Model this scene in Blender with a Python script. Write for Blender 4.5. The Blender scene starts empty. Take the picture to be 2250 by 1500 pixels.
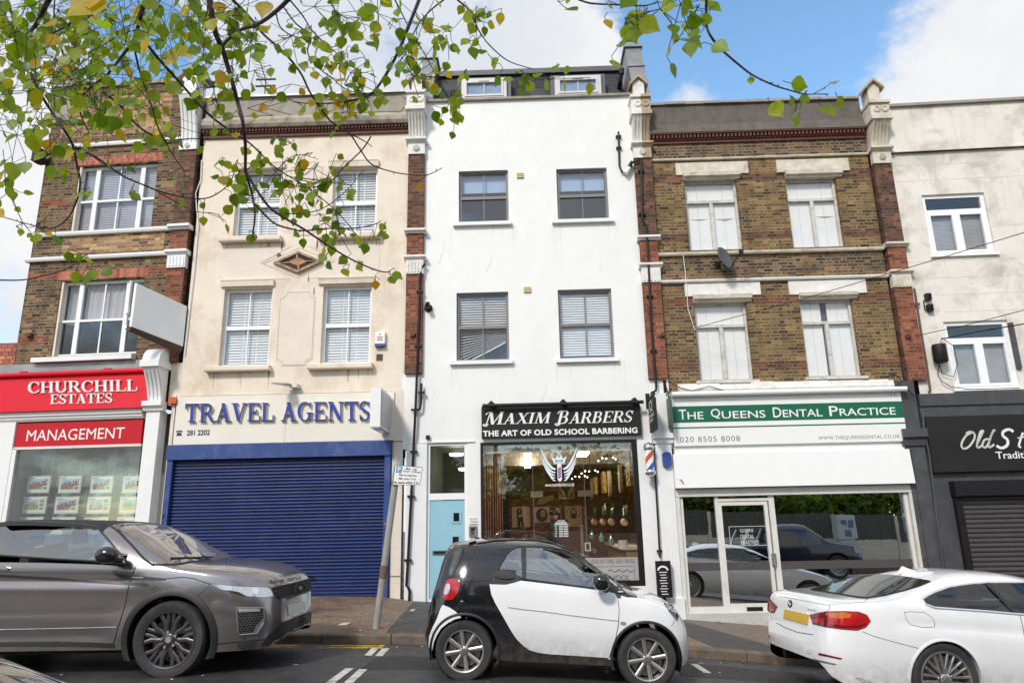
import bpy, bmesh, math, random
from mathutils import Vector, Matrix
from mathutils.bvhtree import BVHTree
from mathutils.geometry import delaunay_2d_cdt
R_ = math.radians
SC = bpy.context.scene
COL = SC.collection
random.seed(7)

# ------------------------------------------------------------------ camera
FPX, PITCH, ROLL, YAW, EYE = 1560.0, R_(14.33), R_(1.15), R_(1.3), Vector((0, 0, 1.62))
_f = Vector((-math.sin(YAW) * math.cos(PITCH), math.cos(YAW) * math.cos(PITCH), math.sin(PITCH)))
_r0 = Vector((math.cos(YAW), math.sin(YAW), 0)); _u0 = _r0.cross(_f)
_r = _r0 * math.cos(ROLL) - _u0 * math.sin(ROLL)
_u = _r0 * math.sin(ROLL) + _u0 * math.cos(ROLL)
cam_d = bpy.data.cameras.new('camera'); cam = bpy.data.objects.new('camera', cam_d); COL.objects.link(cam)
cam.matrix_world = Matrix(((_r.x, _u.x, -_f.x, EYE.x), (_r.y, _u.y, -_f.y, EYE.y), (_r.z, _u.z, -_f.z, EYE.z), (0, 0, 0, 1)))
cam_d.sensor_fit = 'HORIZONTAL'; cam_d.sensor_width = 36.0; cam_d.lens = 36.0 * FPX / 2250.0
cam_d.clip_start = 0.05; cam_d.clip_end = 2000
SC.camera = cam

def ray(px, py):
 return _f + _r * ((px - 1125) / FPX) - _u * ((py - 750) / FPX)
def at(px, py, Y):
 d = ray(px, py)
 return EYE + d * (Y / d.y)

# ------------------------------------------------------------------ sky, sun, exposure
SUN_EL, SUN_AZ = R_(38), R_(205)     # azimuth clockwise from +Y: behind the camera, a little to its left
W = bpy.data.worlds.new("World"); SC.world = W; W.use_nodes = True
nt = W.node_tree; nt.nodes.clear()
def N(nt, t, **k):
 n = nt.nodes.new(t)
 for a, b in k.items(): setattr(n, a, b)
 return n
def math_(nt, op, a, b=None, clamp=False):
 n = N(nt, 'ShaderNodeMath', operation=op, use_clamp=clamp)
 for i, v in enumerate((a, b)):
  if v is None: continue
  if isinstance(v, (int, float)): n.inputs[i].default_value = v
  else: nt.links.new(v, n.inputs[i])
 return n.outputs[0]
def mixc(nt, fac, a, b, mode='MIX'):
 n = N(nt, 'ShaderNodeMix', data_type='RGBA', blend_type=mode)
 for i, v in ((0, fac), (6, a), (7, b)):
  if isinstance(v, (int, float)): n.inputs[i].default_value = v
  elif isinstance(v, tuple): n.inputs[i].default_value = (v[0], v[1], v[2], 1)
  else: nt.links.new(v, n.inputs[i])
 return n.outputs[2]
def ramp(nt, fac, stops, interp='LINEAR'):
 n = N(nt, 'ShaderNodeValToRGB'); cr = n.color_ramp; cr.interpolation = interp
 while len(cr.elements) < len(stops): cr.elements.new(0.5)
 for e, (p, c) in zip(cr.elements, stops):
  e.position = p; e.color = (c, c, c, 1) if isinstance(c, (int, float)) else (c[0], c[1], c[2], 1)
 nt.links.new(fac, n.inputs[0]); return n.outputs[0]
def noise(nt, vec, scale, detail=4, rough=.55, dist=0.0):
 n = N(nt, 'ShaderNodeTexNoise'); n.inputs['Scale'].default_value = scale; n.inputs['Detail'].default_value = detail
 n.inputs['Roughness'].default_value = rough; n.inputs['Distortion'].default_value = dist
 if vec is not None: nt.links.new(vec, n.inputs['Vector'])
 return n.outputs['Fac']
def mapping(nt, vec, scale=(1, 1, 1), loc=(0, 0, 0)):
 n = N(nt, 'ShaderNodeMapping'); n.inputs['Scale'].default_value = scale; n.inputs['Location'].default_value = loc
 nt.links.new(vec, n.inputs['Vector']); return n.outputs[0]

sky = N(nt, 'ShaderNodeTexSky', sky_type='NISHITA'); sky.sun_disc = False
sky.sun_elevation = SUN_EL; sky.sun_rotation = SUN_AZ; sky.air_density = 1.0; sky.dust_density = 0.6; sky.ozone_density = 1.6
tcw = N(nt, 'ShaderNodeTexCoord'); dirv = tcw.outputs['Generated']
nrm = N(nt, 'ShaderNodeVectorMath', operation='NORMALIZE'); nt.links.new(dirv, nrm.inputs[0]); dirv = nrm.outputs[0]
def blob(px, py, r_in, r_out, w):
 c = ray(px, py).normalized()
 d = N(nt, 'ShaderNodeVectorMath', operation='DISTANCE'); nt.links.new(dirv, d.inputs[0]); d.inputs[1].default_value = c
 m = N(nt, 'ShaderNodeMapRange', interpolation_type='SMOOTHSTEP')
 m.inputs[1].default_value = r_in; m.inputs[2].default_value = r_out; m.inputs[3].default_value = w; m.inputs[4].default_value = 0
 nt.links.new(d.outputs['Value'], m.inputs[0]); return m.outputs[0]
n1 = noise(nt, mapping(nt, dirv, (1, 1.2, 2.0)), 3.6, 11, .62, .5)
n2 = noise(nt, mapping(nt, dirv, (1, 1, 1.5), (3.1, 1.7, .4)), 11.0, 6, .6, .1)
cl = math_(nt, 'ADD', math_(nt, 'MULTIPLY', n1, 1.7), math_(nt, 'MULTIPLY', n2, 1.25))
cl = math_(nt, 'ADD', cl, -.66)
for b in ((1640, 60, .05, .24, -.62), (1400, 60, .0, .10, -.25), (1800, -120, .05, .25, -.40), (300, 110, .02, .12, -.40), (20, 640, .03, .2, .3),
          (1335, 110, .0, .06, .38), (1520, 215, .01, .07, .40), (2110, 160, .06, .26, .24), (2080, 55, .0, .05, -.12), (1990, 190, .0, .05, -.10), (1300, 160, .0, .10, .10), (900, 100, .12, .30, .30),
          (1790, 110, .0, .06, .16)):
 cl = math_(nt, 'ADD', cl, blob(*b))
clm = N(nt, 'ShaderNodeMapRange', interpolation_type='SMOOTHSTEP')
for i, v in ((1, .46), (2, .92), (3, 0.), (4, 1.)): clm.inputs[i].default_value = v
nt.links.new(cl, clm.inputs[0])
shade = noise(nt, mapping(nt, dirv, (1, 1, 2), (5, 2, 1)), 3.0, 6, .55)
grey = math_(nt, 'ADD', math_(nt, 'MULTIPLY', math_(nt, 'ADD', shade, math_(nt, 'MULTIPLY', n2, .5)), .85), blob(850, 40, .10, .36, .40))
ccol = ramp(nt, grey, [(.50, (7.2, 7.2, 7.25)), (.72, (6.3, 6.45, 6.7)), (1.0, (5.7, 6.0, 6.5))])
skyb = mixc(nt, 1.0, sky.outputs[0], (1.9, 2.22, 2.2), 'MULTIPLY')
bg = N(nt, 'ShaderNodeBackground'); bg.inputs['Strength'].default_value = 0.10
nt.links.new(mixc(nt, clm.outputs[0], skyb, ccol), bg.inputs['Color'])
wo = N(nt, 'ShaderNodeOutputWorld'); nt.links.new(bg.outputs[0], wo.inputs['Surface'])

sd = bpy.data.lights.new('sun', 'SUN'); sd.energy = 2.1; sd.angle = R_(9); sd.color = (1, .93, .84)
sun = bpy.data.objects.new('sun', sd); COL.objects.link(sun)
_sdir = Vector((math.sin(SUN_AZ) * math.cos(SUN_EL), math.cos(SUN_AZ) * math.cos(SUN_EL), math.sin(SUN_EL)))
sun.rotation_euler = (-_sdir).to_track_quat('-Z', 'Y').to_euler()
SC.view_settings.view_transform = 'Standard'; SC.view_settings.look = 'None'
SC.view_settings.gamma = 1; SC.view_settings.exposure = 0.39
SC.cycles.max_bounces = 8; SC.cycles.transparent_max_bounces = 16; SC.cycles.use_denoising = True
SC.cycles.caustics_reflective = False; SC.cycles.caustics_refractive = False

# ------------------------------------------------------------------ materials
MATS = {}
def new_mat(name):
 m = bpy.data.materials.new(name); m.use_nodes = True; t = m.node_tree
 b = t.nodes['Principled BSDF']; MATS[name] = m
 return m, t, b
def objco(t):
 return N(t, 'ShaderNodeTexCoord').outputs['Object']
def bump(t, b, h, strength=.3, dist=.01):
 n = N(t, 'ShaderNodeBump'); n.inputs['Strength'].default_value = strength; n.inputs['Distance'].default_value = dist
 t.links.new(h, n.inputs['Height']); t.links.new(n.outputs[0], b.inputs['Normal'])
def M(name, col, rough=.6, var=.12, scale=6, bmp=0.0, bscale=60, metal=0, coat=0, streak=0, dirt=None, dirt_amt=.5, dscale=1.3, spec=.5, emit=None, estr=1):
 m, t, b = new_mat(name)
 co = objco(t)
 n = noise(t, co, scale, 5, .6)
 lo = tuple(c * (1 - var) for c in col); hi = tuple(min(1, c * (1 + var * .7)) for c in col)
 c = ramp(t, n, [(.3, lo), (.7, hi)])
 if dirt:
  dn = noise(t, co, dscale, 7, .68, .6)
  c = mixc(t, math_(t, 'MULTIPLY', ramp(t, dn, [(.48, 0.), (.72, 1.)]), dirt_amt), c, dirt)
 if streak:
  sn = noise(t, mapping(t, co, (9, 9, .5)), 1.0, 5, .6)
  c = mixc(t, math_(t, 'MULTIPLY', ramp(t, sn, [(.5, 0.), (.78, 1.)]), streak), c, tuple(x * .45 for x in col))
 t.links.new(c, b.inputs['Base Color'])
 b.inputs['Metallic'].default_value = metal; b.inputs['Specular IOR Level'].default_value = spec
 rn = ramp(t, noise(t, co, scale * 2.3, 4), [(.3, max(0, rough * .85)), (.7, min(1, rough * 1.15))])
 t.links.new(rn, b.inputs['Roughness'])
 if coat: b.inputs['Coat Weight'].default_value = coat; b.inputs['Coat Roughness'].default_value = .03
 if bmp: bump(t, b, noise(t, co, bscale, 4, .6), bmp, .01)
 if emit:
  b.inputs['Emission Color'].default_value = (*emit, 1); b.inputs['Emission Strength'].default_value = estr
 return m
def brick(name, pal, mortar, soot=.35, bw=.208, bh=.069, mj=.010, sootcol=(.03, .028, .025), wash=None, flem=False):
 m, t, b = new_mat(name)
 co = objco(t); s = N(t, 'ShaderNodeSeparateXYZ'); t.links.new(co, s.inputs[0])
 wob = math_(t, 'MULTIPLY', math_(t, 'SUBTRACT', noise(t, co, 17, 5, .75), .5), .024)
 h = math_(t, 'ADD', math_(t, 'ADD', s.outputs[0], s.outputs[1]), 50.0); h = math_(t, 'ADD', h, wob)
 v = math_(t, 'ADD', math_(t, 'ADD', s.outputs[2], 20.0), wob)
 rowf = math_(t, 'DIVIDE', v, bh); row = math_(t, 'FLOOR', rowf)
 pw = bw * 1.5 if flem else bw
 cf = math_(t, 'ADD', math_(t, 'DIVIDE', h, pw), math_(t, 'MULTIPLY', math_(t, 'MODULO', row, 2.0), .5)); colm = math_(t, 'FLOOR', cf)
 fx = math_(t, 'MULTIPLY', math_(t, 'SUBTRACT', cf, colm), pw)
 if flem:
  hd = math_(t, 'GREATER_THAN', fx, bw); fx = math_(t, 'SUBTRACT', fx, math_(t, 'MULTIPLY', hd, bw)); colm = math_(t, 'ADD', math_(t, 'MULTIPLY', colm, 2.0), hd)
 cb = N(t, 'ShaderNodeCombineXYZ'); t.links.new(colm, cb.inputs[0]); t.links.new(row, cb.inputs[1])
 wn = N(t, 'ShaderNodeTexWhiteNoise', noise_dimensions='2D'); t.links.new(cb.outputs[0], wn.inputs['Vector'])
 k = len(pal)
 c = ramp(t, wn.outputs['Value'], [(i / k, p) for i, p in enumerate(pal)], 'CONSTANT')
 wn2 = N(t, 'ShaderNodeTexWhiteNoise', noise_dimensions='3D'); cb2 = N(t, 'ShaderNodeCombineXYZ'); cb2.inputs[2].default_value = 3.7
 t.links.new(colm, cb2.inputs[0]); t.links.new(row, cb2.inputs[1]); t.links.new(cb2.outputs[0], wn2.inputs['Vector'])
 c = mixc(t, 1.0, c, ramp(t, wn2.outputs['Value'], [(0, .68), (1, 1.3)]), 'MULTIPLY')
 fine = noise(t, co, 38, 6, .8)
 c = mixc(t, .8, c, ramp(t, fine, [(.28, .3), (.72, 1.5)]), 'MULTIPLY')
 big = noise(t, co, .9, 6, .65, .5)
 c = mixc(t, math_(t, 'MULTIPLY', ramp(t, big, [(.42, 0.), (.68, 1.)]), soot), c, sootcol)
 if wash: c = mixc(t, math_(t, 'MULTIPLY', ramp(t, noise(t, mapping(t, co, (1, 1, 1), (7, 3, 1)), 1.1, 6, .65, .5), [(.5, 0.), (.68, 1.)]), wash[1]), c, wash[0])
 fz = math_(t, 'MULTIPLY', math_(t, 'SUBTRACT', rowf, row), bh)
 mk = math_(t, 'MAXIMUM', math_(t, 'LESS_THAN', fx, mj), math_(t, 'LESS_THAN', fz, mj))
 mcol = mixc(t, ramp(t, noise(t, co, 2.2, 5, .6), [(.38, 0.), (.68, .85)]), mortar, tuple(x * .3 for x in mortar))
 t.links.new(mixc(t, mk, c, mcol), b.inputs['Base Color'])
 b.inputs['Roughness'].default_value = .88; b.inputs['Specular IOR Level'].default_value = .25
 bump(t, b, math_(t, 'ADD', math_(t, 'MULTIPLY', math_(t, 'SUBTRACT', 1.0, mk), .7), math_(t, 'MULTIPLY', fine, .4)), .6, .008)
 return m
def glass(name, tint=(1, 1, 1), refl=.10, rough=0.0, tr=.9, ior=1.5, rcol=(1, 1, 1)):
 m = bpy.data.materials.new(name); m.use_nodes = True; t = m.node_tree; t.nodes.clear(); MATS[name] = m
 g = N(t, 'ShaderNodeBsdfGlossy'); g.inputs['Roughness'].default_value = rough; g.inputs['Color'].default_value = (*rcol, 1)
 co = objco(t)
 bn = N(t, 'ShaderNodeBump'); bn.inputs['Strength'].default_value = .02; bn.inputs['Distance'].default_value = .02
 t.links.new(noise(t, co, 2.2, 2), bn.inputs['Height']); t.links.new(bn.outputs[0], g.inputs['Normal'])
 tp = N(t, 'ShaderNodeBsdfTransparent'); tp.inputs['Color'].default_value = (tint[0] * tr, tint[1] * tr, tint[2] * tr, 1)
 lw = N(t, 'ShaderNodeLayerWeight'); lw.inputs['Blend'].default_value = .5
 f = math_(t, 'ADD', math_(t, 'MULTIPLY', math_(t, 'POWER', lw.outputs['Facing'], 5.0), .9), refl + .02, True)
 mx = N(t, 'ShaderNodeMixShader'); t.links.new(f, mx.inputs[0]); t.links.new(tp.outputs[0], mx.inputs[1]); t.links.new(g.outputs[0], mx.inputs[2])
 o = N(t, 'ShaderNodeOutputMaterial'); t.links.new(mx.outputs[0], o.inputs[0])
 return m

# ------------------------------------------------------------------ mesh builder and scene objects
class Fr:
 """a facade frame: u along the wall, d into it, z up"""
 def __init__(s, x0, y0, a=0.0):
  s.o = Vector((x0, y0, 0)); s.a = a
  s.e = Vector((math.cos(a), math.sin(a), 0)); s.n = Vector((-math.sin(a), math.cos(a), 0))
 def w(s, u, d, z): return s.o + s.e * u + s.n * d + Vector((0, 0, z))
 def un(s, px, py, d=0.0):
  r = ray(px, py); t = ((s.o + s.n * d - EYE).dot(s.n)) / r.dot(s.n); p = EYE + r * t
  return (p - s.o).dot(s.e), p.z
 def R(s, xl, xr, yt, yb, d=0.0):
  xm, ym = (xl + xr) / 2, (yt + yb) / 2
  return s.un(xl, ym, d)[0], s.un(xr, ym, d)[0], s.un(xm, yb, d)[1], s.un(xm, yt, d)[1]
OFF = {}
class MB:
 def __init__(s): s.v, s.f, s.m = [], [], []
 def add(s, vs, fs, m=0):
  k = len(s.v); s.v += [tuple(v) for v in vs]
  for f in fs: s.f.append([i + k for i in f]); s.m.append(m)
  return s
 def box(s, u0, u1, d0, d1, z0, z1, m=0):
  vs = [(u, d, z) for z in (z0, z1) for d in (d0, d1) for u in (u0, u1)]
  return s.add(vs, [(0, 2, 3, 1), (4, 5, 7, 6), (0, 1, 5, 4), (2, 6, 7, 3), (0, 4, 6, 2), (1, 3, 7, 5)], m)
 def prism(s, poly, d0, d1, m=0):            # poly of (u,z), counter-clockwise seen from the street
  n = len(poly)
  vs = [(u, d0, z) for u, z in poly] + [(u, d1, z) for u, z in poly]
  fs = [tuple(range(n)), tuple(range(2 * n - 1, n - 1, -1))] + [(i, n + i, n + (i + 1) % n, (i + 1) % n) for i in range(n)]
  return s.add(vs, fs, m)
 def hprism(s, poly, z0, z1, m=0):           # poly of (u,d)
  n = len(poly)
  vs = [(u, d, z0) for u, d in poly] + [(u, d, z1) for u, d in poly]
  fs = [tuple(range(n - 1, -1, -1)), tuple(range(n, 2 * n))] + [(i, (i + 1) % n, n + (i + 1) % n, n + i) for i in range(n)]
  return s.add(vs, fs, m)
 def sprism(s, poly, u0, u1, m=0):           # poly of (d,z) swept along u
  n = len(poly)
  vs = [(u0, d, z) for d, z in poly] + [(u1, d, z) for d, z in poly]
  fs = [tuple(range(n)), tuple(range(2 * n - 1, n - 1, -1))] + [(i, n + i, n + (i + 1) % n, (i + 1) % n) for i in range(n)]
  return s.add(vs, fs, m)
 def tube(s, pts, r, seg=8, m=0, r2=None, cap=True):
  pts = [Vector(p) for p in pts]; n = len(pts); k = len(s.v); ref = None
  for i, p in enumerate(pts):
   t = (pts[min(i + 1, n - 1)] - pts[max(i - 1, 0)])
   if t.length < 1e-9: t = Vector((0, 0, 1))
   t.normalize()
   if ref is None: ref = Vector((0, 0, 1)) if abs(t.z) < .9 else Vector((1, 0, 0))
   a = t.cross(ref).normalized(); b = t.cross(a); ref = a.cross(t)
   rr = r if r2 is None else r + (r2 - r) * i / max(1, n - 1)
   for j in range(seg):
    q = 2 * math.pi * j / seg; s.v.append(tuple(p + (a * math.cos(q) + b * math.sin(q)) * rr))
  for i in range(n - 1):
   for j in range(seg):
    s.f.append([k + i * seg + j, k + i * seg + (j + 1) % seg, k + (i + 1) * seg + (j + 1) % seg, k + (i + 1) * seg + j]); s.m.append(m)
  if cap:
   s.f.append([k + j for j in range(seg)][::-1]); s.m.append(m)
   s.f.append([k + (n - 1) * seg + j for j in range(seg)]); s.m.append(m)
  return s
 def lathe(s, prof, c=(0, 0, 0), axis='z', seg=20, m=0):    # prof of (r, h)
  k = len(s.v); c = Vector(c)
  for r, h in prof:
   for j in range(seg):
    q = 2 * math.pi * j / seg; x, y = r * math.cos(q), r * math.sin(q)
    s.v.append(tuple(c + Vector({'z': (x, y, h), 'y': (x, h, y), 'x': (h, x, y)}[axis])))
  for i in range(len(prof) - 1):
   for j in range(seg):
    s.f.append([k + i * seg + j, k + i * seg + (j + 1) % seg, k + (i + 1) * seg + (j + 1) % seg, k + (i + 1) * seg + j]); s.m.append(m)
  return s
 def build(s, name, mats, parent=None, smooth=False, off=None, loc=None):
  if not isinstance(mats, (list, tuple)): mats = [mats]
  me = bpy.data.meshes.new(name)
  o3 = Vector(off) if off is not None else (Vector(OFF[parent.name]) if parent is not None and parent.name in OFF else Vector((0, 0, 0)))
  me.from_pydata([tuple(Vector(v) - o3) for v in s.v], [], s.f)
  for mt in mats: me.materials.append(mt)
  me.polygons.foreach_set('material_index', s.m)
  bm = bmesh.new(); bm.from_mesh(me); bmesh.ops.recalc_face_normals(bm, faces=bm.faces); bm.to_mesh(me); bm.free()
  if smooth: me.polygons.foreach_set('use_smooth', [True] * len(me.polygons)); me.set_sharp_from_angle(angle=R_(40))
  ob = bpy.data.objects.new(name, me); COL.objects.link(ob)
  if parent is not None: ob.parent = parent
  OFF[ob.name] = tuple(o3)
  if loc is not None: ob.location = loc
  return ob
def tag(o, label=None, cat=None, group=None, kind=None):
 if label: o['label'] = label
 if cat: o['category'] = cat
 if group: o['group'] = group
 if kind: o['kind'] = kind
 return o
def thing(name, label, cat, fr=None, org=(0, 0, 0), group=None, loc=None, rot=None):
 o = bpy.data.objects.new(name, None); COL.objects.link(o); o.empty_display_size = .2
 if fr is not None:
  o.location = fr.w(*org); o.rotation_euler = (0, 0, fr.a); OFF[o.name] = tuple(org)
 if loc is not None: o.location = loc
 if rot is not None: o.rotation_euler = rot
 return tag(o, label, cat, group)
def solo(name, mb, mats, label, cat, fr=None, org=(0, 0, 0), group=None, smooth=False, kind=None):
 o = mb.build(name, mats, None, smooth, off=org)
 if fr is not None: o.location = fr.w(*org); o.rotation_euler = (0, 0, fr.a)
 else: o.location = org
 return tag(o, label, cat, group, kind)
def text_mesh(s, bold=0.0, shear=0.0, spacing=1.0):
 cu = bpy.data.curves.new('txt', 'FONT'); cu.body = s; cu.offset = bold; cu.shear = shear; cu.space_character = spacing
 cu.resolution_u = 3
 ob = bpy.data.objects.new('txt', cu); COL.objects.link(ob)
 dg = bpy.context.evaluated_depsgraph_get(); me = bpy.data.meshes.new_from_object(ob.evaluated_get(dg))
 vs = [tuple(v.co) for v in me.vertices]; fs = [list(p.vertices) for p in me.polygons]
 bpy.data.objects.remove(ob); bpy.data.curves.remove(cu); bpy.data.meshes.remove(me)
 return vs, fs
def put_text(mb, s, rect, d, thick=.004, bold=0.0, shear=0.0, spacing=1.0, m=0, skew=0.0):
 """flat lettering, fitted to rect (u0,u1,z0,z1), standing proud of depth d"""
 vs, fs = text_mesh(s, bold, shear, spacing)
 x0, x1 = min(v[0] for v in vs), max(v[0] for v in vs); y0, y1 = min(v[1] for v in vs), max(v[1] for v in vs)
 u0, u1, z0, z1 = rect
 g = [(u0 + (v[0] - x0) / (x1 - x0) * (u1 - u0), z0 + (v[1] - y0) / max(1e-6, y1 - y0) * (z1 - z0)) for v in vs]
 g = [(a, b + skew * (a - u0)) for a, b in g]
 n = len(g)
 edges = {}
 for f in fs:
  for a, b in zip(f, f[1:] + f[:1]): edges[(a, b)] = 1
 F = [list(f) for f in fs]
 for (a, b) in edges:
  if (b, a) not in edges: F.append([a, b, b + n, a + n][::-1])
 mb.add([(a, d - thick, b) for a, b in g] + [(a, d, b) for a, b in g], F, m)
 return mb
# --- a bold serif alphabet drawn as strokes: L stem/diagonal, H bar, A ring arc
T_, t_ = .185, .07
def _sf(x, w=.36, y=.025): return ('H', x - w / 2, x + w / 2, y, .05)
GL = {
 'T': (.84, [('L', .42, 0, .42, 1, T_), ('H', .02, .82, .96, .08), _sf(.42, .40), ('L', .045, .70, .03, .96, .06), ('L', .795, .70, .81, .96, .06)]),
 'R': (.92, [('L', .20, 0, .20, 1, T_), _sf(.20), ('H', .03, .48, .97, .06), ('H', .2, .5, .49, .06), ('A', .46, .73, .30, .27, -90, 90, .17, .06), ('L', .50, .48, .80, 0, .19), ('H', .68, .92, .025, .05)]),
 'A': (.92, [('L', .16, 0, .47, 1, .08), ('L', .74, 0, .44, 1, .20), ('H', .24, .66, .33, .06), _sf(.14, .27), _sf(.74, .36)]),
 'V': (.92, [('L', .47, 0, .17, 1, .20), ('L', .45, 0, .76, 1, .08), _sf(.18, .36, .975), _sf(.77, .27, .975)]),
 'E': (.80, [('L', .20, 0, .20, 1, T_), ('H', .03, .72, .97, .06), ('H', .03, .74, .03, .06), ('H', .2, .54, .51, .06), ('L', .70, .74, .71, .97, .06), ('L', .73, .03, .75, .28, .06), ('L', .54, .40, .54, .62, .05)]),
 'L': (.76, [('L', .20, 0, .20, 1, T_), _sf(.20, .36, .975), ('H', .03, .70, .03, .06), ('L', .70, .03, .73, .32, .06)]),
 'G': (.94, [('A', .47, .5, .44, .52, 50, 335, .19, .06), ('L', .75, .05, .75, .42, .18), ('H', .56, .92, .42, .05), ('L', .76, .68, .78, .98, .06)]),
 'C': (.90, [('A', .48, .5, .45, .52, 45, 318, .19, .06), ('L', .78, .66, .80, .98, .06), ('L', .80, .14, .80, .3, .05)]),
 'N': (.96, [('L', .17, 0, .17, 1, .07), ('L', .78, 0, .78, 1, .07), ('L', .74, 0, .20, 1, .22), _sf(.17, .28), _sf(.78, .28, .975), ('H', .02, .25, .975, .05)]),
 'S': (.66, [('A', .33, .74, .29, .28, 20, 240, .13, .07), ('A', .33, .25, .31, .27, -160, 70, .15, .07), ('L', .20, .60, .48, .36, .24), ('L', .57, .70, .58, .99, .05), ('L', .06, .01, .05, .3, .05)]),
 'H': (1.0, [('L', .20, 0, .20, 1, T_), ('L', .78, 0, .78, 1, T_), ('H', .2, .78, .51, .06), _sf(.2), _sf(.78), _sf(.2, .36, .975), _sf(.78, .36, .975)]),
 'U': (.94, [('L', .20, .28, .20, 1, T_), ('L', .77, .28, .77, 1, .08), ('A', .465, .32, .355, .34, 180, 360, .17, .09), _sf(.2, .36, .975), _sf(.77, .26, .975)]),
 'I': (.46, [('L', .22, 0, .22, 1, T_), _sf(.22), _sf(.22, .36, .975)]),
 'M': (1.16, [('L', .15, 0, .20, 1, .07), ('L', .55, 0, .24, 1, .19), ('L', .55, 0, .92, 1, .07), ('L', .97, 0, .92, 1, .18), _sf(.15, .26), _sf(.97, .32), _sf(.2, .24, .975), _sf(.94, .26, .975)]),
 'X': (.90, [('L', .74, 0, .18, 1, .20), ('L', .15, 0, .74, 1, .08), _sf(.14, .26), _sf(.74, .34), _sf(.2, .34, .975), _sf(.75, .26, .975)]),
 'B': (.86, [('L', .20, 0, .20, 1, T_), ('H', .03, .45, .97, .06), ('H', .2, .47, .52, .06), ('H', .03, .48, .03, .06), ('A', .44, .75, .27, .25, -90, 90, .16, .06), ('A', .46, .27, .32, .28, -90, 90, .18, .06)]),
 'O': (.98, [('A', .48, .5, .45, .52, 0, 360, .18, .06)]),
 'l': (.36, [('L', .14, .06, .20, 1.1, .14), ('A', .27, .12, .16, .14, 180, 320, .08, .07)]),
 'd': (.66, [('A', .28, .3, .25, .31, 0, 360, .13, .06), ('L', .50, .06, .56, 1.08, .14), ('A', .63, .12, .15, .14, 180, 320, .08, .07)]),
 't': (.44, [('L', .20, .06, .24, .95, .14), ('H', .02, .46, .64, .08), ('A', .32, .12, .16, .14, 180, 320, .08, .07)]),
 ' ': (.42, []),
}
def serif(mb, s, rect, d, thick=.01, shear=0.0, m=0, gap=.04, skew=0.0, caps=1.0):
 x, shapes = 0.0, []
 for ci, ch in enumerate(s):
  k = caps if (ci == 0 or s[ci - 1] == ' ') else 1.0
  w, ops = GL[ch]
  for o in ops:
   if o[0] == 'L':
    _, xa, ya, xb, yb, th = o; P = [(xa - th / 2, ya), (xa + th / 2, ya), (xb + th / 2, yb), (xb - th / 2, yb)]; shapes.append([(x + a * k, b * k) for a, b in P])
   elif o[0] == 'H':
    _, xa, xb, y, th = o; shapes.append([(x + a * k, b * k) for a, b in ((xa, y - th / 2), (xb, y - th / 2), (xb, y + th / 2), (xa, y + th / 2))])
   else:
    _, cx, cy, rx, ry, a0, a1, wx, wy = o; n = max(4, int((a1 - a0) / 18))
    for i in range(n):
     q = []
     for a, sc in ((a0 + (a1 - a0) * i / n, 1), (a0 + (a1 - a0) * (i + 1) / n, 1), (a0 + (a1 - a0) * (i + 1) / n, 0), (a0 + (a1 - a0) * i / n, 0)):
      rr = (rx, ry) if sc else (rx - wx, ry - wy)
      q.append((x + (cx + rr[0] * math.cos(R_(a))) * k, (cy + rr[1] * math.sin(R_(a))) * k))
     shapes.append(q)
  x += w * k + gap
 X = x - gap; u0, u1, z0, z1 = rect; hs = z1 - z0; sx = (u1 - u0 - shear * hs) / X
 for i, P in enumerate(shapes):
  poly = []
  for a, b in P:
   u = u0 + a * sx + shear * b * hs; poly.append((u, z0 + b * hs + skew * (u - u0)))
  e = .0004 * (i % 7)
  mb.prism(poly, d - thick - e, d + .0, m)
 return mb
def arc(cx, cy, rx, ry, a0, a1, n):
 return [(cx + rx * math.cos(R_(a0 + (a1 - a0) * i / n)), cy + ry * math.sin(R_(a0 + (a1 - a0) * i / n))) for i in range(n + 1)]
def wall(mb, u0, u1, z0, z1, holes=(), d=0.0, rev=.12, m=0, mr=None):
 """front sheet with real openings and reveals going back by rev"""
 us = sorted({u0, u1, *[h[0] for h in holes], *[h[1] for h in holes]}); zs = sorted({z0, z1, *[h[2] for h in holes], *[h[3] for h in holes]})
 us = [u for u in us if u0 <= u <= u1]; zs = [z for z in zs if z0 <= z <= z1]
 for a, b in zip(us, us[1:]):
  for c, e in zip(zs, zs[1:]):
   um, zm = (a + b) / 2, (c + e) / 2
   if any(h[0] < um < h[1] and h[2] < zm < h[3] for h in holes): continue
   mb.add([(a, d, c), (b, d, c), (b, d, e), (a, d, e)], [(0, 1, 2, 3)], m)
 mr = m if mr is None else mr
 for h in holes:
  a, b, c, e = h[:4]; r = d + (h[4] if len(h) > 4 else rev)
  mb.add([(a, d, c), (b, d, c), (b, d, e), (a, d, e), (a, r, c), (b, r, c), (b, r, e), (a, r, e)], [(0, 4, 5, 1), (1, 5, 6, 2), (2, 6, 7, 3), (3, 7, 4, 0)], mr)
 return mb
def ringbox(mb, u0, u1, z0, z1, w, d0, d1, m=0, wb=None):
 wb = wb or w
 mb.box(u0, u0 + w, d0, d1, z0, z1, m); mb.box(u1 - w, u1, d0, d1, z0, z1, m)
 mb.box(u0 + w, u1 - w, d0, d1, z1 - w, z1, m); mb.box(u0 + w, u1 - w, d0, d1, z0, z0 + wb, m)
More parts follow.
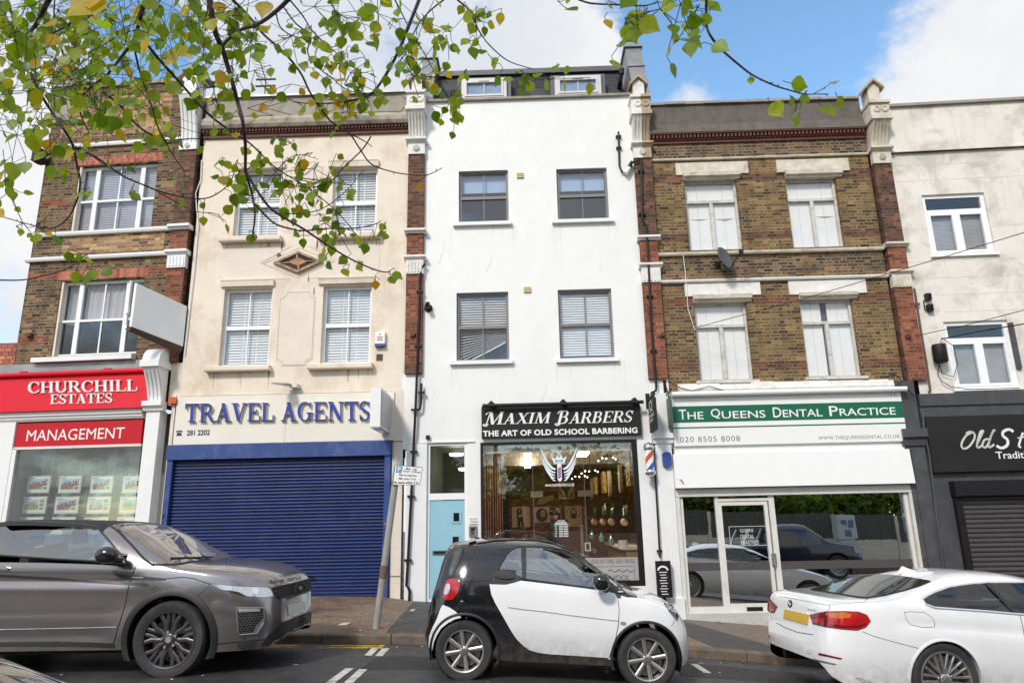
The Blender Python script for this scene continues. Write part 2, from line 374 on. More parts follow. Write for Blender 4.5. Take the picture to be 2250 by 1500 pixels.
# ------------------------------------------------------------------ material library
white_paint = M('white_paint', (.80, .795, .785), .55, .035, 3, .2, 25, dirt=(.60, .58, .55), dirt_amt=.13, dscale=.8, streak=.03)
white_gloss = M('white_gloss', (.80, .80, .80), .3, .03, 4, dirt=(.6, .59, .57), dirt_amt=.2, dscale=3)
cream = M('cream_render', (.78, .685, .57), .75, .06, 2, .35, 30, dirt=(.50, .36, .25), dirt_amt=.75, dscale=.85, streak=.16)
cream_lite = M('cream_panel', (.74, .66, .575), .75, .07, 3, .35, 30, dirt=(.5, .38, .28), dirt_amt=.25, dscale=1.2)
stain = M('black_stain', (.10, .085, .07), .9, .3, 8)
b5_render = M('aged_block_render', (.76, .71, .65), .8, .07, 1.5, .4, 25, dirt=(.31, .265, .22), dirt_amt=.72, dscale=1.4, streak=.20)
stone_white = M('painted_stone', (.75, .73, .69), .65, .08, 5, .3, 30, dirt=(.36, .31, .25), dirt_amt=.35, dscale=4)
stone_raw = M('raw_stone', (.46, .36, .24), .85, .2, 6, .5, 30, dirt=(.16, .13, .09), dirt_amt=.6, dscale=3)
stone_peel = M('peeling_stone', (.66, .60, .50), .8, .14, 7, .5, 30, dirt=(.27, .21, .14), dirt_amt=.7, dscale=2.6)
cement = M('cement_render', (.36, .315, .27), .85, .12, 4, .4, 40, dirt=(.13, .115, .10), dirt_amt=.5, dscale=2, streak=.3)
mossy = M('mossy_ledge', (.40, .35, .28), .9, .2, 6, .6, 30, dirt=(.045, .042, .032), dirt_amt=.95, dscale=2.4)
cement_dark = M('grey_roughcast', (.135, .115, .102), .9, .18, 5, .5, 80, dirt=(.06, .05, .044), dirt_amt=.6, dscale=1.5, streak=.5)
lead = M('lead_sheet', (.27, .27, .275), .45, .15, 4, .1, 20, metal=.4, dirt=(.42, .41, .38), dirt_amt=.5, dscale=2)
lead_dark = M('dark_lead', (.10, .10, .11), .5, .15, 4, metal=.2)
yellow_pal = [(.238, .145, .070), (.194, .114, .057), (.132, .079, .046), (.290, .185, .088), (.062, .042, .032), (.176, .106, .060), (.097, .062, .040), (.220, .132, .069)]
brick_stock = brick('stock_brick', yellow_pal, (.34, .27, .195), .34, mj=.011, wash=((.045, .034, .026), .55), flem=True)
brick_gold = brick('golden_brick', [(.225, .142, .058), (.185, .113, .047), (.265, .172, .072), (.145, .088, .041), (.205, .127, .052), (.09, .058, .036), (.235, .142, .058), (.165, .10, .044)], (.38, .295, .20), .36, mj=.0115, flem=True)
brick_red = brick('red_brick', [(.30, .095, .05), (.24, .075, .042), (.34, .12, .065), (.20, .065, .04), (.27, .088, .05)], (.30, .2, .15), .35, flem=True)
brick_band = brick('dull_red_brick', [(.22, .08, .048), (.17, .066, .042), (.25, .095, .055), (.13, .055, .037), (.19, .10, .05)], (.30, .21, .15), .45, flem=True)
brick_redsoot = brick('sooty_red_brick', [(.19, .085, .055), (.15, .07, .047), (.23, .10, .063), (.11, .055, .04), (.09, .05, .04)], (.22, .16, .12), .45, flem=True)
brick_patch = brick('repaired_yellow_brick', [(.50, .31, .13), (.42, .25, .11), (.55, .37, .18), (.33, .19, .1), (.48, .33, .2), (.2, .12, .07), (.38, .16, .09)], (.45, .36, .28), .12, flem=True)
red_rub = brick('red_rubbed_brick', [(.44, .15, .095), (.40, .13, .085), (.47, .17, .11)], (.50, .26, .2), .05, bw=.075, bh=.4, mj=.008)
terracotta = M('terracotta', (.12, .035, .022), .7, .25, 9, .3, 30, dirt=(.06, .03, .025), dirt_amt=.5, dscale=5)
timber_grey = M('weathered_white_timber', (.60, .585, .55), .65, .12, 12, .3, 60, dirt=(.22, .18, .14), dirt_amt=.55, dscale=5)
board_white = M('whitened_board', (.86, .86, .855), .45, .03, 3, dirt=(.64, .63, .60), dirt_amt=.3, dscale=2)
seam = M('seam_grey', (.55, .55, .54), .8, .1)
upvc = M('white_upvc', (.84, .845, .855), .28, .02, 4)
grey_alu = M('grey_window_frame', (.205, .185, .185), .4, .06, 6)
blind_w = M('white_blind', (.86, .865, .87), .5, .04, 5)
blind_g = M('lilac_grey_blind', (.50, .47, .53), .6, .05, 5)
curtain = M('sheer_curtain', (.50, .485, .49), .8, .06, 3)
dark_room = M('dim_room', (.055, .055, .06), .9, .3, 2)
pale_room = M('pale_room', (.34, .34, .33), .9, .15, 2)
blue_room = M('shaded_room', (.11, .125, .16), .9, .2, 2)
slate = brick('slate_tile', [(.062, .06, .068), (.072, .07, .078), (.055, .053, .06)], (.02, .02, .022), .1, bw=.42, bh=.30, mj=.012)
red_paint = M('red_sign', (.66, .012, .03), .5, .05, 2, spec=.2, dirt=(.55, .02, .035), dirt_amt=.3)
sign_white = M('sign_white', (.82, .82, .80), .4, .02, 4)
sign_cream = M('cream_sign_board', (.77, .725, .64), .38, .025, 2, dirt=(.62, .56, .47), dirt_amt=.2)
blue_paint = M('blue_shutter_steel', (.014, .031, .135), .34, .14, 4, .6, 1.7, coat=.15, dirt=(.045, .065, .20), dirt_amt=.5, dscale=1.6, streak=.22)
blue_frame = M('blue_frame_steel', (.022, .055, .215), .4, .12, 3, dirt=(.14, .19, .38), dirt_amt=.45, dscale=2.2)
letter_blue = M('letter_blue', (.018, .042, .30), .3, .05, 5)
letter_edge = M('letter_return', (.64, .58, .50), .5, .1, 5)
navy = M('navy_ink', (.01, .015, .08), .5, .05)
black_sign = M('black_sign', (.016, .0145, .015), .55, .2, 3, spec=.3)
black_frame = M('black_shopfront', (.012, .0095, .011), .45, .2, 5, spec=.3)
black_pipe = M('black_iron', (.014, .011, .013), .5, .2, 8, spec=.3)
pale_blue = M('pale_blue_door', (.29, .52, .63), .38, .03, 3)
steel = M('brushed_steel', (.55, .55, .55), .3, .1, 20, metal=.9)
chrome = M('chrome', (.72, .72, .72), .12, .03, 10, metal=1)
green_band = M('green_band', (.0, .115, .062), .4, .03, 3)
ink_grey = M('ink_grey', (.14, .13, .14), .5, .05)
char_paint = M('charcoal_paint', (.058, .058, .064), .5, .12, 3, dirt=(.13, .13, .135), dirt_amt=.4, dscale=3)
char_shut = M('charcoal_shutter', (.062, .055, .057), .42, .15, 5)
alu_white = M('white_aluminium', (.70, .685, .65), .4, .06, 5, dirt=(.45, .42, .37), dirt_amt=.35, dscale=4)
brass = M('brass', (.55, .38, .10), .35, .1, metal=.9)
orange_lens = M('orange_lens', (.52, .085, .02), .3, .1)
yellow_vent = M('yellowed_plastic', (.68, .58, .32), .5, .06, 8)
blue_plastic = M('blue_plastic', (.03, .07, .26), .35, .08)
paper = M('paper', (.80, .80, .78), .6, .03)
G_up = glass('upper_window_glass', (.98, .99, 1), .03, tr=.97)
G_blue = glass('blue_tint_window_glass', (.84, .91, 1), .07, tr=.95)
G_shop = glass('shop_glass', (.97, .95, .90), .075, tr=.95)
G_mirror = glass('reflective_shop_glass', (.72, .84, .98), .66, rcol=(.95, .99, 1))
G_dark = glass('clear_window_glass', (1, 1, 1), .012, tr=.98)

Y0 = 13.9
F0 = Fr(0, Y0, 0)
_p1 = at(412, 600, Y0); F1 = Fr(_p1.x, Y0, R_(-3.4))
_p5 = at(1960, 500, Y0); F5 = Fr(_p5.x, Y0, R_(-2.4))
def road_z(x):
 if x > 5.0: return road_z(5.0) - .075 * (x - 5.0) if x < 40 else road_z(39.99)
 if x < -5.0: return road_z(-5.0) - .0 * (x + 5)
 return .05 - .055 * x - .0065 * x * x
_zb = [(-40, .40), (-8, .40), (-4, .365), (-2.75, .335), (-2.1, .24), (-1.2, .205), (0, .09), (2.7, -.128), (5, -.33), (9, -.62), (40, -2.9)]
def base_z(x):
 for (a, za), (b, zb) in zip(_zb, _zb[1:]):
  if a <= x <= b: return za + (zb - za) * (x - a) / (b - a)
 return _zb[0][1] if x < 0 else _zb[-1][1]

# ------------------------------------------------------------------ window builder
def sep(mb, name, mat, par):
 for i in range(0, len(mb.v), 8): MB().add(mb.v[i:i + 8], [[j % 8 for j in f] for f in mb.f[:6]]).build(name, mat, par)
def room(par, r, d, depth, mat, name='room_interior'):
 u0, u1, z0, z1 = r
 mb = MB(); vs = [(u, dd, z) for z in (z0, z1) for dd in (d, d + depth) for u in (u0, u1)]
 mb.add(vs, [(2, 3, 7, 6), (0, 1, 3, 2), (4, 6, 7, 5), (0, 2, 6, 4), (1, 5, 7, 3)])
 return mb.build(name, mat, par)
def slats(mb, u0, u1, z0, z1, d, pitch, tilt=.5, depth=.03, th=.003, m=0):
 n = int((z1 - z0) / pitch)
 for i in range(n):
  z = z1 - (i + .5) * pitch; a = depth / 2 * math.cos(tilt); b = depth / 2 * math.sin(tilt)
  mb.add([(u0, d - a, z - b), (u1, d - a, z - b), (u1, d + a, z + b), (u0, d + a, z + b), (u0, d - a, z - b + th), (u1, d - a, z - b + th), (u1, d + a, z + b + th), (u0, d + a, z + b + th)],
               [(0, 1, 2, 3), (7, 6, 5, 4), (0, 4, 5, 1), (1, 5, 6, 2), (2, 6, 7, 3), (3, 7, 4, 0)], m)
def window(par, r, fm, gm, d=.09, fw=.055, rails=(), posts=(), bars=(), barw=.022, dep=.06, rm=dark_room, rdepth=.9, sill=None, sm=None, label=None, stag=0):
 """r opening; rails [(zfrac,w)], posts [(ufrac,zf0,zf1,w)], bars [(ufrac,zf0,zf1)] fractions of the opening from bottom-left"""
 u0, u1, z0, z1 = r; W_, H_ = u1 - u0, z1 - z0
 mb = MB(); ringbox(mb, u0, u1, z0, z1, fw, d, d + dep)
 for zf, w in rails: mb.box(u0 + fw, u1 - fw, d - .008, d + dep - .004, z0 + zf * H_ - w / 2, z0 + zf * H_ + w / 2)
 for uf, a, b, w in posts: mb.box(u0 + uf * W_ - w / 2, u0 + uf * W_ + w / 2, d - .005, d + dep - .006, z0 + a * H_ + fw * (a == 0), z0 + b * H_ - fw * (b == 1))
 for uf, a, b in bars: mb.box(u0 + uf * W_ - barw / 2, u0 + uf * W_ + barw / 2, d + .012, d + .036, z0 + a * H_ + fw * (a == 0), z0 + b * H_ - fw * (b == 1))
 o = mb.build('window', fm, par)
 if label: o['label'] = label
 MB().box(u0 + fw * .7, u1 - fw * .7, d + .028, d + .034, z0 + fw * .7, z1 - fw * .7).build('pane', gm, o)
 if rm is not None: room(o, (u0 + .01, u1 - .01, z0 + .01, z1 - .01), d + dep, rdepth, rm)
 if sill:
  su0, su1, sz0, sz1, pr = sill
  s = MB().sprism([(-pr, sz0), (-pr, sz1 - .012), (d + .01, sz1 + .004), (d + .01, sz0 + .01)], su0, su1).build('sill', sm, o)
 return o

def pil_gable(mb, u0, u1, z0, zt, d0, d1, m=0, mroof=1):
 um = (u0 + u1) / 2; w = u1 - u0; ze = zt - w * .55
 mb.prism([(u0 + .03, z0), (u1 - .03, z0), (u1 - .03, ze), (um, zt - .05), (u0 + .03, ze)], d0, d1, m)
 for sgn in (-1, 1):
  ua = um + sgn * (w / 2 + .05)
  P = [(um, zt - .03), (um, zt + .03), (ua, ze - .0), (ua, ze - .06)]
  mb.prism(P if sgn < 0 else P[::-1], d0 - .07, d1 + .02, mroof)
 # blind arch in the little gable front
 zc = z0 + (ze - z0) * .35
 mb.prism([(um - w * .2, z0 + .03)] + [(um + w * .2, z0 + .03)] + [(um + w * .2 * math.cos(R_(a)), zc + w * .2 * math.sin(R_(a))) for a in range(0, 181, 20)], d0 - .02, d0, m)
def console(mb, u0, u1, z0, z1, d0, out, m=0):
 """fluted bracket swelling outwards to the top"""
 n = 10; prof = []
 for i in range(n + 1):
  t = i / n; prof.append((d0 - out * (t ** 1.7), z0 + (z1 - z0) * t))
 w = u1 - u0
 mb.sprism([(d0 + .12, z0)] + prof + [(d0 + .12, z1)], u0 + w * .06, u1 - w * .06, m)
 for k in range(4):
  a = u0 + w * (.10 + .23 * k); q = [(p - .025, z) for p, z in prof[:-1]]
  mb.sprism([(d0 + .1, z0 + .02)] + q + [(d0 + .1, prof[-2][1])], a, a + w * .10, m)
def cap_mould(mb, u0, u1, z0, z1, d0, pr, m=0):
 h = z1 - z0
 mb.sprism([(d0 + .1, z0), (d0 - pr * .35, z0), (d0 - pr * .5, z0 + h * .35), (d0 - pr, z0 + h * .5), (d0 - pr, z1), (d0 + .1, z1)], u0, u1, m)
def rosette(mb, u, z, r, d, m=0, n=8):
 mb.lathe([(r, 0), (r, -.02), (r * .85, -.03), (r * .8, -.015), (r * .35, -.012), (r * .28, -.035), (0.0, -.04)], (u, d, z), 'y', 16, m)
 for k in range(n):
  a = 2 * math.pi * k / n; mb.lathe([(r * .17, 0), (r * .13, -.025), (0, -.03)], (u + r * .56 * math.cos(a), d - .012, z + r * .56 * math.sin(a)), 'y', 8, m)

# =================================================================== number one: the brick estate agency on the left
B1 = thing('brick_house', 'weathered yellow and red brick terrace house above the red shopfront', 'building', F1, (0, 0, 0))
F = F1
uL = F.un(77, 505)[0]; uR = F.un(412, 560)[0]; uP = F.un(412 - 36, 560)[0]
zT1 = F.un(270, 190)[1]; zShop = F.un(200, 800)[1]
wA = F.R(165, 339, 361, 507); wB = F.R(124, 308, 614, 779)
mb = MB(); wall(mb, uL, uR, zShop, zT1, [(*wA, .14), (*wB, .14)])
mb.build('wall', brick_stock, B1)
mb = MB().box(uL - .02, uR + .1, -.05, .3, zT1, zT1 + .07); mb.build('coping', cement, B1)
z1_ = F.un(260, 312)[1]
mb = MB().box(uL - .04, uL + .45, -.04, .35, zT1 - .85, zT1 + .25).box(uL - .07, uL + .48, -.07, .38, zT1 + .25, zT1 + .33); mb.build('parapet_pier', cement, B1)
def course(fr, par, xl, xr, yl, yr, px_th, pr, mat, u0=None, u1=None, name='string_course'):
 z = (fr.un(xl, yl)[1] + fr.un(xr, yr)[1]) / 2; th = px_th / 116
 a = fr.un(xl, yl)[0] if u0 is None else u0; b = fr.un(xr, yr)[0] if u1 is None else u1
 return MB().sprism([(.02, z - th), (-pr * .8, z - th), (-pr, z - th * .6), (-pr, z - .012), (.02, z + .01)], a, b).build(name, mat, par)
course(F, B1, 107, 421, 320, 304, 11, .07, white_gloss, uL - .03, uP)
course(F, B1, 64, 387, 512, 502, 11, .09, white_gloss, uL - .05, uP)
course(F, B1, 55, 381, 564, 558, 11, .09, white_gloss, uL - .06, uP)
# patched brick and rubbed-brick lintels, a few mm proud
zc = F.un(220, 502 + 12)[1]; zd = F.un(220, 556)[1]
MB().box(wB[0] - .1, wB[1] + .35, -.004, .0, zd + .02, zc - .03).build('brick_patch', brick_patch, B1)
MB().box(uL + .25, uP - .35, -.004, .0, F.un(270, 296)[1], zT1 - .25).build('brick_patch', brick_patch, B1)
for wr in (wA, wB):
 MB().box(wr[0] - .12, wr[1] + .1, -.006, 0, wr[3] + .02, wr[3] + .22).build('brick_lintel', red_rub, B1)
for yy in (442, 600, 742):
 z = F.un(220, yy)[1]; mb = MB()
 for w_ in (wA, wB):
  if w_[2] < z < w_[3] + .25:
   mb.box(uL + .003, w_[0] - .13, -.003, 0, z - .07, z + .08); mb.box(w_[1] + .11, uP - .01, -.003, 0, z - .07, z + .08)
 sep(mb, 'red_brick_band', brick_red, B1)
# stuccoed jambs
for wr in (wA, wB): MB().box(wr[0] - .0, wr[0] + .05, .02, .14, wr[2], wr[3]).build('stucco_jamb', cream, B1)
def tri_window(r, sash_mid, sm):
 o = window(B1, r, upvc, G_up, d=.10, fw=.06, rails=((sash_mid, .05),), posts=((.22, 0, 1, .10), (.79, 0, 1, .10)), bars=((.505, 0, 1),), barw=.03, rm=dark_room, rdepth=.8)
 return o
oA = tri_window(wA, .48, None); oB = tri_window(wB, .47, None)
mb = MB(); slats(mb, wA[0] + .05, wA[1] - .05, wA[2] + .04, wA[3] - .05, .20, .042, 1.15, .042); mb.build('blind', blind_g, oA)
mb = MB(); H_ = wB[3] - wB[2]
n = 40
for (a, b, zf) in ((.02, .21, .45), (.24, .78, .47), (.80, .98, .45)):
 ua, ub = wB[0] + a * (wB[1] - wB[0]), wB[0] + b * (wB[1] - wB[0])
 vs = [(ua + (ub - ua) * i / n, .24 + .012 * math.sin(i * 1.1), z) for z in (wB[2] + zf * H_, wB[3] - .05) for i in range(n + 1)]
 mb.add(vs, [(i, i + 1, n + 2 + i, n + 1 + i) for i in range(n)])
mb.build('net_curtain', curtain, oB)
sl = F.R(80, 298, 784, 795)
MB().sprism([(-.16, sl[2]), (-.16, sl[3] - .01), (.1, sl[3] + .02), (.1, sl[2])], sl[0], sl[1]).build('sill', white_gloss, oB)
# right-hand brick pilaster with painted caps
uc = lambda x, y: F.un(x, y)[0]
mb = MB(); mb.box(uP, uR + .02, -.09, .05, F.un(400, 796)[1], F.un(430, 333)[1])
mb.build('pilaster', brick_redsoot, B1)
MB().box(uP + .003, uR + .017, -.093, -.085, F.un(400, 796)[1] + .02, F.un(405, 592)[1] - .02).build('pilaster_facing', brick_red, B1)
MB().box(uP + .003, uR + .017, -.093, -.085, F.un(410, 552)[1] + .02, F.un(412, 512)[1] - .02).build('pilaster_facing', brick_red, B1)
mb = MB()
for ya, yb in ((498, 508), (553, 563)):
 mb = MB(); cap_mould(mb, uP - .05, uR + .07, F.un(412, yb)[1], F.un(412, ya)[1], -.09, .10)
 if ya < 500: mb.build('pilaster_cap', white_gloss, B1)
mb.box(uP - .005, uR + .03, -.12, 0, F.un(405, 591)[1], F.un(408, 563)[1])
for k in range(5): mb.box(uP + .03 + k * .075, uP + .065 + k * .075, -.135, -.12, F.un(405, 588)[1], F.un(408, 567)[1])
mb.build('pilaster_cap', white_gloss, B1); mb = MB()
mb.box(uP - .01, uR + .02, -.12, 0, F.un(433, 333)[1], F.un(433, 318)[1]); rosette(mb, (uP + uR) / 2, F.un(433, 325)[1], .06, -.12)
console(mb, uP - .02, uR + .03, F.un(432, 317)[1], F.un(432, 226)[1], -.09, .28)
mb.box(uP - .04, uR + .05, -.38, .05, F.un(432, 226)[1], F.un(445, 219)[1])
pil_gable(mb, uP - .02, uR + .02, F.un(445, 219)[1], F.un(452, 166)[1], -.30, .1)
mb.build('pilaster_capital', [white_gloss, stone_raw], B1)
# body behind
MB().box(uL, uR - .05, 1.1, 9, zShop, zT1 - .3).build('rear_structure', brick_stock, B1)
MB().box(uL, uL + .02, .0, 1.1, -.5, zT1).box(uR - .06, uR - .04, .15, 1.1, zShop, zT1 - .3).build('gable_wall', brick_stock, B1)
MB().box(uL, uR - .05, .3, 1.1, zT1 - .34, zT1 - .3).build('roof', lead, B1)
# ---- shopfront of number one
fz0 = F.un(165, 900)[1]; fz1 = F.un(165, 816)[1]; fu0 = uL - .35; fu1 = F.un(326, 855)[0]
mb = MB(); mb.box(fu0, fu1 + .2, -.05, .3, fz1, F.un(165, 797)[1]); mb.build('lead_flashing', lead, B1)
c0, c1 = F.un(165, 924)[1], fz0
MB().sprism([(-.06, c0), (-.10, c0 + .05), (-.10, c0 + .08), (-.14, c0 + .1), (-.14, c1 + .01), (.05, c1 + .01), (.05, c0)], fu0, fu1).build('cornice', white_gloss, B1)
mz0, mz1 = F.un(165, 979)[1], F.un(165, 927)[1]
gw0 = F.un(22, 1060)[0]; gw1 = F.un(316, 1060)[0]
b1z = .36
MB().box(fu0, gw0 - .02, -.06, .08, b1z, c0).box(gw0 - .02, gw0 + .07, -.05, .05, b1z, mz0 - .03).box(gw0, fu1, -.06, .05, b1z, b1z + .55).build('shopfront_frame', white_gloss, B1)
MB().box(gw0, fu1, -.05, .05, mz0 - .05, mz0).build('glazing_bar', alu_white, B1)
sw = MB().box(gw0, fu1 - .02, .0, .006, b1z + .55, mz0 - .05).build('shop_window', glass('agency_glass', (.95, .97, .95), .05, tr=.95), B1)
m_slat = brick('vertical_boarding', [(.30, .29, .26), (.34, .33, .295), (.26, .25, .225)], (.16, .15, .14), .15, bw=.09, bh=6, mj=.008)
mb = MB().box(gw0, fu1 + .3, .55, .6, .2, mz1 + .2); mb.build('boarded_backdrop', m_slat, sw)
MB().box(gw0 - .4, gw0, 0.0, 1.2, .2, mz1 + .2).box(gw0 - .4, fu1 + .3, .0, .6, b1z + .4, b1z + .5).build('window_bed', pale_room, sw)
# stucco pilaster and console beside the shopfront
pu0, pu1 = F.un(322, 1000)[0], F.un(352, 1000)[0]
mb = MB(); mb.box(pu0, pu1, -.16, .1, b1z - .1, F.un(340, 905)[1]); mb.box(pu0 - .04, pu1 + .04, -.2, .1, b1z - .1, b1z + .35)
cap_mould(mb, pu0 - .05, pu1 + .07, F.un(345, 905)[1], F.un(345, 885)[1], -.16, .12)
console(mb, pu0 - .03, pu1 + .04, F.un(345, 885)[1], F.un(350, 815)[1], -.16, .28)
zq = F.un(350, 815)[1]; zp = F.un(350, 772)[1]
mb.box(pu0 - .05, pu1 + .06, -.48, .1, zq, zq + .13)
mb.sprism([(.1, zq + .13)] + [(-.17 + .27 * math.cos(R_(a)), zq + .13 + .28 * math.sin(R_(a))) for a in range(180, -1, -15)], pu0 - .03, pu1 + .04)
mb.build('console_pilaster', white_gloss, B1)

# =================================================================== number two: cream render above the blue shutter
B2 = thing('cream_house', 'cream rendered terrace house with a terracotta diamond above the blue shutter', 'building', F0, (at(650, 900, Y0).x, 0, 0))
F = F0
u2L = F.un(425, 575)[0] - .0; u2R = F.un(893, 575)[0]; u2Lw = u2L - .02
zT2 = F.un(680, 214)[1]; z2s = F.un(640, 862)[1]
w2 = {'TL': F.R(517, 616, 372, 523), 'TR': F.R(730, 828, 370, 516), 'BL': F.R(487, 594, 633, 804), 'BR': F.R(707, 815, 627, 798)}
zc0 = F.un(680, 300)[1]
mb = MB(); wall(mb, u2Lw, u2R, z2s - .02, zc0, [(*r, .15) for r in w2.values()]); mb.build('wall', cream, B2)
# cornice: red course, dentils, mossy ledge, panelled parapet, lead capping
za, zb, zc, zd = F.un(680, 293)[1], F.un(680, 284)[1], F.un(680, 280)[1], F.un(680, 258)[1]
MB().box(u2Lw, u2R, -.05, .02, zc0, za).build('terracotta_course', terracotta, B2)
mb = MB(); mb.box(u2Lw, u2R, -.08, .02, za, za + .025); n = 62; wu = (u2R - u2Lw) / n
for i in range(n): mb.box(u2Lw + i * wu, u2Lw + (i + .55) * wu, -.12, .02, za + .03, zb)
mb.build('dentil_course', terracotta, B2)
MB().sprism([(.02, zb), (-.16, zb), (-.20, zb + .06), (-.20, zc + .12), (-.1, zd), (.02, zd)], u2Lw, u2R).build('ledge', mossy, B2)
mb = MB().box(u2Lw, u2R, -.04, .3, zd, zT2); mb.build('parapet', cement, B2)
um = (u2Lw + u2R) / 2; mb = MB(); zm_ = (zd + zT2) / 2; hh = (zT2 - zd) * .40
def gline(mb, pts, d, w=.012, m=0):
 for (a, b), (c, e) in zip(pts, pts[1:]):
  L = math.hypot(c - a, e - b); nx, nz = -(e - b) / L * w / 2, (c - a) / L * w / 2
  mb.prism([(a - nx, b - nz), (c - nx, e - nz), (c + nx, e + nz), (a + nx, b + nz)][::1], d - .006, d, m)
for sg in (-1, 1):
 gline(mb, [(um + sg * .35, zm_ + hh), (um + sg * .95, zm_), (um + sg * .35, zm_ - hh)], -.04)
 gline(mb, [(um + sg * .75, zm_ + hh), (um + sg * 1.35, zm_), (um + sg * .75, zm_ - hh)], -.04)
 gline(mb, [(um + sg * .75, zm_ + hh), (um + sg * 2.1, zm_ + hh), (um + sg * 2.15, zm_ + hh * .6), (um + sg * 2.28, zm_ + hh * .5), (um + sg * 2.28, zm_ - hh * .5), (um + sg * 2.15, zm_ - hh * .6), (um + sg * 2.1, zm_ - hh), (um + sg * .75, zm_ - hh)], -.04)
mb.build('incised_panel', stain, B2)
MB().sprism([(-.10, zT2), (-.10, zT2 + .05), (.1, zT2 + .1), (.35, zT2 + .07), (.35, zT2)], u2Lw - .02, u2R + .02).build('capping', lead, B2)
for k, r in w2.items():
 o = window(B2, r, upvc, G_up, d=.11, fw=.055, rails=((.50, .085),), bars=((.5, 0, 1),), rm=blue_room)
 mb = MB(); H_ = r[3] - r[2]; W_ = r[1] - r[0]
 for (a, b) in ((.03, .47), (.53, .97)):
  for (c, e) in ((.02, .34), (.36, .66), (.68, .98)):
   slats(mb, r[0] + .05 + (W_ - .1) * c, r[0] + .05 + (W_ - .1) * e, r[2] + a * H_, r[2] + b * H_, .215, .058, 1.12, .056, .006)
 for c in (.0, .345, .665, .985): mb.box(r[0] + .05 + (W_ - .1) * c, r[0] + .065 + (W_ - .1) * (c + .012), .21, .26, r[2], r[3])
 mb.build('shutter_blind', blind_w, o)
 s = {'TL': (486, 620, 523, 534), 'TR': (701, 836, 515, 527), 'BL': (455, 596, 806, 817), 'BR': (679, 820, 800, 812)}[k]
 s = F.R(*s); MB().sprism([(-.15, s[2]), (-.16, s[2] + .02), (-.16, s[3] - .02), (-.14, s[3]), (.12, s[3] + .01), (.12, s[2])], s[0], s[1]).build('sill', cream, o)
 l = {'TL': (515, 627, 361, 372), 'TR': (723, 833, 356, 368), 'BL': (487, 603, 617, 630), 'BR': (701, 823, 613, 624)}[k]
 l = F.R(*l); MB().sprism([(-.06, l[2]), (-.075, l[3] - .03), (-.09, l[3]), (.01, l[3] + .01), (.01, l[2])], l[0], l[1]).build('lintel', cream, o)
# plaster panels with scooped corners, and the diamond
def scoop(r, q):
 u0, u1, z0, z1 = r
 return arc(u0, z0, q, q, 90, 0, 5) + arc(u1, z0, q, q, 180, 90, 5) + arc(u1, z1, q, q, 270, 180, 5) + arc(u0, z1, q, q, 360, 270, 5)
mb = MB()
for r in ((610, 690, 640, 803), (634, 706, 355, 518)):
 r = F.R(*r); mb.prism(scoop(r, .12), -.008, .0)
fl = F.R(484, 834, 541, 612); cz = F.un(656, 577)[1]; cu_ = F.un(656, 577)[0]; hw, hh = 85 / 114, 37 / 112
for sg in (-1, 1):
 e = fl[0] if sg < 0 else fl[1]; q = .09
 P = [(cu_ + sg * .18, fl[2]), (cu_ + sg * (hw + .08), cz), (cu_ + sg * .18, fl[3])] + [(e - sg * q, fl[3]), (e - sg * q * .7, fl[3] - q * .8), (e, fl[3] - q), (e, fl[2] + q), (e - sg * q * .7, fl[2] + q * .8), (e - sg * q, fl[2])]
 mb.prism(P if sg < 0 else P[::-1], -.008, .0)
mb.build('plaster_panel', cream_lite, B2)
mb = MB()
for r in ((610, 690, 640, 803), (634, 706, 355, 518)):
 r = F.R(*r); P = scoop((r[0] + .02, r[1] - .02, r[2] + .02, r[3] - .02), .13); gline(mb, P + [P[0]], -.008, .010)
gline(mb, [(cu_ - hw, cz), (cu_, cz + hh), (cu_ + hw, cz), (cu_, cz - hh), (cu_ - hw, cz)], -.0, .016)
mb.build('incised_line', M('plaster_groove', (.60, .50, .41), .9, .1), B2)
dm = [M('diamond_stone', (.42, .30, .19), .9, .25, 20, .6, 40, dirt=(.06, .045, .035), dirt_amt=.8, dscale=6), M('diamond_carving', (.07, .03, .022), .9, .4, 40, .8, 60), M('diamond_tile', (.55, .17, .05), .6, .3, 30)]
mb = MB(); a, b = 60 / 114, 27 / 112
DI = lambda s: [(cu_ - a * s, cz), (cu_, cz - b * s), (cu_ + a * s, cz), (cu_, cz + b * s)]
def dring(mb, s0, s1, d0, d1, m):
 for i in range(4):
  p, q = DI(s0), DI(s1); j = (i + 1) % 4
  mb.prism([p[i], p[j], q[j], q[i]], d0, d1, m)
dring(mb, 1.0, .78, -.07, 0, 0); dring(mb, .775, .38, -.04, 0, 1); dring(mb, .38, .24, -.055, 0, 0); mb.prism(DI(.238), -.05, 0, 2)
for i in range(4):
 p, q = DI(.76), DI(.40); j = (i + 1) % 4
 mbw = .07
 mb.prism([(p[i][0] * .9 + p[j][0] * .1, p[i][1] * .9 + p[j][1] * .1), (p[i][0] * .98 + p[j][0] * .02, p[i][1] * .98 + p[j][1] * .02), (q[i][0], q[i][1]), (q[i][0] * .8 + q[j][0] * .2, q[i][1] * .8 + q[j][1] * .2)], -.057, 0, 0)
mb.build('diamond_plaque', dm, B2)
mb = MB()
for (x, y, w_, h_) in ((620, 540, 5, 22), (697, 538, 4, 26), (613, 560, 12, 10), (704, 562, 12, 12), (678, 612, 2, 16), (690, 640, 2, 20)):
 u, z = F.un(x, y); mb.prism([(u + w_ / 230 * math.cos(R_(q)) * (1 + .3 * math.sin(q)), z + h_ / 225 * math.sin(R_(q)) * (1 + .2 * math.cos(q * 2))) for q in range(0, 360, 30)], -.012, -.0)
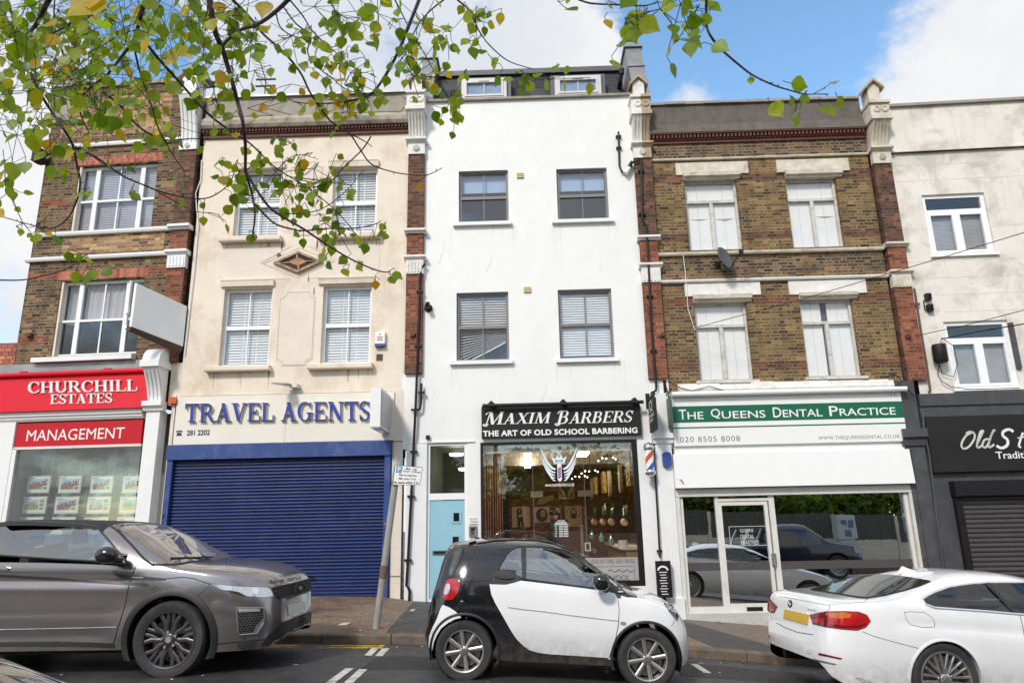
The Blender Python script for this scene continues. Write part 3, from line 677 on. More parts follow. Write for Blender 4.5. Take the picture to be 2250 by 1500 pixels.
for k_ in w2:
 r = w2[k_]; random.seed(len(k_) + int(r[0] * 9))
 for j in range(5): u = random.uniform(r[0] - .15, r[1] + .15); h_ = random.uniform(.08, .35); w_ = random.uniform(.008, .02); mb.prism([(u - w_, r[2] - .11), (u - w_ * .3, r[2] - .11 - h_), (u + w_ * .3, r[2] - .11 - h_ * .97), (u + w_, r[2] - .11)], -.0015, 0, 1)
mb.build('soot_stain', [MATS['soot_streak'], M('rust_streak', (.56, .42, .31), .9, .2)] if 'soot_streak' in MATS else [M('soot_streak', (.17, .14, .11), .95, .4, 30), M('rust_streak', (.56, .42, .31), .9, .2)], B2)
# shopfront piers, fascia board backing and roller shutter
zs0 = F.un(640, 975)[1]
sfl, sfr = F.un(378, 975)[0], F.un(864, 968)[0]
b2z = .30
mb = MB(); mb.box(u2L - .14, sfl, -.02, .2, b2z - .2, z2s); mb.box(sfr, u2R + .0, -.02, .2, b2z - .2, z2s)
sep(mb, 'stone_pier', cream_lite, B2)
mb = MB(); gline(mb, [(sfr, zs0), (u2R, zs0)], -.02, .014); gline(mb, [(u2L - .14, zs0), (sfl, zs0)], -.02, .014); gline(mb, [(sfr, b2z + .4), (u2R, b2z + .4)], -.02, .014); mb.build('pier_joint', stain, B2)
MB().box(u2Lw, u2R, .01, .3, zs0 - .3, z2s).build('bressummer', cream, B2)
h0, h1 = F.un(617, 1006)[1], F.un(617, 974)[1]; s0, s1 = F.un(371, 1020)[0], F.un(861, 1000)[0]
sh = MB(); sh.box(s0, s1, -.14, .1, h0, h1); shut = sh.build('roller_shutter', blue_frame, B2)
sep(MB().box(s0 + .01, s0 + .12, -.10, .1, b2z, h0).box(s1 - .12, s1 - .01, -.10, .1, b2z, h0), 'guide_rail', blue_frame, shut)
mb = MB(); zz = h0; p = .0635
prof = []
zlow = b2z
nsl = int((h0 - zlow) / p)
for i in range(nsl):
 zt = h0 - i * p
 prof += [(.012, zt), (.0, zt - .008), (-.024, zt - .024), (-.026, zt - .036), (-.010, zt - .05), (.012, zt - .056)]
vs = [(u, d, z) for u in (s0 + .11, s1 - .11) for d, z in prof]; k = len(prof)
mb.add(vs, [(i, i + 1, k + i + 1, k + i) for i in range(k - 1)])
mb.box(s0 + .11, s1 - .11, -.03, .03, h0 - nsl * p - .08, h0 - nsl * p)
cur = mb.build('shutter_curtain', blue_paint, shut)
l = F.R(661, 693, 1267, 1274); MB().box(l[0], l[1], -.032, -.02, l[2], l[3]).build('letter_slot', black_frame, shut)
for (x, y) in ((363, 1131), (849, 1150)):
 u, z = F.un(x, y); MB().lathe([(.0, -.03), (.02, -.03), (.022, 0), (.022, .01)], (u, -.105, z), 'y', 10).box(u - .006, u + .006, -.125, -.10, z - .05, z).build('padlock', brass, shut)
MB().box(u2Lw, u2R, 1.1, 9, z2s, zT2 - .3).build('rear_structure', cream, B2)
MB().box(u2Lw, u2R, .3, 1.1, zT2 - .36, zT2 - .3).build('roof', lead, B2)

# =================================================================== number three: the white house
B3 = thing('white_house', 'smooth white rendered terrace house with slate dormer storey and grey windows', 'building', F0, (at(1170, 900, Y0).x, 0, 0))
u3L = F.un(922, 575)[0]; u3R = F.un(1414, 575)[0]
pq = F.R(905, 938, 350, 352);
zT3 = F.un(1168, 219)[1]; z3s = F.un(1230, 968)[1]
w3 = {'a': F.R(1008, 1117, 375, 489), 'b': F.R(1224, 1336, 370, 484), 'c': F.R(1003, 1118, 642, 792), 'd': F.R(1228, 1347, 635, 787)}
dov = F.R(937, 1027, 972, 1322); dov = (dov[0], dov[1], .215, dov[3])
shp = F.R(1057, 1410, 968, 1330); shp = (shp[0], shp[1], .45, shp[3])
u3Lb = F.un(893, 1000)[0]; u3Rb = F.un(1447, 1000)[0]
mb = MB(); wall(mb, u3L - .02, u3R + .02, z3s + .55, zT3, [(*r, .11) for r in w3.values()])
wall(mb, u3Lb, u3Rb, -.4, z3s + .55, [(*dov, .10), (*shp, .10)]); mb.build('wall', white_paint, B3)
MB().sprism([(-.07, zT3), (-.07, zT3 + .05), (.4, zT3 + .09), (.4, zT3)], u3L - .02, u3R + .02).build('coping', cement, B3)
for k, r in w3.items():
 gm = G_blue if k in 'ab' else G_up
 o = window(B3, r, grey_alu, gm, d=.075, fw=.05, rails=((.495, .065),), bars=((.5, 0, 1),), barw=.018, rm=blue_room if k in 'ab' else dark_room)
 W_, H_ = r[1] - r[0], r[3] - r[2]
 if k in 'ab': MB().box(r[0] + .05, r[1] - .05, .20, .21, r[2] + .64 * H_, r[3] - .04).build('roller_blind', blind_w, o)
 elif k == 'd':
  mb = MB(); slats(mb, r[0] + .05, r[1] - .05, r[2] + .05, r[3] - .07, .155, .052, 1.08, .05, .004); mb.build('venetian_blind', blind_w, o)
 else:
  mb = MB(); slats(mb, r[0] + .05, r[1] - .05, r[2] + .48 * H_, r[3] - .07, .165, .052, .80, .05, .004)
  for i in range(11):      # the lower slats hang fanned, dropped at one corner
   zl = r[2] + (.46 - .043 * i) * H_; zr = r[2] + (.47 - .0155 * i) * H_
   mb.add([(r[0] + .06, .17, zl - .014), (r[1] - .06, .17, zr - .012), (r[1] - .06, .21, zr + .010), (r[0] + .06, .21, zl + .012)], [(0, 1, 2, 3)])
  mb.tube([(r[0] + .22, .18, r[2] + .02), (r[1] - .07, .18, r[2] + .285 * H_)], .017, 6)
  mb.build('venetian_blind', blind_w, o)
 s = {'a': (996, 1124, 489, 497), 'b': (1213, 1348, 483, 491), 'c': (989, 1127, 792, 801), 'd': (1222, 1359, 787, 796)}[k]
 s = F.R(*s); MB().sprism([(-.09, s[2]), (-.09, s[3] - .01), (.08, s[3] + .012), (.08, s[2])], s[0], s[1]).build('sill', white_gloss, o)
mb = MB(); random.seed(12)
for r in w3.values():
 for j in range(7):
  u = random.choice((r[0] - .10, r[1] + .10)) + random.gauss(0, .05) if j < 5 else random.uniform(r[0], r[1]); h_ = random.uniform(.15, .7); w_ = random.uniform(.006, .016); z = r[2] - .085; mb.prism([(u - w_, z), (u - w_ * .3, z - h_), (u + w_ * .3, z - h_ * .97), (u + w_, z)], -.0012 - .0001 * j, 0)
for (x, y) in ((976, 532), (952, 836), (1180, 300), (1320, 560), (1080, 560), (1200, 840)):
 u, z = F.un(x, y); P_ = [(u, z)]
 for k in range(7): P_.append((P_[-1][0] + random.gauss(.0, .025), P_[-1][1] - random.uniform(.03, .09)))
 gline(mb, P_, -.0005, .004)
mb.build('drip_stains', M('drip_grey', (.72, .712, .70), .8, .05), B3)
# mansard with dormers
m0, m1 = zT3 + .05, F.un(1168, 168, 1.1)[1]
uA, uB = u3L - .05, u3R - .05
mb = MB(); mb.add([(uA, .45, m0), (uB, .45, m0), (uB, 1.05, m1), (uA, 1.05, m1)], [(0, 1, 2, 3)]); mb.build('mansard_slope', slate, B3)
MB().box(uA, uB, 1.0, 4, m1, m1 + .05).box(uA - .02, uB + .02, .94, 1.12, m1 - .02, m1 + .11).build('roof', lead_dark, B3)
for xs in ((1014, 1113, 172, 218), (1219, 1321, 166, 211)):
 r = F.R(*xs, .46); mb = MB(); mb.box(r[0] - .10, r[1] + .10, .52, 1.3, r[2] - .1, r[3] + .06)
 dm_ = mb.build('dormer', lead_dark, B3)
 mb = MB(); ringbox(mb, r[0], r[1], r[2], r[3], .075, .46, .56); ringbox(mb, r[0] + .075, r[1] - .075, r[2] + .075, r[3] - .075, .045, .44, .56)
 mb.box((r[0] + r[1]) / 2 - .01, (r[0] + r[1]) / 2 + .01, .47, .49, r[2] + .15, r[3] - .15); mb.build('window_frame', M('dormer_frame', (.62, .60, .60), .4, .04), dm_)
 MB().box((r[0] + r[1]) / 2 - .12, (r[0] + r[1]) / 2 + .12, .435, .45, r[3] - .105, r[3] - .09).build('trickle_vent', black_frame, dm_)
 MB().box(r[0] + .115, r[1] - .115, .49, .495, r[2] + .115, r[3] - .115).build('pane', G_blue, dm_)
 MB().box(r[0] + .115, r[1] - .115, .511, .518, r[2] + .115, r[3] - .115).build('blind', M('grey_blue_blind', (.50, .53, .56), .6, .15, 3), dm_)  # plain grey-blue blind behind the pane
u, z = F.un(1362, 182, .6); MB().tube([(u, .75, z - .05), (u, .48, z - .02), (u + .02, .42, z + .1)], .05, 10).tube([(u + .02, .42, z + .1), (u + .03, .40, z + .22)], .065, 10).build('flue', black_pipe, B3)
# party-wall upstands dressed in lead
for (x0, x1, yt, yb, xb0, xb1) in ((1375, 1409, 100, 196, 1384, 1420), (928, 958, 125, 215, 921, 956)):
 ua, zt = F.un(x0, yt, .8); ub, _ = F.un(x1, yt, .8); za_ = F.un(xb0, yb, .2)[1]
 mb = MB(); mb.sprism([(.15, za_ - .3), (.9, zt), (3.5, zt), (3.5, za_ - .3)], ua, ub); mb.box(ua - .04, ub + .04, .84, 3.5, zt, zt + .07)
 for t in (.33, .62): mb.box(ua - .012, ub + .012, .15 + .75 * t - .03, .5 + .75 * t, za_ - .3 + (zt - za_ + .3) * t, za_ - .3 + (zt - za_ + .3) * t + .03)
 mb.build('party_wall', lead, B3)
MB().box(u3L, u3R, 3.9, 9, 3, m1).build('rear_structure', white_paint, B3)
MB().box(uA, uB, .38, .5, zT3 - .1, m0 + .01).build('gutter', lead_dark, B3)
# pilaster between cream and white
def brick_pilaster(par, F, xa, xb, ybot, ytop, caps, block, uoff=0, mats=(brick_redsoot, brick_red), cut=None):
 u0 = F.un(xa[0], xa[1])[0]; u1 = F.un(xb[0], xb[1])[0]
 z0, z1 = F.un((xa[0] + xb[0]) / 2, ybot)[1], F.un((xa[0] + xb[0]) / 2, ytop)[1]
 MB().box(u0, u1, -.09, .1, z0, z1).build('pilaster', mats[0], par)
 return u0, u1, z0, z1
xm = 913
u0, u1, z0, z1 = brick_pilaster(B3, F0, (895, 575), (931, 575), 822, 344, None, None)
p23 = (u0, u1)
MB().box(u0 + .003, u1 - .003, -.094, -.085, F.un(905, 800)[1], F.un(910, 606)[1]).build('pilaster_facing', brick_red, B3)
MB().box(u0 + .003, u1 - .003, -.094, -.085, F.un(912, 566)[1], F.un(912, 518)[1]).build('pilaster_facing', brick_red, B3)
def capitals(par, u0, u1, F, x, ys, mats):
 (c1a, c1b), (c2a, c2b), blk, (ra, rb), mo, (ca, cb_), (ba, bb), (ga, gb), ap = ys
 Z = lambda y: F.un(x, y)[1]
 mb = MB()
 cap_mould(mb, u0 - .05, u1 + .06, Z(c1b), Z(c1a), -.09, .09); mb.build('pilaster_cap', mats[0], par); mb = MB(); cap_mould(mb, u0 - .05, u1 + .06, Z(c2b), Z(c2a), -.09, .09)
 mb.box(u0 - .01, u1 + .01, -.12, 0, Z(blk), Z(c2b))
 n = 5; w = (u1 - u0) / n
 for k in range(n): mb.box(u0 + (k + .25) * w, u0 + (k + .7) * w, -.135, -.12, Z(blk - 3), Z(c2b + 4))
 mb.build('pilaster_cap', mats[0], par)
 mb = MB(); um = (u0 + u1) / 2
 def both(a, b, d0, d1, z0, z1, ex=0):
  mb.box(a - ex, um, d0, d1, z0, z1, 0); mb.box(um, b + ex, d0, d1, z0, z1, 1)
 both(u0, u1, -.12, 0, Z(rb), Z(ra), .01); rosette(mb, um, (Z(ra) + Z(rb)) / 2, .075, -.12, 0)
 cap_mould(mb, u0 - .05, um, Z(ra), Z(mo), -.09, .12, 0); cap_mould(mb, um, u1 + .05, Z(ra), Z(mo), -.09, .12, 1)
 # fluted console in two halves so that each house's paint stops at the party line
 n = 10; prof = [(-.09 - .26 * ((i / n) ** 1.6), Z(mo) + (Z(ca) - Z(mo)) * i / n) for i in range(n + 1)]
 mb.sprism([(.1, Z(mo))] + prof + [(.1, Z(ca))], u0, um, 0); mb.sprism([(.1, Z(mo))] + prof + [(.1, Z(ca))], um, u1, 1)
 for k in range(5):
  a = u0 + (u1 - u0) * (.03 + .2 * k); q = [(p - .028, z) for p, z in prof[:-1]]
  mb.sprism([(.0, prof[0][1] + .02)] + q + [(.0, prof[-2][1])], a, a + (u1 - u0) * .09, 0 if k < 3 else 1)
 both(u0, u1, -.38, .1, Z(ca), Z(ca) + .09, .04); both(u0, u1, -.33, .1, Z(ca) + .09, Z(ba) - .06, .02); both(u0, u1, -.38, .1, Z(ba) - .06, Z(ba), .04)
 mb.lathe([(.075, 0), (.075, -.022), (.045, -.028), (.04, -.012), (0, -.012)], (um - .07, -.33, (Z(ca) + Z(ba)) / 2 + .03), 'y', 14, 0)
 mb.lathe([(.075, 0), (.075, -.022), (.045, -.028), (.04, -.012), (0, -.012)], (um + .1, -.33, (Z(ca) + Z(ba)) / 2 + .03), 'y', 14, 1)
 pil_gable(mb, u0 + .03, u1 - .03, Z(ba), Z(ap) - .03, -.20, .10, 0, 2)
 mb.build('pilaster_capital', mats, par)
capitals(B3, u0, u1, F0, 916, ((508, 517), (566, 575), 605, (320, 344), 311, (260, 0), (219, 0), (0, 0), 172), [stone_white, stone_white, stone_raw])
# pilaster between white and brown brick
u0, u1, z0, z1 = brick_pilaster(B3, F0, (1407, 575), (1446, 575), 834, 352, None, None); p34 = (u0, u1)
MB().box(u0 + .003, u1 - .003, -.094, -.085, z0, F.un(1430, 625)[1]).build('pilaster_facing', brick_red, B3)
MB().box(u0 + .003, u1 - .003, -.094, -.085, F.un(1425, 582)[1], F.un(1425, 534)[1]).build('pilaster_facing', brick_red, B3)
capitals(B3, u0, u1, F0, 1418, ((523, 532), (583, 592), 624, (327, 352), 320, (270, 0), (228, 0), (0, 0), 178), [stone_white, stone_raw, stone_raw])
MB().box(u2R - .04, u3L + .03, -.015, .2, z3s - .1, F.un(905, 821)[1]).build('quoin', white_paint, B3)
MB().box(u3R - .03, p34[1] + .02, -.012, .2, z3s - .2, F.un(1440, 833)[1]).build('quoin', white_paint, B3)
MB().box(u2L - .24, u2Lw + .01, .004, .2, z2s - .2, F.un(395, 797)[1]).build('return_wall', cream, B2)
# ---- ground floor: door
fz = .215
dr = MB(); du0, du1 = dov[0], dov[1]; zt_, zm_ = dov[3], F.un(980, 1090)[1]
ringbox(dr, du0, du1, fz, zt_, .055, .02, .09); dr.box(du0 + .05, du1 - .05, .015, .09, zm_ - .06, zm_ + .06)
door = dr.build('front_door', upvc, B3)
MB().box(du0 + .05, du1 - .05, .05, .056, zm_ + .05, zt_ - .05).build('overlight', G_up, door)
room(door, (du0 + .05, du1 - .05, zm_, zt_), .1, 2.5, M('hall_paint', (.33, .33, .27), .8, .1, 2), 'hallway')
lf = MB(); sq = [F.R(992, 1013, 1122, 1149), F.R(990, 1012, 1174, 1201), F.R(989, 1010, 1226, 1253)]
lf.box(du0 + .06, du1 - .06, .04, .085, fz + .03, zm_ - .065)
for r in sq: ringbox(lf, r[0], r[1], r[2], r[3], .035, .025, .041)
leaf_ = lf.build('door_leaf', pale_blue, door)
mb = MB()
for r in sq: mb.box(r[0] + .035, r[1] - .035, .034, .0385, r[2] + .035, r[3] - .035)
sep(mb, 'door_glass', M('black_door_glass', (.012, .014, .018), .06, .1, spec=.8), door)
r = F.R(950, 986, 1209, 1218); mb = MB().box(r[0], r[1], .02, .041, r[2], r[3]); mb.build('letter_plate', M('pewter', (.22, .20, .19), .35, .1, metal=.6), door)
mb = MB().box(r[0] + .02, r[1] - .02, .016, .021, r[2] + .018, r[3] - .012); mb.build('letter_flap', black_pipe, door)
lamp = M('ceiling_lamp', (.9, .9, .9), .4, emit=(1, .97, .9), estr=3.0)
for (x, y, dd) in ((1003, 999, .8), (1022, 1031, 1.7)):
 u, z = F.un(x, y, dd); MB().lathe([(0, -.03), (.13, -.02), (.15, .01), (.15, .03), (0, .03)], (u, dd, z), 'z', 18).build('hall_lamp', lamp, door)
# left white pier and the pier to the right of the shop
MB().box(u3Lb + .02, du0 - .0, -.05, .0, -.2, F.un(910, 975)[1]).build('pier', white_gloss, B3)
MB().box(u3Lb + .0, du1 + .15, -.03, .0, F.un(980, 972)[1] - .0, F.un(980, 972)[1] + .02).build('door_head', white_gloss, B3)
MB().box(shp[1] + .0, u3Rb, -.02, .0, -.3, F.un(1430, 970)[1]).build('pier', white_gloss, B3)
# shopfront frame and glass
sf = MB(); ringbox(sf, shp[0], shp[1], shp[2], shp[3], .05, -.02, .10, wb=.10); sf.box(shp[1] - .10, shp[1] - .05, -.01, .09, shp[2] + .1, shp[3] - .05)
front = sf.build('shopfront', black_frame, B3)
MB().box(shp[0], shp[1], -.02, .1, -.15, shp[2]).build('stall_riser', white_gloss, front)
MB().box(shp[0] + .05, shp[1] - .10, .03, .038, shp[2] + .1, shp[3] - .05).build('shop_window', G_shop, front)
for x in (1172, 1286):
 u = F.un(x, 1100)[0]; MB().box(u - .004, u + .004, .024, .029, shp[2] + .1, shp[3] - .05).build('glass_joint', ink_grey, front)
r = F.R(1060, 1397, 974, 993, .12); MB().lathe([(.045, shp[0] + .06), (.045, shp[1] - .12)], (0, .13, shp[3] - .09), 'x', 12).box(shp[0] + .06, shp[1] - .12, .12, .126, r[2], shp[3] - .06).build('roller_blind', M('pale_blind', (.62, .68, .68), .6, .04), front)

# =================================================================== number four: brown brick
B4 = thing('brown_brick_house', 'brown brick terrace house with boarded white windows above the dental surgery', 'building', F0, (at(1720, 900, Y0).x, 0, 0))
u4L = p34[1] - .02; u4R = F.un(1943, 575)[0]
zp0, zp1 = F.un(1670, 297)[1], F.un(1670, 226)[1]; z4s = F.un(1730, 862)[1]
w4 = {'a': F.R(1509, 1626, 394, 549), 'b': F.R(1734, 1847, 390, 543), 'c': F.R(1531, 1649, 663, 836), 'd': F.R(1766, 1884, 656, 828)}
mb = MB(); wall(mb, u4L, u4R, z4s - .3, zp0, [(*r, .16) for r in w4.values()]); mb.build('wall', brick_gold, B4)
zq = F.un(1670, 310)[1]
mb = MB().box(u4L, u4R, -.04, .02, zq - .02, zq + .05); mb.build('terracotta_course', terracotta, B4)
mb = MB(); n = 58; wu = (u4R - u4L) / n; mb.box(u4L, u4R, -.07, .02, zq + .05, zq + .07)
for i in range(n): mb.box(u4L + i * wu, u4L + (i + .55) * wu, -.11, .02, zq + .075, zp0 + .02)
mb.box(u4L, u4R, -.13, .02, zp0 + .02, zp0 + .05)
mb.build('dentil_course', terracotta, B4)
MB().sprism([(.02, zp0 + .05), (-.14, zp0 + .05), (-.03, zp0 + .30), (-.0, zp1), (.3, zp1), (.3, zp0 + .05)], u4L, u4R).build('parapet', cement_dark, B4)
mb = MB(); n = 11
for i in range(n):
 a = u4L + (u4R - u4L) * i / n; random.seed(i); mb.box(a + .006, a + (u4R - u4L) / n - .006, -.06 + random.uniform(-.012, .012), .36, zp1 + .0, zp1 + .055 + random.uniform(-.01, .012))
mb.build('coping', cement, B4)
for (xl, xr, yl, yr, th, pr, mt) in ((1440, 1910, 350, 338, 6, .06, stone_peel), (1450, 1935, 557, 545, 8, .09, stone_peel), (1455, 1945, 616, 605, 8, .09, stone_white)):
 course(F0, B4, xl, xr, yl, yr, th, pr, mt, u4L, u4R)
for yy in (389, 516, 659, 803):
 z = F.un(1675, yy)[1]; mb = MB(); us = [u4L]
 for k in w4:
  if w4[k][2] < z < w4[k][3] + .15: us += [w4[k][0] - .005, w4[k][1] + .005]
 us = sorted(us) + [u4R]
 for a, b in zip(us[::2], us[1::2]): mb.box(a, b, -.004, 0, z - .075, z + .075)
 sep(mb, 'red_brick_band', brick_band if yy > 600 else brick_redsoot, B4)
MB().box(u4L, u4R, -.003, 0, F.un(1675, 600)[1], F.un(1675, 566)[1]).build('sooty_brick_panel', brick('sooty_brick', [(.20, .125, .07), (.13, .08, .05), (.10, .065, .045), (.25, .15, .08), (.07, .05, .038)], (.34, .27, .19), .5, mj=.013, flem=True), B4)
MB().box(u4L, u4R, -.003, 0, zq - .42, zq - .03).build('sooty_brick_panel', MATS['sooty_brick'], B4)
for k, r in w4.items():
 o = window(B4, r, timber_grey, G_dark, d=.10, fw=.05, rails=((.705, .06),), posts=((.50, 0, .70, .075),), rm=None)
 W_, H_ = r[1] - r[0], r[3] - r[2]
 mb = MB().box(r[0] + .03, r[1] - .03, .175, .185, r[2] + .03, r[3] - .03, 0)
 if k == 'd':
  mb = MB().box(r[0] + .03, r[0] + .44 * W_, .175, .185, r[2] + .03, r[3] - .03, 0).box(r[0] + .56 * W_, r[1] - .03, .175, .185, r[2] + .03, r[3] - .03, 0).box(r[0] + .03, r[1] - .03, .25, .26, r[2] + .03, r[3] - .03, 2)
 for uf in (.25, .74): mb.box(r[0] + uf * W_, r[0] + uf * W_ + .007, .170, .176, r[2] + .05 + (.02 if uf > .5 else 0), r[3] - .04, 1)
 if k in 'ab':          # boards that have sprung off: wedges sticking out half way up
  for (a, b, t) in ((.08, .44, .02), (.56, .93, .055)) if k == 'a' else ((.56, .95, .03),):
   z = r[2] + .47 * H_; um = r[0] + (a + b) / 2 * W_
   mb.add([(r[0] + a * W_, .172, z + .01), (um, .172, z - t), (r[0] + b * W_, .172, z + .01), (um, .15, z + .005)], [(0, 1, 3), (1, 2, 3), (0, 3, 2)], 1)
 mb.build('boarding', [board_white, seam, blue_room], o)
 # hood: moulded timber head, plaster lintel panel and a half-round rosette
 hx = {'a': (1500, 1625, 382, 395), 'b': (1724, 1848, 377, 391), 'c': (1522, 1650, 650, 664), 'd': (1755, 1882, 645, 657)}[k]; hr = F.R(*hx)
 MB().sprism([(.12, hr[2]), (-.03, hr[2]), (-.05, hr[2] + .03), (-.10, hr[2] + .06), (-.11, hr[3]), (.0, hr[3] + .02), (.12, hr[3])], hr[0], hr[1]).build('window_head', stone_peel, o)
 px = {'a': (1484, 1643, 358, 384), 'b': (1705, 1864, 351, 378), 'c': (1504, 1670, 622, 650), 'd': (1732, 1902, 616, 646)}[k]; pr_ = F.R(*px)
 mb = MB().prism([(pr_[0], pr_[2]), (hr[0], pr_[2]), (hr[0], hr[3] + .03), (hr[1], hr[3] + .03), (hr[1], pr_[2]), (pr_[1], pr_[2]), (pr_[1], pr_[3]), (pr_[0], pr_[3])], -.035, 0)
 for q, dd in ((.17, .025), (.135, .04), (.05, .055)): mb.prism(arc((hr[0] + hr[1]) / 2, hr[3] - .01, q, q, 0, 180, 12), -.035 - dd, -.03)
 mb.build('lintel', stone_white if k in 'cd' else stone_peel, o)
 if k in 'cd': MB().box(r[0] - .08, r[1] + .08, -.06, .12, r[2] - .05, r[2] - .003).build('sill', timber_grey, o)
# broken white cornice above the fascia
mb = MB(); random.seed(4); a = u4L + .22; zc0 = F.un(1730, 862)[1]
zc1 = F.un(1730, 838)[1]
while a < u4R - .35:
 b = a + random.uniform(.35, .7); mb.sprism([(0, zc0), (-.18, zc0), (-.22, zc0 + .06), (-.20 + random.uniform(0, .05), zc1 - random.uniform(.02, .09)), (-.02, zc1 + random.uniform(-.05, .02)), (0, zc1)], a, b); a = b
mb.build('cornice', stone_white, B4)
MB().box(u4L, u4R, 1.1, 9, z4s, zp1 - .2).build('rear_structure', brick_gold, B4)
MB().box(u4L, u4R, .3, 1.1, zp1 - .36, zp1 - .3).build('roof', lead, B4)
# pilaster to the right of number four
u0, u1, z0, z1 = brick_pilaster(B4, F0, (1949, 575), (1989, 575), 838, 365, None, None); p45 = (u0, u1)
MB().box(u0 + .003, u1 - .003, -.094, -.085, z0 + .0, F.un(1985, 636)[1]).build('pilaster_facing', brick_red, B4)
MB().box(u0 + .003, u1 - .003, -.094, -.085, F.un(1970, 600)[1], F.un(1968, 546)[1]).build('pilaster_facing', brick_red, B4)
capitals(B4, u0, u1, F0, 1940, ((538, 547), (598, 607), 635, (337, 364), 330, (280, 0), (240, 0), (0, 0), 186), [stone_peel, stone_peel, stone_raw])
# ---- dental shopfront
b4z = -.14
Z = lambda x, y, d=0: F.un(x, y, d)[1]; U = lambda x, y, d=0: F.un(x, y, d)[0]
lp0, lp1 = U(1449, 1150), U(1485, 1150)
mb = MB().box(lp0, lp1, -.12, .1, b4z - .1, Z(1465, 975)); mb.box(lp0 - .03, lp1 + .03, -.16, .1, b4z - .1, Z(1470, 1312)); cap_mould(mb, lp0 - .04, lp1 + .04, Z(1465, 975), Z(1465, 953), -.12, .09)
mb.box(lp0, lp1, -.10, .1, Z(1465, 953), Z(1465, 865)); mb.build('stucco_pilaster', white_gloss, B4)
fru0, fru1 = U(1481, 960), U(1997, 960)
MB().box(fru0 - .03, fru1 + .02, -.10, .2, Z(1740, 995), Z(1740, 968)).build('sub_cornice', white_gloss, B4)
MB().box(fru0, fru1, -.02, .25, Z(1740, 1078), Z(1740, 860)).build('bressummer', white_gloss, B4)
zt_ = Z(1740, 1072); s0, s1 = U(1488, 1200), U(2018, 1200)
mb = MB().box(s0 + .02, s1 - .02, -.10, .02, Z(1740, 1086), zt_ + .02)
front4 = mb.build('shopfront', alu_white, B4)
mb = MB()
for x0, x1 in ((1488, 1499), (1499, 1507), (1578, 1586), (1698, 1710), (2000, 2008), (2010, 2020)): mb.box(U(x0, 1200), U(x1, 1200), -.04 if x0 in (1499, 1578, 1698, 2000) else -.09, .06, b4z + .1, Z(1740, 1086))
gz0 = Z(1600, 1331); mb.box(U(1507, 1200), U(1578, 1200), -.03, .04, b4z + .1, gz0); mb.box(U(1710, 1200), U(2000, 1200), -.03, .04, b4z + .1, gz0 + .0)
mb.box(U(1586, 1200), U(1698, 1200), -.035, .045, Z(1640, 1100), Z(1640, 1094)); mb.build('mullion', alu_white, front4)
MB().box(s0, s1, -.14, .1, b4z - .3, b4z + .1).build('stall_riser', M('worn_sill', (.50, .50, .47), .7, .15, 8, dirt=(.2, .2, .18), dirt_amt=.6, dscale=4), front4)
MB().box(U(1507, 1200), U(1578, 1200), .0, .006, gz0, Z(1740, 1086)).build('shop_window', G_mirror, front4)
MB().box(U(1710, 1200), U(2000, 1200), .0, .006, gz0, Z(1740, 1086)).build('shop_window', G_mirror, front4)
MB().box(U(1586, 1200), U(1698, 1200), .0, .006, Z(1640, 1094), Z(1740, 1086)).build('overlight', G_mirror, front4)
dd = F.R(1586, 1698, 1101, 1347); mb = MB(); ringbox(mb, dd[0] + .006, dd[1] - .006, dd[2] + .004, dd[3] - .004, .065, -.03, .03, wb=.17); dl = mb.build('glazed_door', alu_white, front4)
MB().box(dd[0] + .06, dd[1] - .06, .002, .008, dd[2] + .15, dd[3] - .06).build('door_pane', G_mirror, dl)
r = F.R(1640, 1675, 1332, 1341); MB().box(r[0], r[1], -.038, -.029, r[2], r[3]).build('letter_plate', black_frame, dl)
r = F.R(1694, 1704, 1215, 1242); MB().box(r[0], r[1], -.06, -.03, r[2], r[3]).tube([((r[0] + r[1]) / 2, -.09, r[2] - .02), ((r[0] + r[1]) / 2, -.09, r[2] + .16)], .012, 8).build('door_handle', steel, dl)
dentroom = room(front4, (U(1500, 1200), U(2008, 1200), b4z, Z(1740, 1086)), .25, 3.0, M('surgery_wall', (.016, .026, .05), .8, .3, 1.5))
MB().box(U(1507, 1200), U(2000, 1200), -.004, -.001, Z(1740, 1250), Z(1740, 1232)).build('manifestation_band', M('smoked_band', (.075, .07, .068), .4, .1), front4)
mb = MB(); r = F.R(1603, 1692, 1155, 1198)
ringbox(mb, r[0], r[1], r[2], r[3], .008, -.0045, -.001)
h_ = r[3] - r[2]
for i, s in enumerate(('QUEENS', 'DENTAL', 'PRACTICE')):
 z = r[3] - h_ * (.14 + .30 * i); w_ = (.30, .30, .40)[i]; put_text(mb, s, (r[0] + (r[1] - r[0]) * .27, r[0] + (r[1] - r[0]) * (.27 + w_ * 1.1), z - h_ * .2, z), -.001, .003, .0)
mb.build('door_lettering', M('etched_white', (.62, .65, .66), .5, .03), dl)

# =================================================================== number five: pale blockwork render
B5 = thing('pale_render_house', 'grubby pale block rendered terrace house above the charcoal shopfront', 'building', F5, (0, 0, 0))
F = F5
u5L = F.un(1985, 575)[0] - .1; u5R = u5L + 5.4
zT5 = F.un(2110, 232)[1]; z5s = F.un(2150, 862)[1]
w5 = {'a': F.R(2036, 2176, 425, 561), 'b': F.R(2085, 2228, 704, 855)}
mb = MB(); h5 = [(*r, .10) for r in w5.values()]
h5b = [(r[0] + 2.35, r[1] + 2.35, r[2], r[3], .10) for r in w5.values()]
zl = F.un(2110, 331)[1]
wall(mb, u5L, u5R, z5s, zl, h5 + h5b); mb.build('wall', b5_render, B5)
mb = MB().box(u5L, u5R, -.05, .3, zl, zT5); mb.box(u5L, u5R, -.075, 0, zl - .0, zl + .035); mb.build('parapet', b5_render, B5)
MB().box(u5L + .1, u5R, -.12, .35, zT5, zT5 + .06).build('coping', cement, B5)
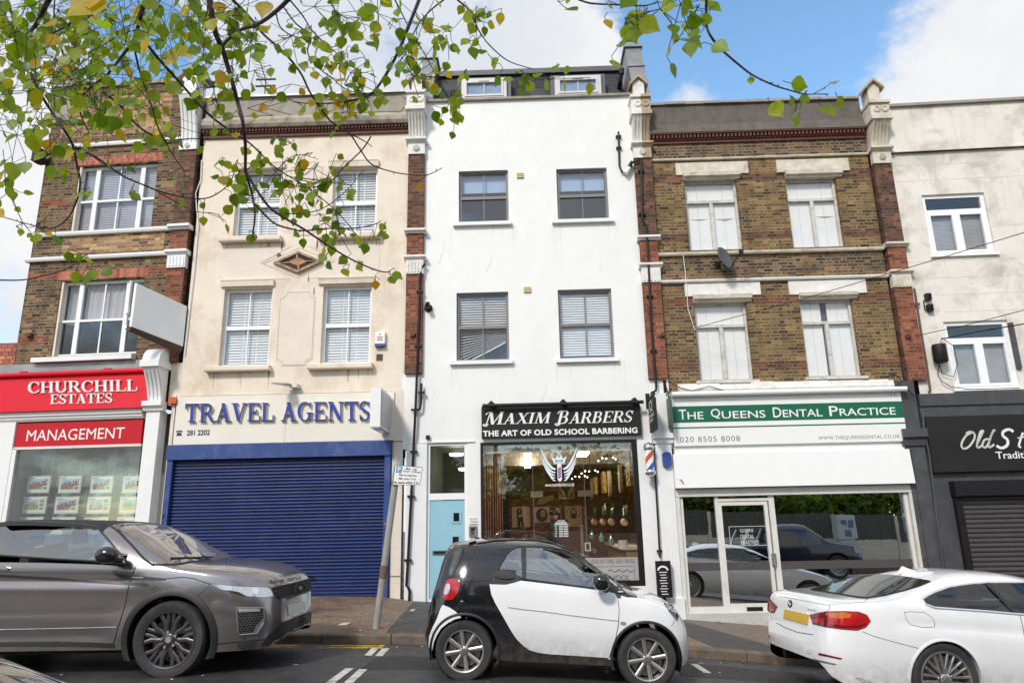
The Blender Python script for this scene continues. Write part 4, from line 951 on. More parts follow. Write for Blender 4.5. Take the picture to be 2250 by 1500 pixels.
mb = MB(); random.seed(3)
nr = int((zl - z5s) / .36)
for i in range(nr):                       # lined-out block joints, broken where the render has been patched
 z = z5s + .2 + i * .36; a = u5L
 while a < u5R:
  b = min(u5R, a + random.uniform(.5, 1.3))
  if random.random() < .75 and not any(h[0] - .05 < b and h[1] + .05 > a and h[2] - .03 < z < h[3] + .03 for h in h5 + h5b): mb.box(a, b - .02, -.002, 0, z, z + .007)
  if random.random() < .6 and not any(h[0] < b < h[1] and h[2] - .3 < z < h[3] for h in h5 + h5b): mb.box(b - .02, b - .013, -.002, 0, z, z + .36)
  a = b
mb.build('render_joint', M('render_joint', (.56, .51, .45), .9, .2, 10), B5)
for r in list(w5.values()) + [h[:4] for h in h5b]:
 o = window(B5, r, upvc, G_up, d=.05, fw=.075, rails=((.72, .10),), posts=((.5, 0, .70, .13),), rm=blue_room)
 W_, H_ = r[1] - r[0], r[3] - r[2]; mb = MB()
 ringbox(mb, r[0] + .075, r[0] + .5 * W_ - .03, r[2] + .075, r[2] + .70 * H_, .05, .035, .1); ringbox(mb, r[0] + .5 * W_ + .03, r[1] - .075, r[2] + .075, r[2] + .70 * H_, .05, .035, .1)
 mb.build('casement', upvc, o)
 mb = MB(); slats(mb, r[0] + .1, r[1] - .1, r[2] + .1, r[2] + H_ * .68, .14, .03, 1.2, .032); mb.build('blind', M('pale_grey_blind', (.42, .43, .45), .6, .2, 2) if 'pale_grey_blind' not in MATS else MATS['pale_grey_blind'], o)
 MB().box(r[0] - .04, r[1] + .04, -.06, .06, r[2] - .03, r[2] + .005).build('sill', upvc, o)
gs0 = F.un(2100, 890)[1]
mb = MB().box(u5L - .05, u5R, -.04, .2, gs0 - .0, z5s); mb.build('painted_band', char_paint, B5)
MB().box(u5L - .05, u5R, .0, .2, -.9, gs0).build('shopfront_wall', char_paint, B5)
pu0, pu1 = F.un(2000, 1100)[0], F.un(2042, 1100)[0]
mb = MB().box(pu0, pu1, -.14, .1, -.9, F.un(2010, 980)[1]).box(pu0 + .08, pu1 - .08, -.16, .1, -.9, F.un(2010, 990)[1]); cap_mould(mb, pu0 - .05, pu1 + .05, F.un(2010, 980)[1], F.un(2010, 944)[1], -.14, .12); mb.box(pu0, pu1, -.12, .1, F.un(2010, 944)[1], F.un(2010, 838)[1])
mb.build('painted_pilaster', char_paint, B5)
q0, q1 = F.un(2084, 1060)[1], F.un(2084, 1060)[0]
hb0, hb1 = F.un(2150, 1089)[1], F.un(2150, 1056)[1]
sh5 = MB().box(q1, u5R - .2, -.2, .1, hb0, hb1).build('roller_shutter', black_frame, B5)
MB().box(q1 + .02, q1 + .14, -.10, .08, -.9, hb0).build('guide_rail', black_frame, sh5)
prof = []; p = .085
for i in range(34):
 zt = hb0 - i * p; prof += [(.0, zt), (-.02, zt - .012), (-.026, zt - .04), (-.018, zt - .07), (.0, zt - .08)]
vs = [(u, d, z) for u in (q1 + .14, u5R - .3) for d, z in prof]; k = len(prof)
MB().add(vs, [(i, i + 1, k + i + 1, k + i) for i in range(k - 1)]).build('shutter_curtain', char_shut, sh5)
MB().box(u5L, u5R, 1.1, 9, z5s, zT5 - .2).build('rear_structure', b5_render, B5)
MB().box(u5L, u5R, .3, 1.1, zT5 - .36, zT5 - .3).build('roof', lead, B5)
F = F0
# tiled roof of the house beyond, glimpsed at the far left
BT = thing('tiled_house', 'house with a red tiled roof seen past the left edge of the brick house', 'building', None, (0, 0, 0), loc=(-13.2, 19, 0))
tile = brick('clay_tile', [(.40, .13, .085), (.34, .11, .07), (.45, .16, .10), (.30, .10, .07)], (.12, .05, .04), .15, bw=.2, bh=.16, mj=.02)
pz = at(10, 757, 20.6).z; MB().add([(-4, -.8, pz - 2.6), (1.5, -.8, pz - 2.6), (1.5, 1.6, pz + .05), (-4, 1.6, pz + .05)], [(0, 1, 2, 3)]).add([(-4, 1.6, pz), (1.5, 1.6, pz), (1.5, 4, pz - 2.6), (-4, 4, pz - 2.6)], [(0, 1, 2, 3)]).build('roof', tile, BT)
MB().box(-3.8, 1.4, -.6, 3.8, 0, pz - 2.6).prism([(0, 0), (0, 0), (0, 0)], 0, 0).build('wall', brick_stock, BT)
# ------------------------------------------------------------------ ground
m, t, b = new_mat('asphalt')
co = objco(t)
c = ramp(t, noise(t, co, 48, 5, .85), [(.30, .018), (.52, .06), (.66, .125), (.76, .34)])
big = noise(t, co, .8, 5, .6, .4)
c = mixc(t, 1.0, c, ramp(t, noise(t, co, 9, 5, .7), [(.3, .55), (.7, 1.5)]), 'MULTIPLY')
c = mixc(t, ramp(t, big, [(.4, 0.), (.66, .75)]), c, (.026, .024, .025))
vor = N(t, 'ShaderNodeTexVoronoi'); vor.inputs['Scale'].default_value = 9; t.links.new(co, vor.inputs['Vector'])
c = mixc(t, math_(t, 'LESS_THAN', vor.outputs['Distance'], .035), c, (.34, .32, .27))
t.links.new(c, b.inputs['Base Color']); t.links.new(ramp(t, big, [(.35, .75), (.65, .42)]), b.inputs['Roughness'])
bump(t, b, noise(t, co, 120, 3, .7), .5, .006); asphalt = m
def paving(name, base, hi, spots):
 m, t, b = new_mat(name); co = objco(t)
 c = ramp(t, noise(t, co, 26, 6, .85), [(.3, tuple(x * .2 for x in base)), (.5, base), (.66, hi)])
 big = noise(t, co, 1.3, 6, .65, .5); c = mixc(t, ramp(t, big, [(.42, 0.), (.66, .7)]), c, tuple(x * .3 for x in base))
 vor = N(t, 'ShaderNodeTexVoronoi'); vor.inputs['Scale'].default_value = spots; t.links.new(co, vor.inputs['Vector'])
 c = mixc(t, math_(t, 'LESS_THAN', vor.outputs['Distance'], .05), c, (.42, .36, .26))
 t.links.new(c, b.inputs['Base Color']); t.links.new(ramp(t, big, [(.35, .8), (.65, .4)]), b.inputs['Roughness'])
 bump(t, b, noise(t, co, 90, 3, .7), .6, .008); return m
pave = paving('worn_paving', (.19, .13, .09), (.50, .38, .28), 11)
tarmac = paving('dark_tarmac_patch', (.055, .050, .049), (.085, .08, .077), 5)
kerbm = M('granite_kerb', (.15, .115, .085), .75, .3, 9, .5, 40, dirt=(.05, .04, .03), dirt_amt=.7, dscale=4)
line_w = M('worn_white_line', (.62, .61, .57), .7, .15, 20, .3, 60, dirt=(.10, .10, .10), dirt_amt=.75, dscale=7)
line_y = M('worn_yellow_line', (.60, .33, .04), .7, .2, 20, .3, 60, dirt=(.08, .07, .06), dirt_amt=.8, dscale=6)
KY = 9.86; KH = .115
XS = [-220, -100, -60, -30] + [i * .5 for i in range(-40, 41)] + [30, 60, 100, 220]
def sheet(name, mat, ys, zf, kind='structure', xs=XS):
 vs = [(x, y, zf(x, y)) for y in ys for x in xs]; n = len(xs)
 fs = [(j * n + i, j * n + i + 1, (j + 1) * n + i + 1, (j + 1) * n + i) for j in range(len(ys) - 1) for i in range(n - 1)]
 o = MB().add(vs, fs).build(name, mat, None, True); return tag(o, kind=kind)
sheet('road', asphalt, [-220, -60, -20, -4, 1.0, 4, 7, KY + .02, 60, 240], lambda x, y: road_z(x) - (0.0 if y < 10.5 else .6))
NK = 42
def kz(x): return road_z(x) + KH
mb = MB()
xk = -22.0; random.seed(11)
while xk < 22:
 L = .915; x2 = xk + L - .012; j = random.uniform(-.008, .008); P = []
 for x in (xk, x2):
  z = road_z(x); P += [(x, KY + j, z - .1), (x, KY + j + .006, z + KH - .02), (x, KY + j + .025, z + KH), (x, KY + .14, z + KH + .002), (x, KY + .14, z - .1)]
 mb.add(P, [(0, 1, 6, 5), (1, 2, 7, 6), (2, 3, 8, 7), (3, 4, 9, 8), (4, 3, 2, 1, 0), (5, 6, 7, 8, 9)]); xk += L
tag(mb.build('kerb', kerbm), kind='structure')
def pz_(x, y):
 t = (y - KY - .14) / (Y0 - KY - .14); return (kz(x) - .004) * (1 - t) + base_z(x) * t
xp = [-60, -40] + [i * .25 for i in range(-80, 81)] + [40, 60]
sheet('pavement', pave, [KY + .135, KY + 1, KY + 2.2, KY + 3.2, Y0 + .25], pz_, xs=xp)
def patch(name, poly, zf, mat, lift=.004, n=10):
 xs = [p[0] for p in poly]; ys = [p[1] for p in poly]
 pts = [Vector(p) for p in poly]; k = len(pts)
 for i in range(1, n):
  for j in range(1, n):
   q = Vector((min(xs) + (max(xs) - min(xs)) * i / n, min(ys) + (max(ys) - min(ys)) * j / n)); pts.append(q)
 r = delaunay_2d_cdt(pts, [], [list(range(k))], 1, 1e-5)
 o = MB().add([(v.x, v.y, zf(v.x, v.y) + lift) for v in r[0]], [list(f) for f in r[2]]).build(name, mat, None, True)
 return tag(o, kind='structure')
def gp(px, py, zf):
 """photo pixel to a point on the sloping ground"""
 y = 10.0
 for _ in range(40):
  p = at(px, py, y); e = p.z - zf(p.x, y); dy = e / ((1.62 - p.z) / y); y = y + dy
  if abs(dy) < 1e-4: break
 return (p.x, y)
RZ = lambda x, y: road_z(x)
# resurfaced strips across the pavement
for poly in ([(-1.98, KY + .15), (-.55, KY + .15), (-.75, Y0 - .06), (-2.22, Y0 - .06)],):
 patch('pavement_strip', poly, pz_, tarmac)
g1 = [gp(1500, 1362, pz_), gp(1520, 1425, pz_), gp(1665, 1431, pz_), gp(1590, 1392, pz_), gp(1520, 1358, pz_)]
patch('pavement_strip', [(2.35, KY + .16), (3.45, KY + .16), (2.72, Y0 - .9), (2.5, Y0 - .2), (1.9, Y0 - .2)], pz_, tarmac)
# road markings
def strip(name, pa, pb, w, mat, zf=RZ):
 a, b_ = Vector(pa), Vector(pb); d = (b_ - a).normalized(); nrm_ = Vector((-d.y, d.x)) * w / 2
 return patch(name, [tuple(a - nrm_), tuple(b_ - nrm_), tuple(b_ + nrm_), tuple(a + nrm_)], zf, mat, .004, 6)
for yy in (KY - .16, KY - .30):
 strip('road_line', (-12, yy), (-1.98, yy), .065, line_y)
strip('road_line', (-1.96, KY - .10), (-1.96, KY - .36), .065, line_y)
for (A, B) in (((848, 1424), (832, 1441)), ((826, 1422), (808, 1440)), ((798, 1470), (765, 1500)), ((768, 1468), (725, 1500))):
 a, b_ = gp(*A, RZ), gp(*B, RZ); strip('road_marking', a, b_, .09, line_w)
strip('road_marking', gp(1524, 1458, RZ), gp(1555, 1478, RZ), .09, line_w)
# pavement behind the camera
sheet('pavement', pave, [-9, -3, .7], lambda x, y: road_z(x) + .10)

rl = random.Random(8); mb = MB();
for i in range(330):
 x = rl.uniform(-5, 5); y = rl.choice((rl.uniform(KY - .5, KY - .02), rl.uniform(KY + .2, Y0 - .1), rl.uniform(Y0 - .5, Y0 - .1), rl.uniform(6.5, KY)))
 z = (road_z(x) if y < KY else pz_(x, y)) + .006; a = rl.uniform(0, 6.28); s_ = rl.uniform(.012, .032)
 mb.add([(x + s_ * math.cos(a + q) * k, y + s_ * math.sin(a + q) * k, z + rl.uniform(0, .012)) for q, k in ((0, 1.2), (1.5, .7), (3.1, 1.0), (4.7, .7))], [(0, 1, 2, 3)], i % 3)
o = mb.build('fallen_leaves', [M('leaf_litter_yellow', (.45, .32, .10), .8, .3), M('leaf_litter_pale', (.55, .50, .40), .8, .2), M('leaf_litter_brown', (.16, .10, .05), .8, .3)])
tag(o, 'fallen leaves and scraps scattered on road and pavement', 'litter', None, 'stuff')
for (x, y, w_) in ((757, 1370, 'nearer the grey car'), (903, 1340, 'nearer the leaning post')):
 g = gp(x, y, pz_); z = pz_(*g)
 solo('pavement_cover', MB().box(g[0] - .06, g[0] + .06, g[1] - .12, g[1] + .12, z, z + .006), M('pale_cover', (.55, .50, .38), .7, .2, 12) if 'pale_cover' not in MATS else MATS['pale_cover'], f'small pale rectangular utility cover in the pavement {w_}', 'utility cover')

rpm = M('tarmac_repair', (.028, .027, .028), .7, .3, 12, .5, 90, dirt=(.06, .058, .055), dirt_amt=.5, dscale=6); crk = M('road_crack', (.008, .008, .008), .9)
patch('road_strip', [(-1.9, 8.2), (-.5, 8.3), (-.45, 9.1), (-1.85, 9.0)], RZ, rpm, .003)
patch('road_strip', [(1.6, 8.6), (3.2, 8.5), (3.3, 9.3), (1.7, 9.4)], RZ, rpm, .003)
rl = random.Random(14); cm = MB()
for x0, y0, dx, dy in ((-2.6, 7.3, .14, .05), (1.3, 9.5, .16, -.02), (-.4, 9.2, -.15, .03), (2.2, 7.8, .05, .15)):
 x, y = x0, y0
 for k in range(8):
  x2, y2 = x + dx + rl.uniform(-.06, .06), y + dy + rl.uniform(-.06, .06); q = Vector((y - y2, x2 - x)).normalized() * .004
  cm.add([(x - q.x, y - q.y, road_z(x) + .0055), (x2 - q.x, y2 - q.y, road_z(x2) + .0055), (x2 + q.x, y2 + q.y, road_z(x2) + .0055), (x + q.x, y + q.y, road_z(x) + .0055)], [(0, 1, 2, 3)]); x, y = x2, y2
tag(cm.build('road_lines', crk), kind='structure')
# =================================================================== signs and fittings on the facades
F = F0
U = lambda x, y, d=0: F.un(x, y, d)[0]
Z = lambda x, y, d=0: F.un(x, y, d)[1]
def sk(fr, xa, ya, xb, yb, d): # residual slope of a lettering line in its frame
 a, b_ = fr.un(xa, ya, d), fr.un(xb, yb, d); return (b_[1] - a[1]) / (b_[0] - a[0])
def q4(fr, pts, d):
 return [fr.un(x, y, d) for x, y in pts]
# --- red fascia and its awning case
F = F1
zt, zb = Z(165, 820, -.2), Z(165, 900, -.2); ur = U(326, 855, -.2)
sg = thing('fascia_sign', 'bright red fascia board with white serif lettering over the estate agency', 'sign', F1, (ur - 2, 0, zb))
MB().sprism([(.0, zb), (-.22, zb), (-.12, zt), (.0, zt)], uL - .35, ur).build('board', red_paint, sg)
r = F.R(62, 299, 834, 859, -.2); mb = MB(); serif(mb, 'CHURCHILL', (r[0], r[1], r[2] + .0, r[3]), -.165, .03, -.14, gap=.02, skew=sk(F1, 62, 862, 299, 857, -.2))
r = F.R(112, 246, 864, 885, -.21); serif(mb, 'ESTATES', r, -.19, .03, -.12, gap=.03, skew=sk(F1, 112, 886, 246, 883, -.2)); mb.build('lettering', sign_white, sg)
mb = MB(); mb.lathe([(0, uL - .35), (.05, uL - .35), (.05, ur - .15), (0, ur - .15)], (0, -.16, zt + .02), 'x', 12);
for k in (1.0, 2.8): mb.box(ur - k, ur - k + .14, -.2, 0, zt + .05, zt + .085)
solo('awning_case', mb, red_paint, 'slim red awning roller along the top of the red fascia', 'awning', F1, (ur - 2, 0, zt))
# --- second red strip inside the window
r = F.R(8, 318, 927, 979); sg = thing('window_banner', 'flat red banner lettered in white across the top of the estate agency window', 'sign', F1, (r[0], 0, r[2]))
MB().box(gw0, fu1 - .02, -.03, .02, mz0, mz1).build('board', M('red_banner', (.52, .006, .016), .4, .06, 2, spec=.3), sg)
t_ = F.R(62, 275, 942, 966); mb = MB(); put_text(mb, 'MANAGEMENT', t_, -.03, .004, .0); mb.build('lettering', sign_white, sg)
# --- property cards hung in the window
sky_c = M('print_sky', (.35, .55, .75), .5, .2, 30); prints = [M('print_green', (.22, .34, .12), .5, .5, 30), M('print_brick', (.36, .22, .14), .5, .5, 30), M('print_grey', (.30, .29, .28), .5, .5, 30), M('print_cream', (.55, .45, .3), .5, .4, 30)]
stamp = M('red_stamp', (.34, .045, .025), .6, .1)
acry = M('clear_holder', (.62, .64, .65), .2, .05)
D_ = .30
cards = []
for row, (ya, yb, xs_) in enumerate((((1047, 1081, ((61, 108), (130, 177), (200, 246), (270, 317)))), ((1092, 1126, ((51, 100), (121, 171), (192, 241), (263, 312)))), ((1137, 1170, ((42, 92), (113, 163), (184, 235), (257, 308)))))):
 for c_, (xa, xb) in enumerate(xs_): cards.append((row, c_, F.R(xa, xb, ya, yb, D_)))
places = (('first', 'second', 'third', 'fourth'), ('top', 'middle', 'bottom'))
for i, (row, c_, r) in enumerate(cards):
 sold = i in (0, 1, 2, 3, 5)
 lb = f"property card {'with a red SOLD stamp' if sold else 'without a stamp'} in the agency window, {places[0][c_]} along the {places[1][row]} row"
 o = thing('listing_card', lb, 'card', F1, (r[0], D_, r[2]), 'property cards hung in the agency window')
 r = (r[0] + .02, r[1] - .02, r[2] + .015, r[3] - .015); W_, H_ = r[1] - r[0], r[3] - r[2]; mb = MB().box(r[0] - .03, r[1] + .03, D_ + .005, D_ + .012, r[2] - .03, r[3] + .03, 1).box(r[0], r[1], D_, D_ + .004, r[2], r[3], 0); mb.build('card', [paper, acry], o)
 mb = MB().box(r[0] + .02, r[0] + .70 * W_, D_ - .003, D_, r[2] + .16 * H_, r[3] - .10 * H_, 0).box(r[0] + .02, r[0] + .70 * W_, D_ - .005, D_ - .003, r[2] + .16 * H_, r[2] + .55 * H_, 1 + i % 4)
 mb.box(r[0] + .2 * W_, r[0] + .52 * W_, D_ - .007, D_ - .005, r[2] + .3 * H_, r[2] + .7 * H_, 1 + (i + 1) % 4)
 for k in range(3): mb.box(r[0] + .75 * W_, r[1] - .02, D_ - .003, D_, r[2] + (.14 + .27 * k) * H_, r[2] + (.36 + .27 * k) * H_, 1 + (i + k) % 4)
 mb.box(r[0], r[0] + .3 * W_, D_ - .002, D_, r[3] - .07 * H_, r[3] - .02 * H_, 5); mb.build('picture', [sky_c] + prints + [stamp], o)
 if sold:
  mb = MB(); put_text(mb, 'SOLD', (r[0] + .12 * W_, r[0] + .86 * W_, r[2] + .18 * H_, r[2] + .48 * H_), D_ - .012, .003, .03, skew=.30); mb.build('stamp', stamp, o)
# wires the cards hang from
mb = MB()
for i, (row, c_, r) in enumerate(cards[:4]):
 for u in (r[0] + .02, r[1] - .02): mb.tube([(u - .1, D_ + .02, cards[8][2][2]), (u, D_ + .02, r[3] + .1)], .003, 4)
solo('cable_display', mb, steel, 'thin steel hanging wires holding the property cards in the window', 'wire display', F1, (cards[0][2][0], D_, 1.0))
# --- blanked projecting sign above number one
F = F1
pts = [F.un(411, 673, -.05), F.un(402, 761, -.05), F.un(301, 622, -1.0), F.un(289, 717, -1.0)]
sgn_o = thing('projecting_sign', 'large blank pale grey projecting sign box with a dark timber underside', 'sign', F1, (pts[0][0], -.05, pts[1][1]))
P3 = [(pts[2][0], -1.0, pts[2][1]), (pts[0][0], -.05, pts[0][1]), (pts[1][0], -.05, pts[1][1]), (pts[3][0], -1.0, pts[3][1])]
th = -.05
vs = P3 + [(u + th, d, z) for u, d, z in P3]
MB().add(vs, [(0, 1, 2, 3), (7, 6, 5, 4), (0, 4, 5, 1), (1, 5, 6, 2), (2, 6, 7, 3), (3, 7, 4, 0)]).build('panel', M('blank_panel', (.86, .87, .87), .35, .12, .9), sgn_o)
mb = MB(); a, b_ = P3[3], P3[2]
mb.add([(a[0] + .01, a[1], a[2] - .01), (b_[0] + .01, b_[1], b_[2] - .01), (b_[0] - .14, b_[1], b_[2] - .09), (a[0] - .14, a[1], a[2] - .04), (a[0] - .05, a[1], a[2] - .09), (b_[0] - .05, b_[1], b_[2] - .16)], [(0, 1, 5, 4), (4, 5, 2, 3), (0, 4, 3), (1, 2, 5), (0, 3, 2, 1)])
mb.build('underside', M('dark_timber', (.10, .06, .04), .7, .2, 10), sgn_o)
mb = MB(); mb.box(P3[0][0] - .13, P3[0][0] - .105, -1.03, -.97, P3[3][2] + .05, P3[0][2] + .05); mb.box(P3[0][0] - .13, P3[0][0] - .08, -1.06, -1.0, P3[3][2] + .25, P3[3][2] + .40); mb.build('bracket', white_gloss, sgn_o)
# flood lamp on the outer corner and red bell box
u, z = F.un(88, 345, -.2); o = thing('security_light', 'dark boxed security light on the outer corner of the brick house', 'lamp', F1, (u, 0, z))
MB().hprism([(u - .12, -.3), (u + .08, -.3), (u + .12, -.05), (u - .10, -.05)], z - .12, z + .16).build('housing', black_pipe, o); MB().box(u - .16, u - .12, -.3, -.06, z - .10, z + .15).build('side_lens', alu_white, o)
u, z = F.un(62, 737, -.05); solo('wall_hook', MB().lathe([(0, -.09), (.045, -.09), (.05, 0)], (u, 0, z), 'y', 10).box(u - .02, u + .07, -.08, 0, z - .03, z + .05), terracotta, 'small red anchor plate on the brickwork left of the lower sash window', 'wall plate', F1, (u, 0, z))
# white cable down the joint beside number two
F = F0
def cable(name, px, d, r, mat, label, cat, group=None):
 P = [(*((F.un(x, y, d)[0],)), d, F.un(x, y, d)[1]) for x, y in px]
 mb = MB().tube(P, r, 6); return solo(name, mb, mat, label, cat, F, P[-1], group)
cable('cable', [(443, 352), (441, 395), (430, 425), (432, 460), (436, 495), (432, 530), (427, 590), (420, 650), (412, 720), (405, 780)], -.03, .011, white_gloss, 'white cable clipped down the joint between brick house and cream house', 'cable')
# --- travel agents fascia
F = F0
fu0_, fu1_ = U(385, 920, -.06), U(865, 915, -.06); fz0_, fz1_ = Z(625, 971, -.06), Z(625, 866, -.06)
sg = thing('fascia_sign', 'cream fascia board with raised blue serif TRAVEL AGENTS lettering above blue shutter', 'sign', F0, (fu0_, 0, fz0_))
s_ = sk(F0, 395, 872, 866, 861, -.06)
MB().prism([(fu0_, fz0_), (fu1_, fz0_), (fu1_, fz1_), (fu0_, fz1_)], -.06, -.0).build('board', sign_cream, sg)
mb = MB(); u = U(628, 920, -.06); mb.box(u - .004, u + .004, -.0615, -.06, fz0_, fz1_); mb.box(fu0_, fu1_, -.066, -.0, fz0_ - .02, fz0_); mb.build('panel_joint', M('joint', (.4, .35, .28), .8, .1), sg)
k = sk(F0, 430, 924, 790, 920, -.12)
rT, rA = F.R(407, 601, 884, 924, -.12), F.R(618, 813, 881, 922, -.12)
mb = MB(); serif(mb, 'TRAVEL', rT, -.06, .055, -.04, skew=k, gap=.03, caps=1.0); serif(mb, 'AGENTS', rA, -.06, .055, -.04, skew=k, gap=.03); mb.build('raised_lettering', letter_edge, sg)
mb = MB(); e = .0; serif(mb, 'TRAVEL', rT, -.118, .004, -.04, skew=k, gap=.03); serif(mb, 'AGENTS', rA, -.118, .004, -.04, skew=k, gap=.03); mb.build('letter_face', letter_blue, sg)
mb = MB(); r = F.R(411, 461, 944, 956, -.06); put_text(mb, '281 2202', r, -.06, .005, .02)
r = F.R(387, 401, 945, 957, -.06); c_ = (r[0] + r[1]) / 2; w_ = (r[1] - r[0]) / 2; h_ = r[3] - r[2]
mb.prism([(c_ - w_ * .8, r[2]), (c_ + w_ * .8, r[2]), (c_ + w_ * .75, r[2] + h_ * .35), (c_ + w_ * .3, r[2] + h_ * .62), (c_ - w_ * .3, r[2] + h_ * .62), (c_ - w_ * .75, r[2] + h_ * .35)], -.065, -.06)
mb.prism([(c_ - w_, r[3] - h_ * .35), (c_ - w_ * .6, r[3] - h_ * .4), (c_ - w_ * .5, r[3] - h_ * .25), (c_ + w_ * .5, r[3] - h_ * .25), (c_ + w_ * .6, r[3] - h_ * .4), (c_ + w_, r[3] - h_ * .35), (c_ + w_ * .9, r[3] - .01), (c_, r[3]), (c_ - w_ * .9, r[3] - .01)], -.066, -.06)
mb.build('phone_number', navy, sg)
# projecting lightbox
u0, z1 = F.un(815, 851, -1.05); u1, z0 = F.un(835, 937, -1.05)
o = thing('lightbox_sign', 'white projecting lightbox sign standing out at the right end of the cream fascia', 'sign', F0, (u0, 0, z0))
MB().box(u0, u1, -1.05, -.1, z0, z1).build('case', white_gloss, o); MB().box(u1, u1 + .012, -1.0, -.15, z0 + .05, z1 - .05).build('face_panel', M('mottled_acrylic', (.42, .42, .44), .35, .25, 12), o)
MB().box(u0 + .02, u1 - .02, -1.03, -.12, z0 - .02, z0).box(u0 + .03, u1 - .03, -.1, 0, z0 + .1, z1 - .1).build('mounting', steel, o)
# alarm bell, stained vent, flood light, orange lamp
r = F.R(824, 845, 728, 760, -.1); o = thing('alarm_box', 'white burglar alarm box with red print and blue foot on the cream wall', 'alarm box', F0, (r[0], 0, r[2]))
MB().prism([(r[0], r[2] + .05), (r[1], r[2] + .05), (r[1], r[3]), (r[0], r[3])], -.09, 0).build('cover', sign_white, o); MB().box(r[0] - .005, r[1] + .005, -.095, 0, r[2] - .0, r[2] + .055).build('foot', blue_plastic, o)
mb = MB(); w_ = r[1] - r[0]
for i in range(3): mb.box(r[0] + .2 * w_, r[1] - .2 * w_, -.093, -.09, r[3] - .12 - i * .035, r[3] - .105 - i * .035)
mb.build('print', stamp, o); MB().box(r[0] + .42 * w_, r[1] - .42 * w_, -.093, -.09, r[3] - .07, r[3] - .045).build('badge', blue_plastic, o)
r = F.R(827, 841, 777, 792); mb = MB()
for i in range(5): mb.box(r[0], r[1], -.015, .0, r[2] + i * (r[3] - r[2]) / 5, r[2] + (i + .6) * (r[3] - r[2]) / 5)
solo('air_vent', mb, stain, 'black stained air vent on the cream wall below the alarm box', 'vent', F0, (r[0], 0, r[2]))
u, z = F.un(628, 845, -.25); o = thing('floodlight', 'flat floodlight on a bracket above the travel agents fascia', 'lamp', F0, (u, 0, z))
MB().add([(u - .19, -.52, z - .03), (u + .05, -.48, z - .05), (u + .10, -.12, z - .02), (u - .05, -.12, z + .0), (u - .19, -.52, z + .0), (u + .05, -.48, z - .01), (u + .10, -.12, z + .04), (u - .05, -.12, z + .05)], [(0, 1, 2, 3), (4, 7, 6, 5), (0, 4, 5, 1), (1, 5, 6, 2), (2, 6, 7, 3), (3, 7, 4, 0)]).build('lamp_head', M('lamp_grey', (.30, .30, .29), .4, .1), o)
MB().box(u + .06, u + .2, -.2, 0, z - .04, z + .04).tube([(u + .12, -.1, z - .03), (u + .22, -.02, z - .14)], .006, 5).build('bracket', alu_white, o)
r = F.R(370, 388, 872, 886, -.1); solo('warning_lamp', MB().prism([(r[0], r[2]), (r[1], r[2]), (r[1] - .01, r[3] - .02), (r[1] - .04, r[3]), (r[0] + .03, r[3]), (r[0], r[3] - .03)], -.11, 0), orange_lens, 'orange lamp box at the left end of the travel agents fascia', 'lamp', F0, (r[0], 0, r[2]))
# rooftop aerial
pa, pb = at(582, 205, Y0 + .9), at(562, 105, Y0 + .9)
o = thing('tv_aerial', 'thin rooftop television aerial on the cream house', 'aerial', None, loc=pa)
L = pb - pa; MB().tube([(0, 0, -.6), (0, 0, .35), tuple(L)], .012, 6).build('mast', black_pipe, o)
mb = MB()
for i in range(11):
 p = L * (.35 + .065 * i); w_ = .13 + .01 * (i % 3); mb.tube([(p.x - w_, p.y - .05, p.z + .01), (p.x + w_, p.y + .05, p.z - .01)], .006, 5)
for zz in (.18, .36): mb.box(-.24, .24, -.02, .02, zz, zz + .03)
mb.build('rods', black_pipe, o)
# --- white house fittings
for (x0, x1, y0, y1, w_) in ((1136, 1150, 379, 392, 'upper'), (1151, 1166, 629, 643, 'lower')):
 r = F.R(x0, x1, y0, y1); mb = MB().box(r[0], r[1], -.02, 0, r[2], r[3])
 for i in range(3): mb.box(r[0] - .004, r[1] + .004, -.04, -.0, r[2] + .01 + i * .04, r[2] + .03 + i * .04)
 solo('air_vent', mb, yellow_vent, f'square yellowed plastic vent by the {w_} left window of the white house', 'vent', F0, (r[0], 0, r[2]))
u, z = F.un(940, 674, -.1); solo('flue_outlet', MB().lathe([(0, 0), (.085, 0), (.08, -.04), (.05, -.05), (.05, -.2), (.03, -.2), (.03, -.1)], (u, 0, z), 'y', 18).tube([(u, -.12, z), (u, -.13, z + .09)], .045, 10), black_pipe, 'round black flue outlet on the left of the white wall', 'flue', F0, (u, 0, z))
u, z = F.un(940, 960, -.05); solo('doorbell_camera', MB().box(u - .035, u + .035, -.08, 0, z - .035, z + .035).lathe([(0, -.1), (.02, -.1), (.025, -.08)], (u, 0, z - .01), 'y', 10), black_pipe, 'small black box light above the pale blue door', 'lamp', F0, (u, 0, z))
def pipe(name, px, d, r, mat, label, cat='pipe', clips=(), group=None, org=None):
 P = [(F.un(x, y, d)[0], d, F.un(x, y, d)[1]) for x, y in px]; o = thing(name, label, cat, F, P[-1], group)
 MB().tube(P, r, 8).build('pipe', mat, o)
 if clips:
  mb = MB()
  for x, y in clips:
   u, z = F.un(x, y, d); mb.box(u - r * 2.6, u + r * 2.6, d - r * .9, d + r + .02, z - .02, z + .02)
  mb.build('clips', mat, o)
 return o
pipe('drainpipe', [(934, 579), (926, 590), (923, 612), (921, 700), (917, 800), (913, 900), (908, 1000), (903, 1100), (897, 1220), (893, 1286), (898, 1291), (900, 1300), (899, 1320)], -.11, .026, black_pipe, 'thin black pipe down the left edge of the white house', 'pipe', [(922, 640), (918, 760), (911, 900), (909, 992), (903, 1090), (896, 1230)])
pipe('vent_pipe', [(926, 842), (925, 885), (923, 898), (912, 901)], -.10, .024, black_pipe, 'short black branch pipe beside the long thin pipe', 'pipe', [(926, 862)])
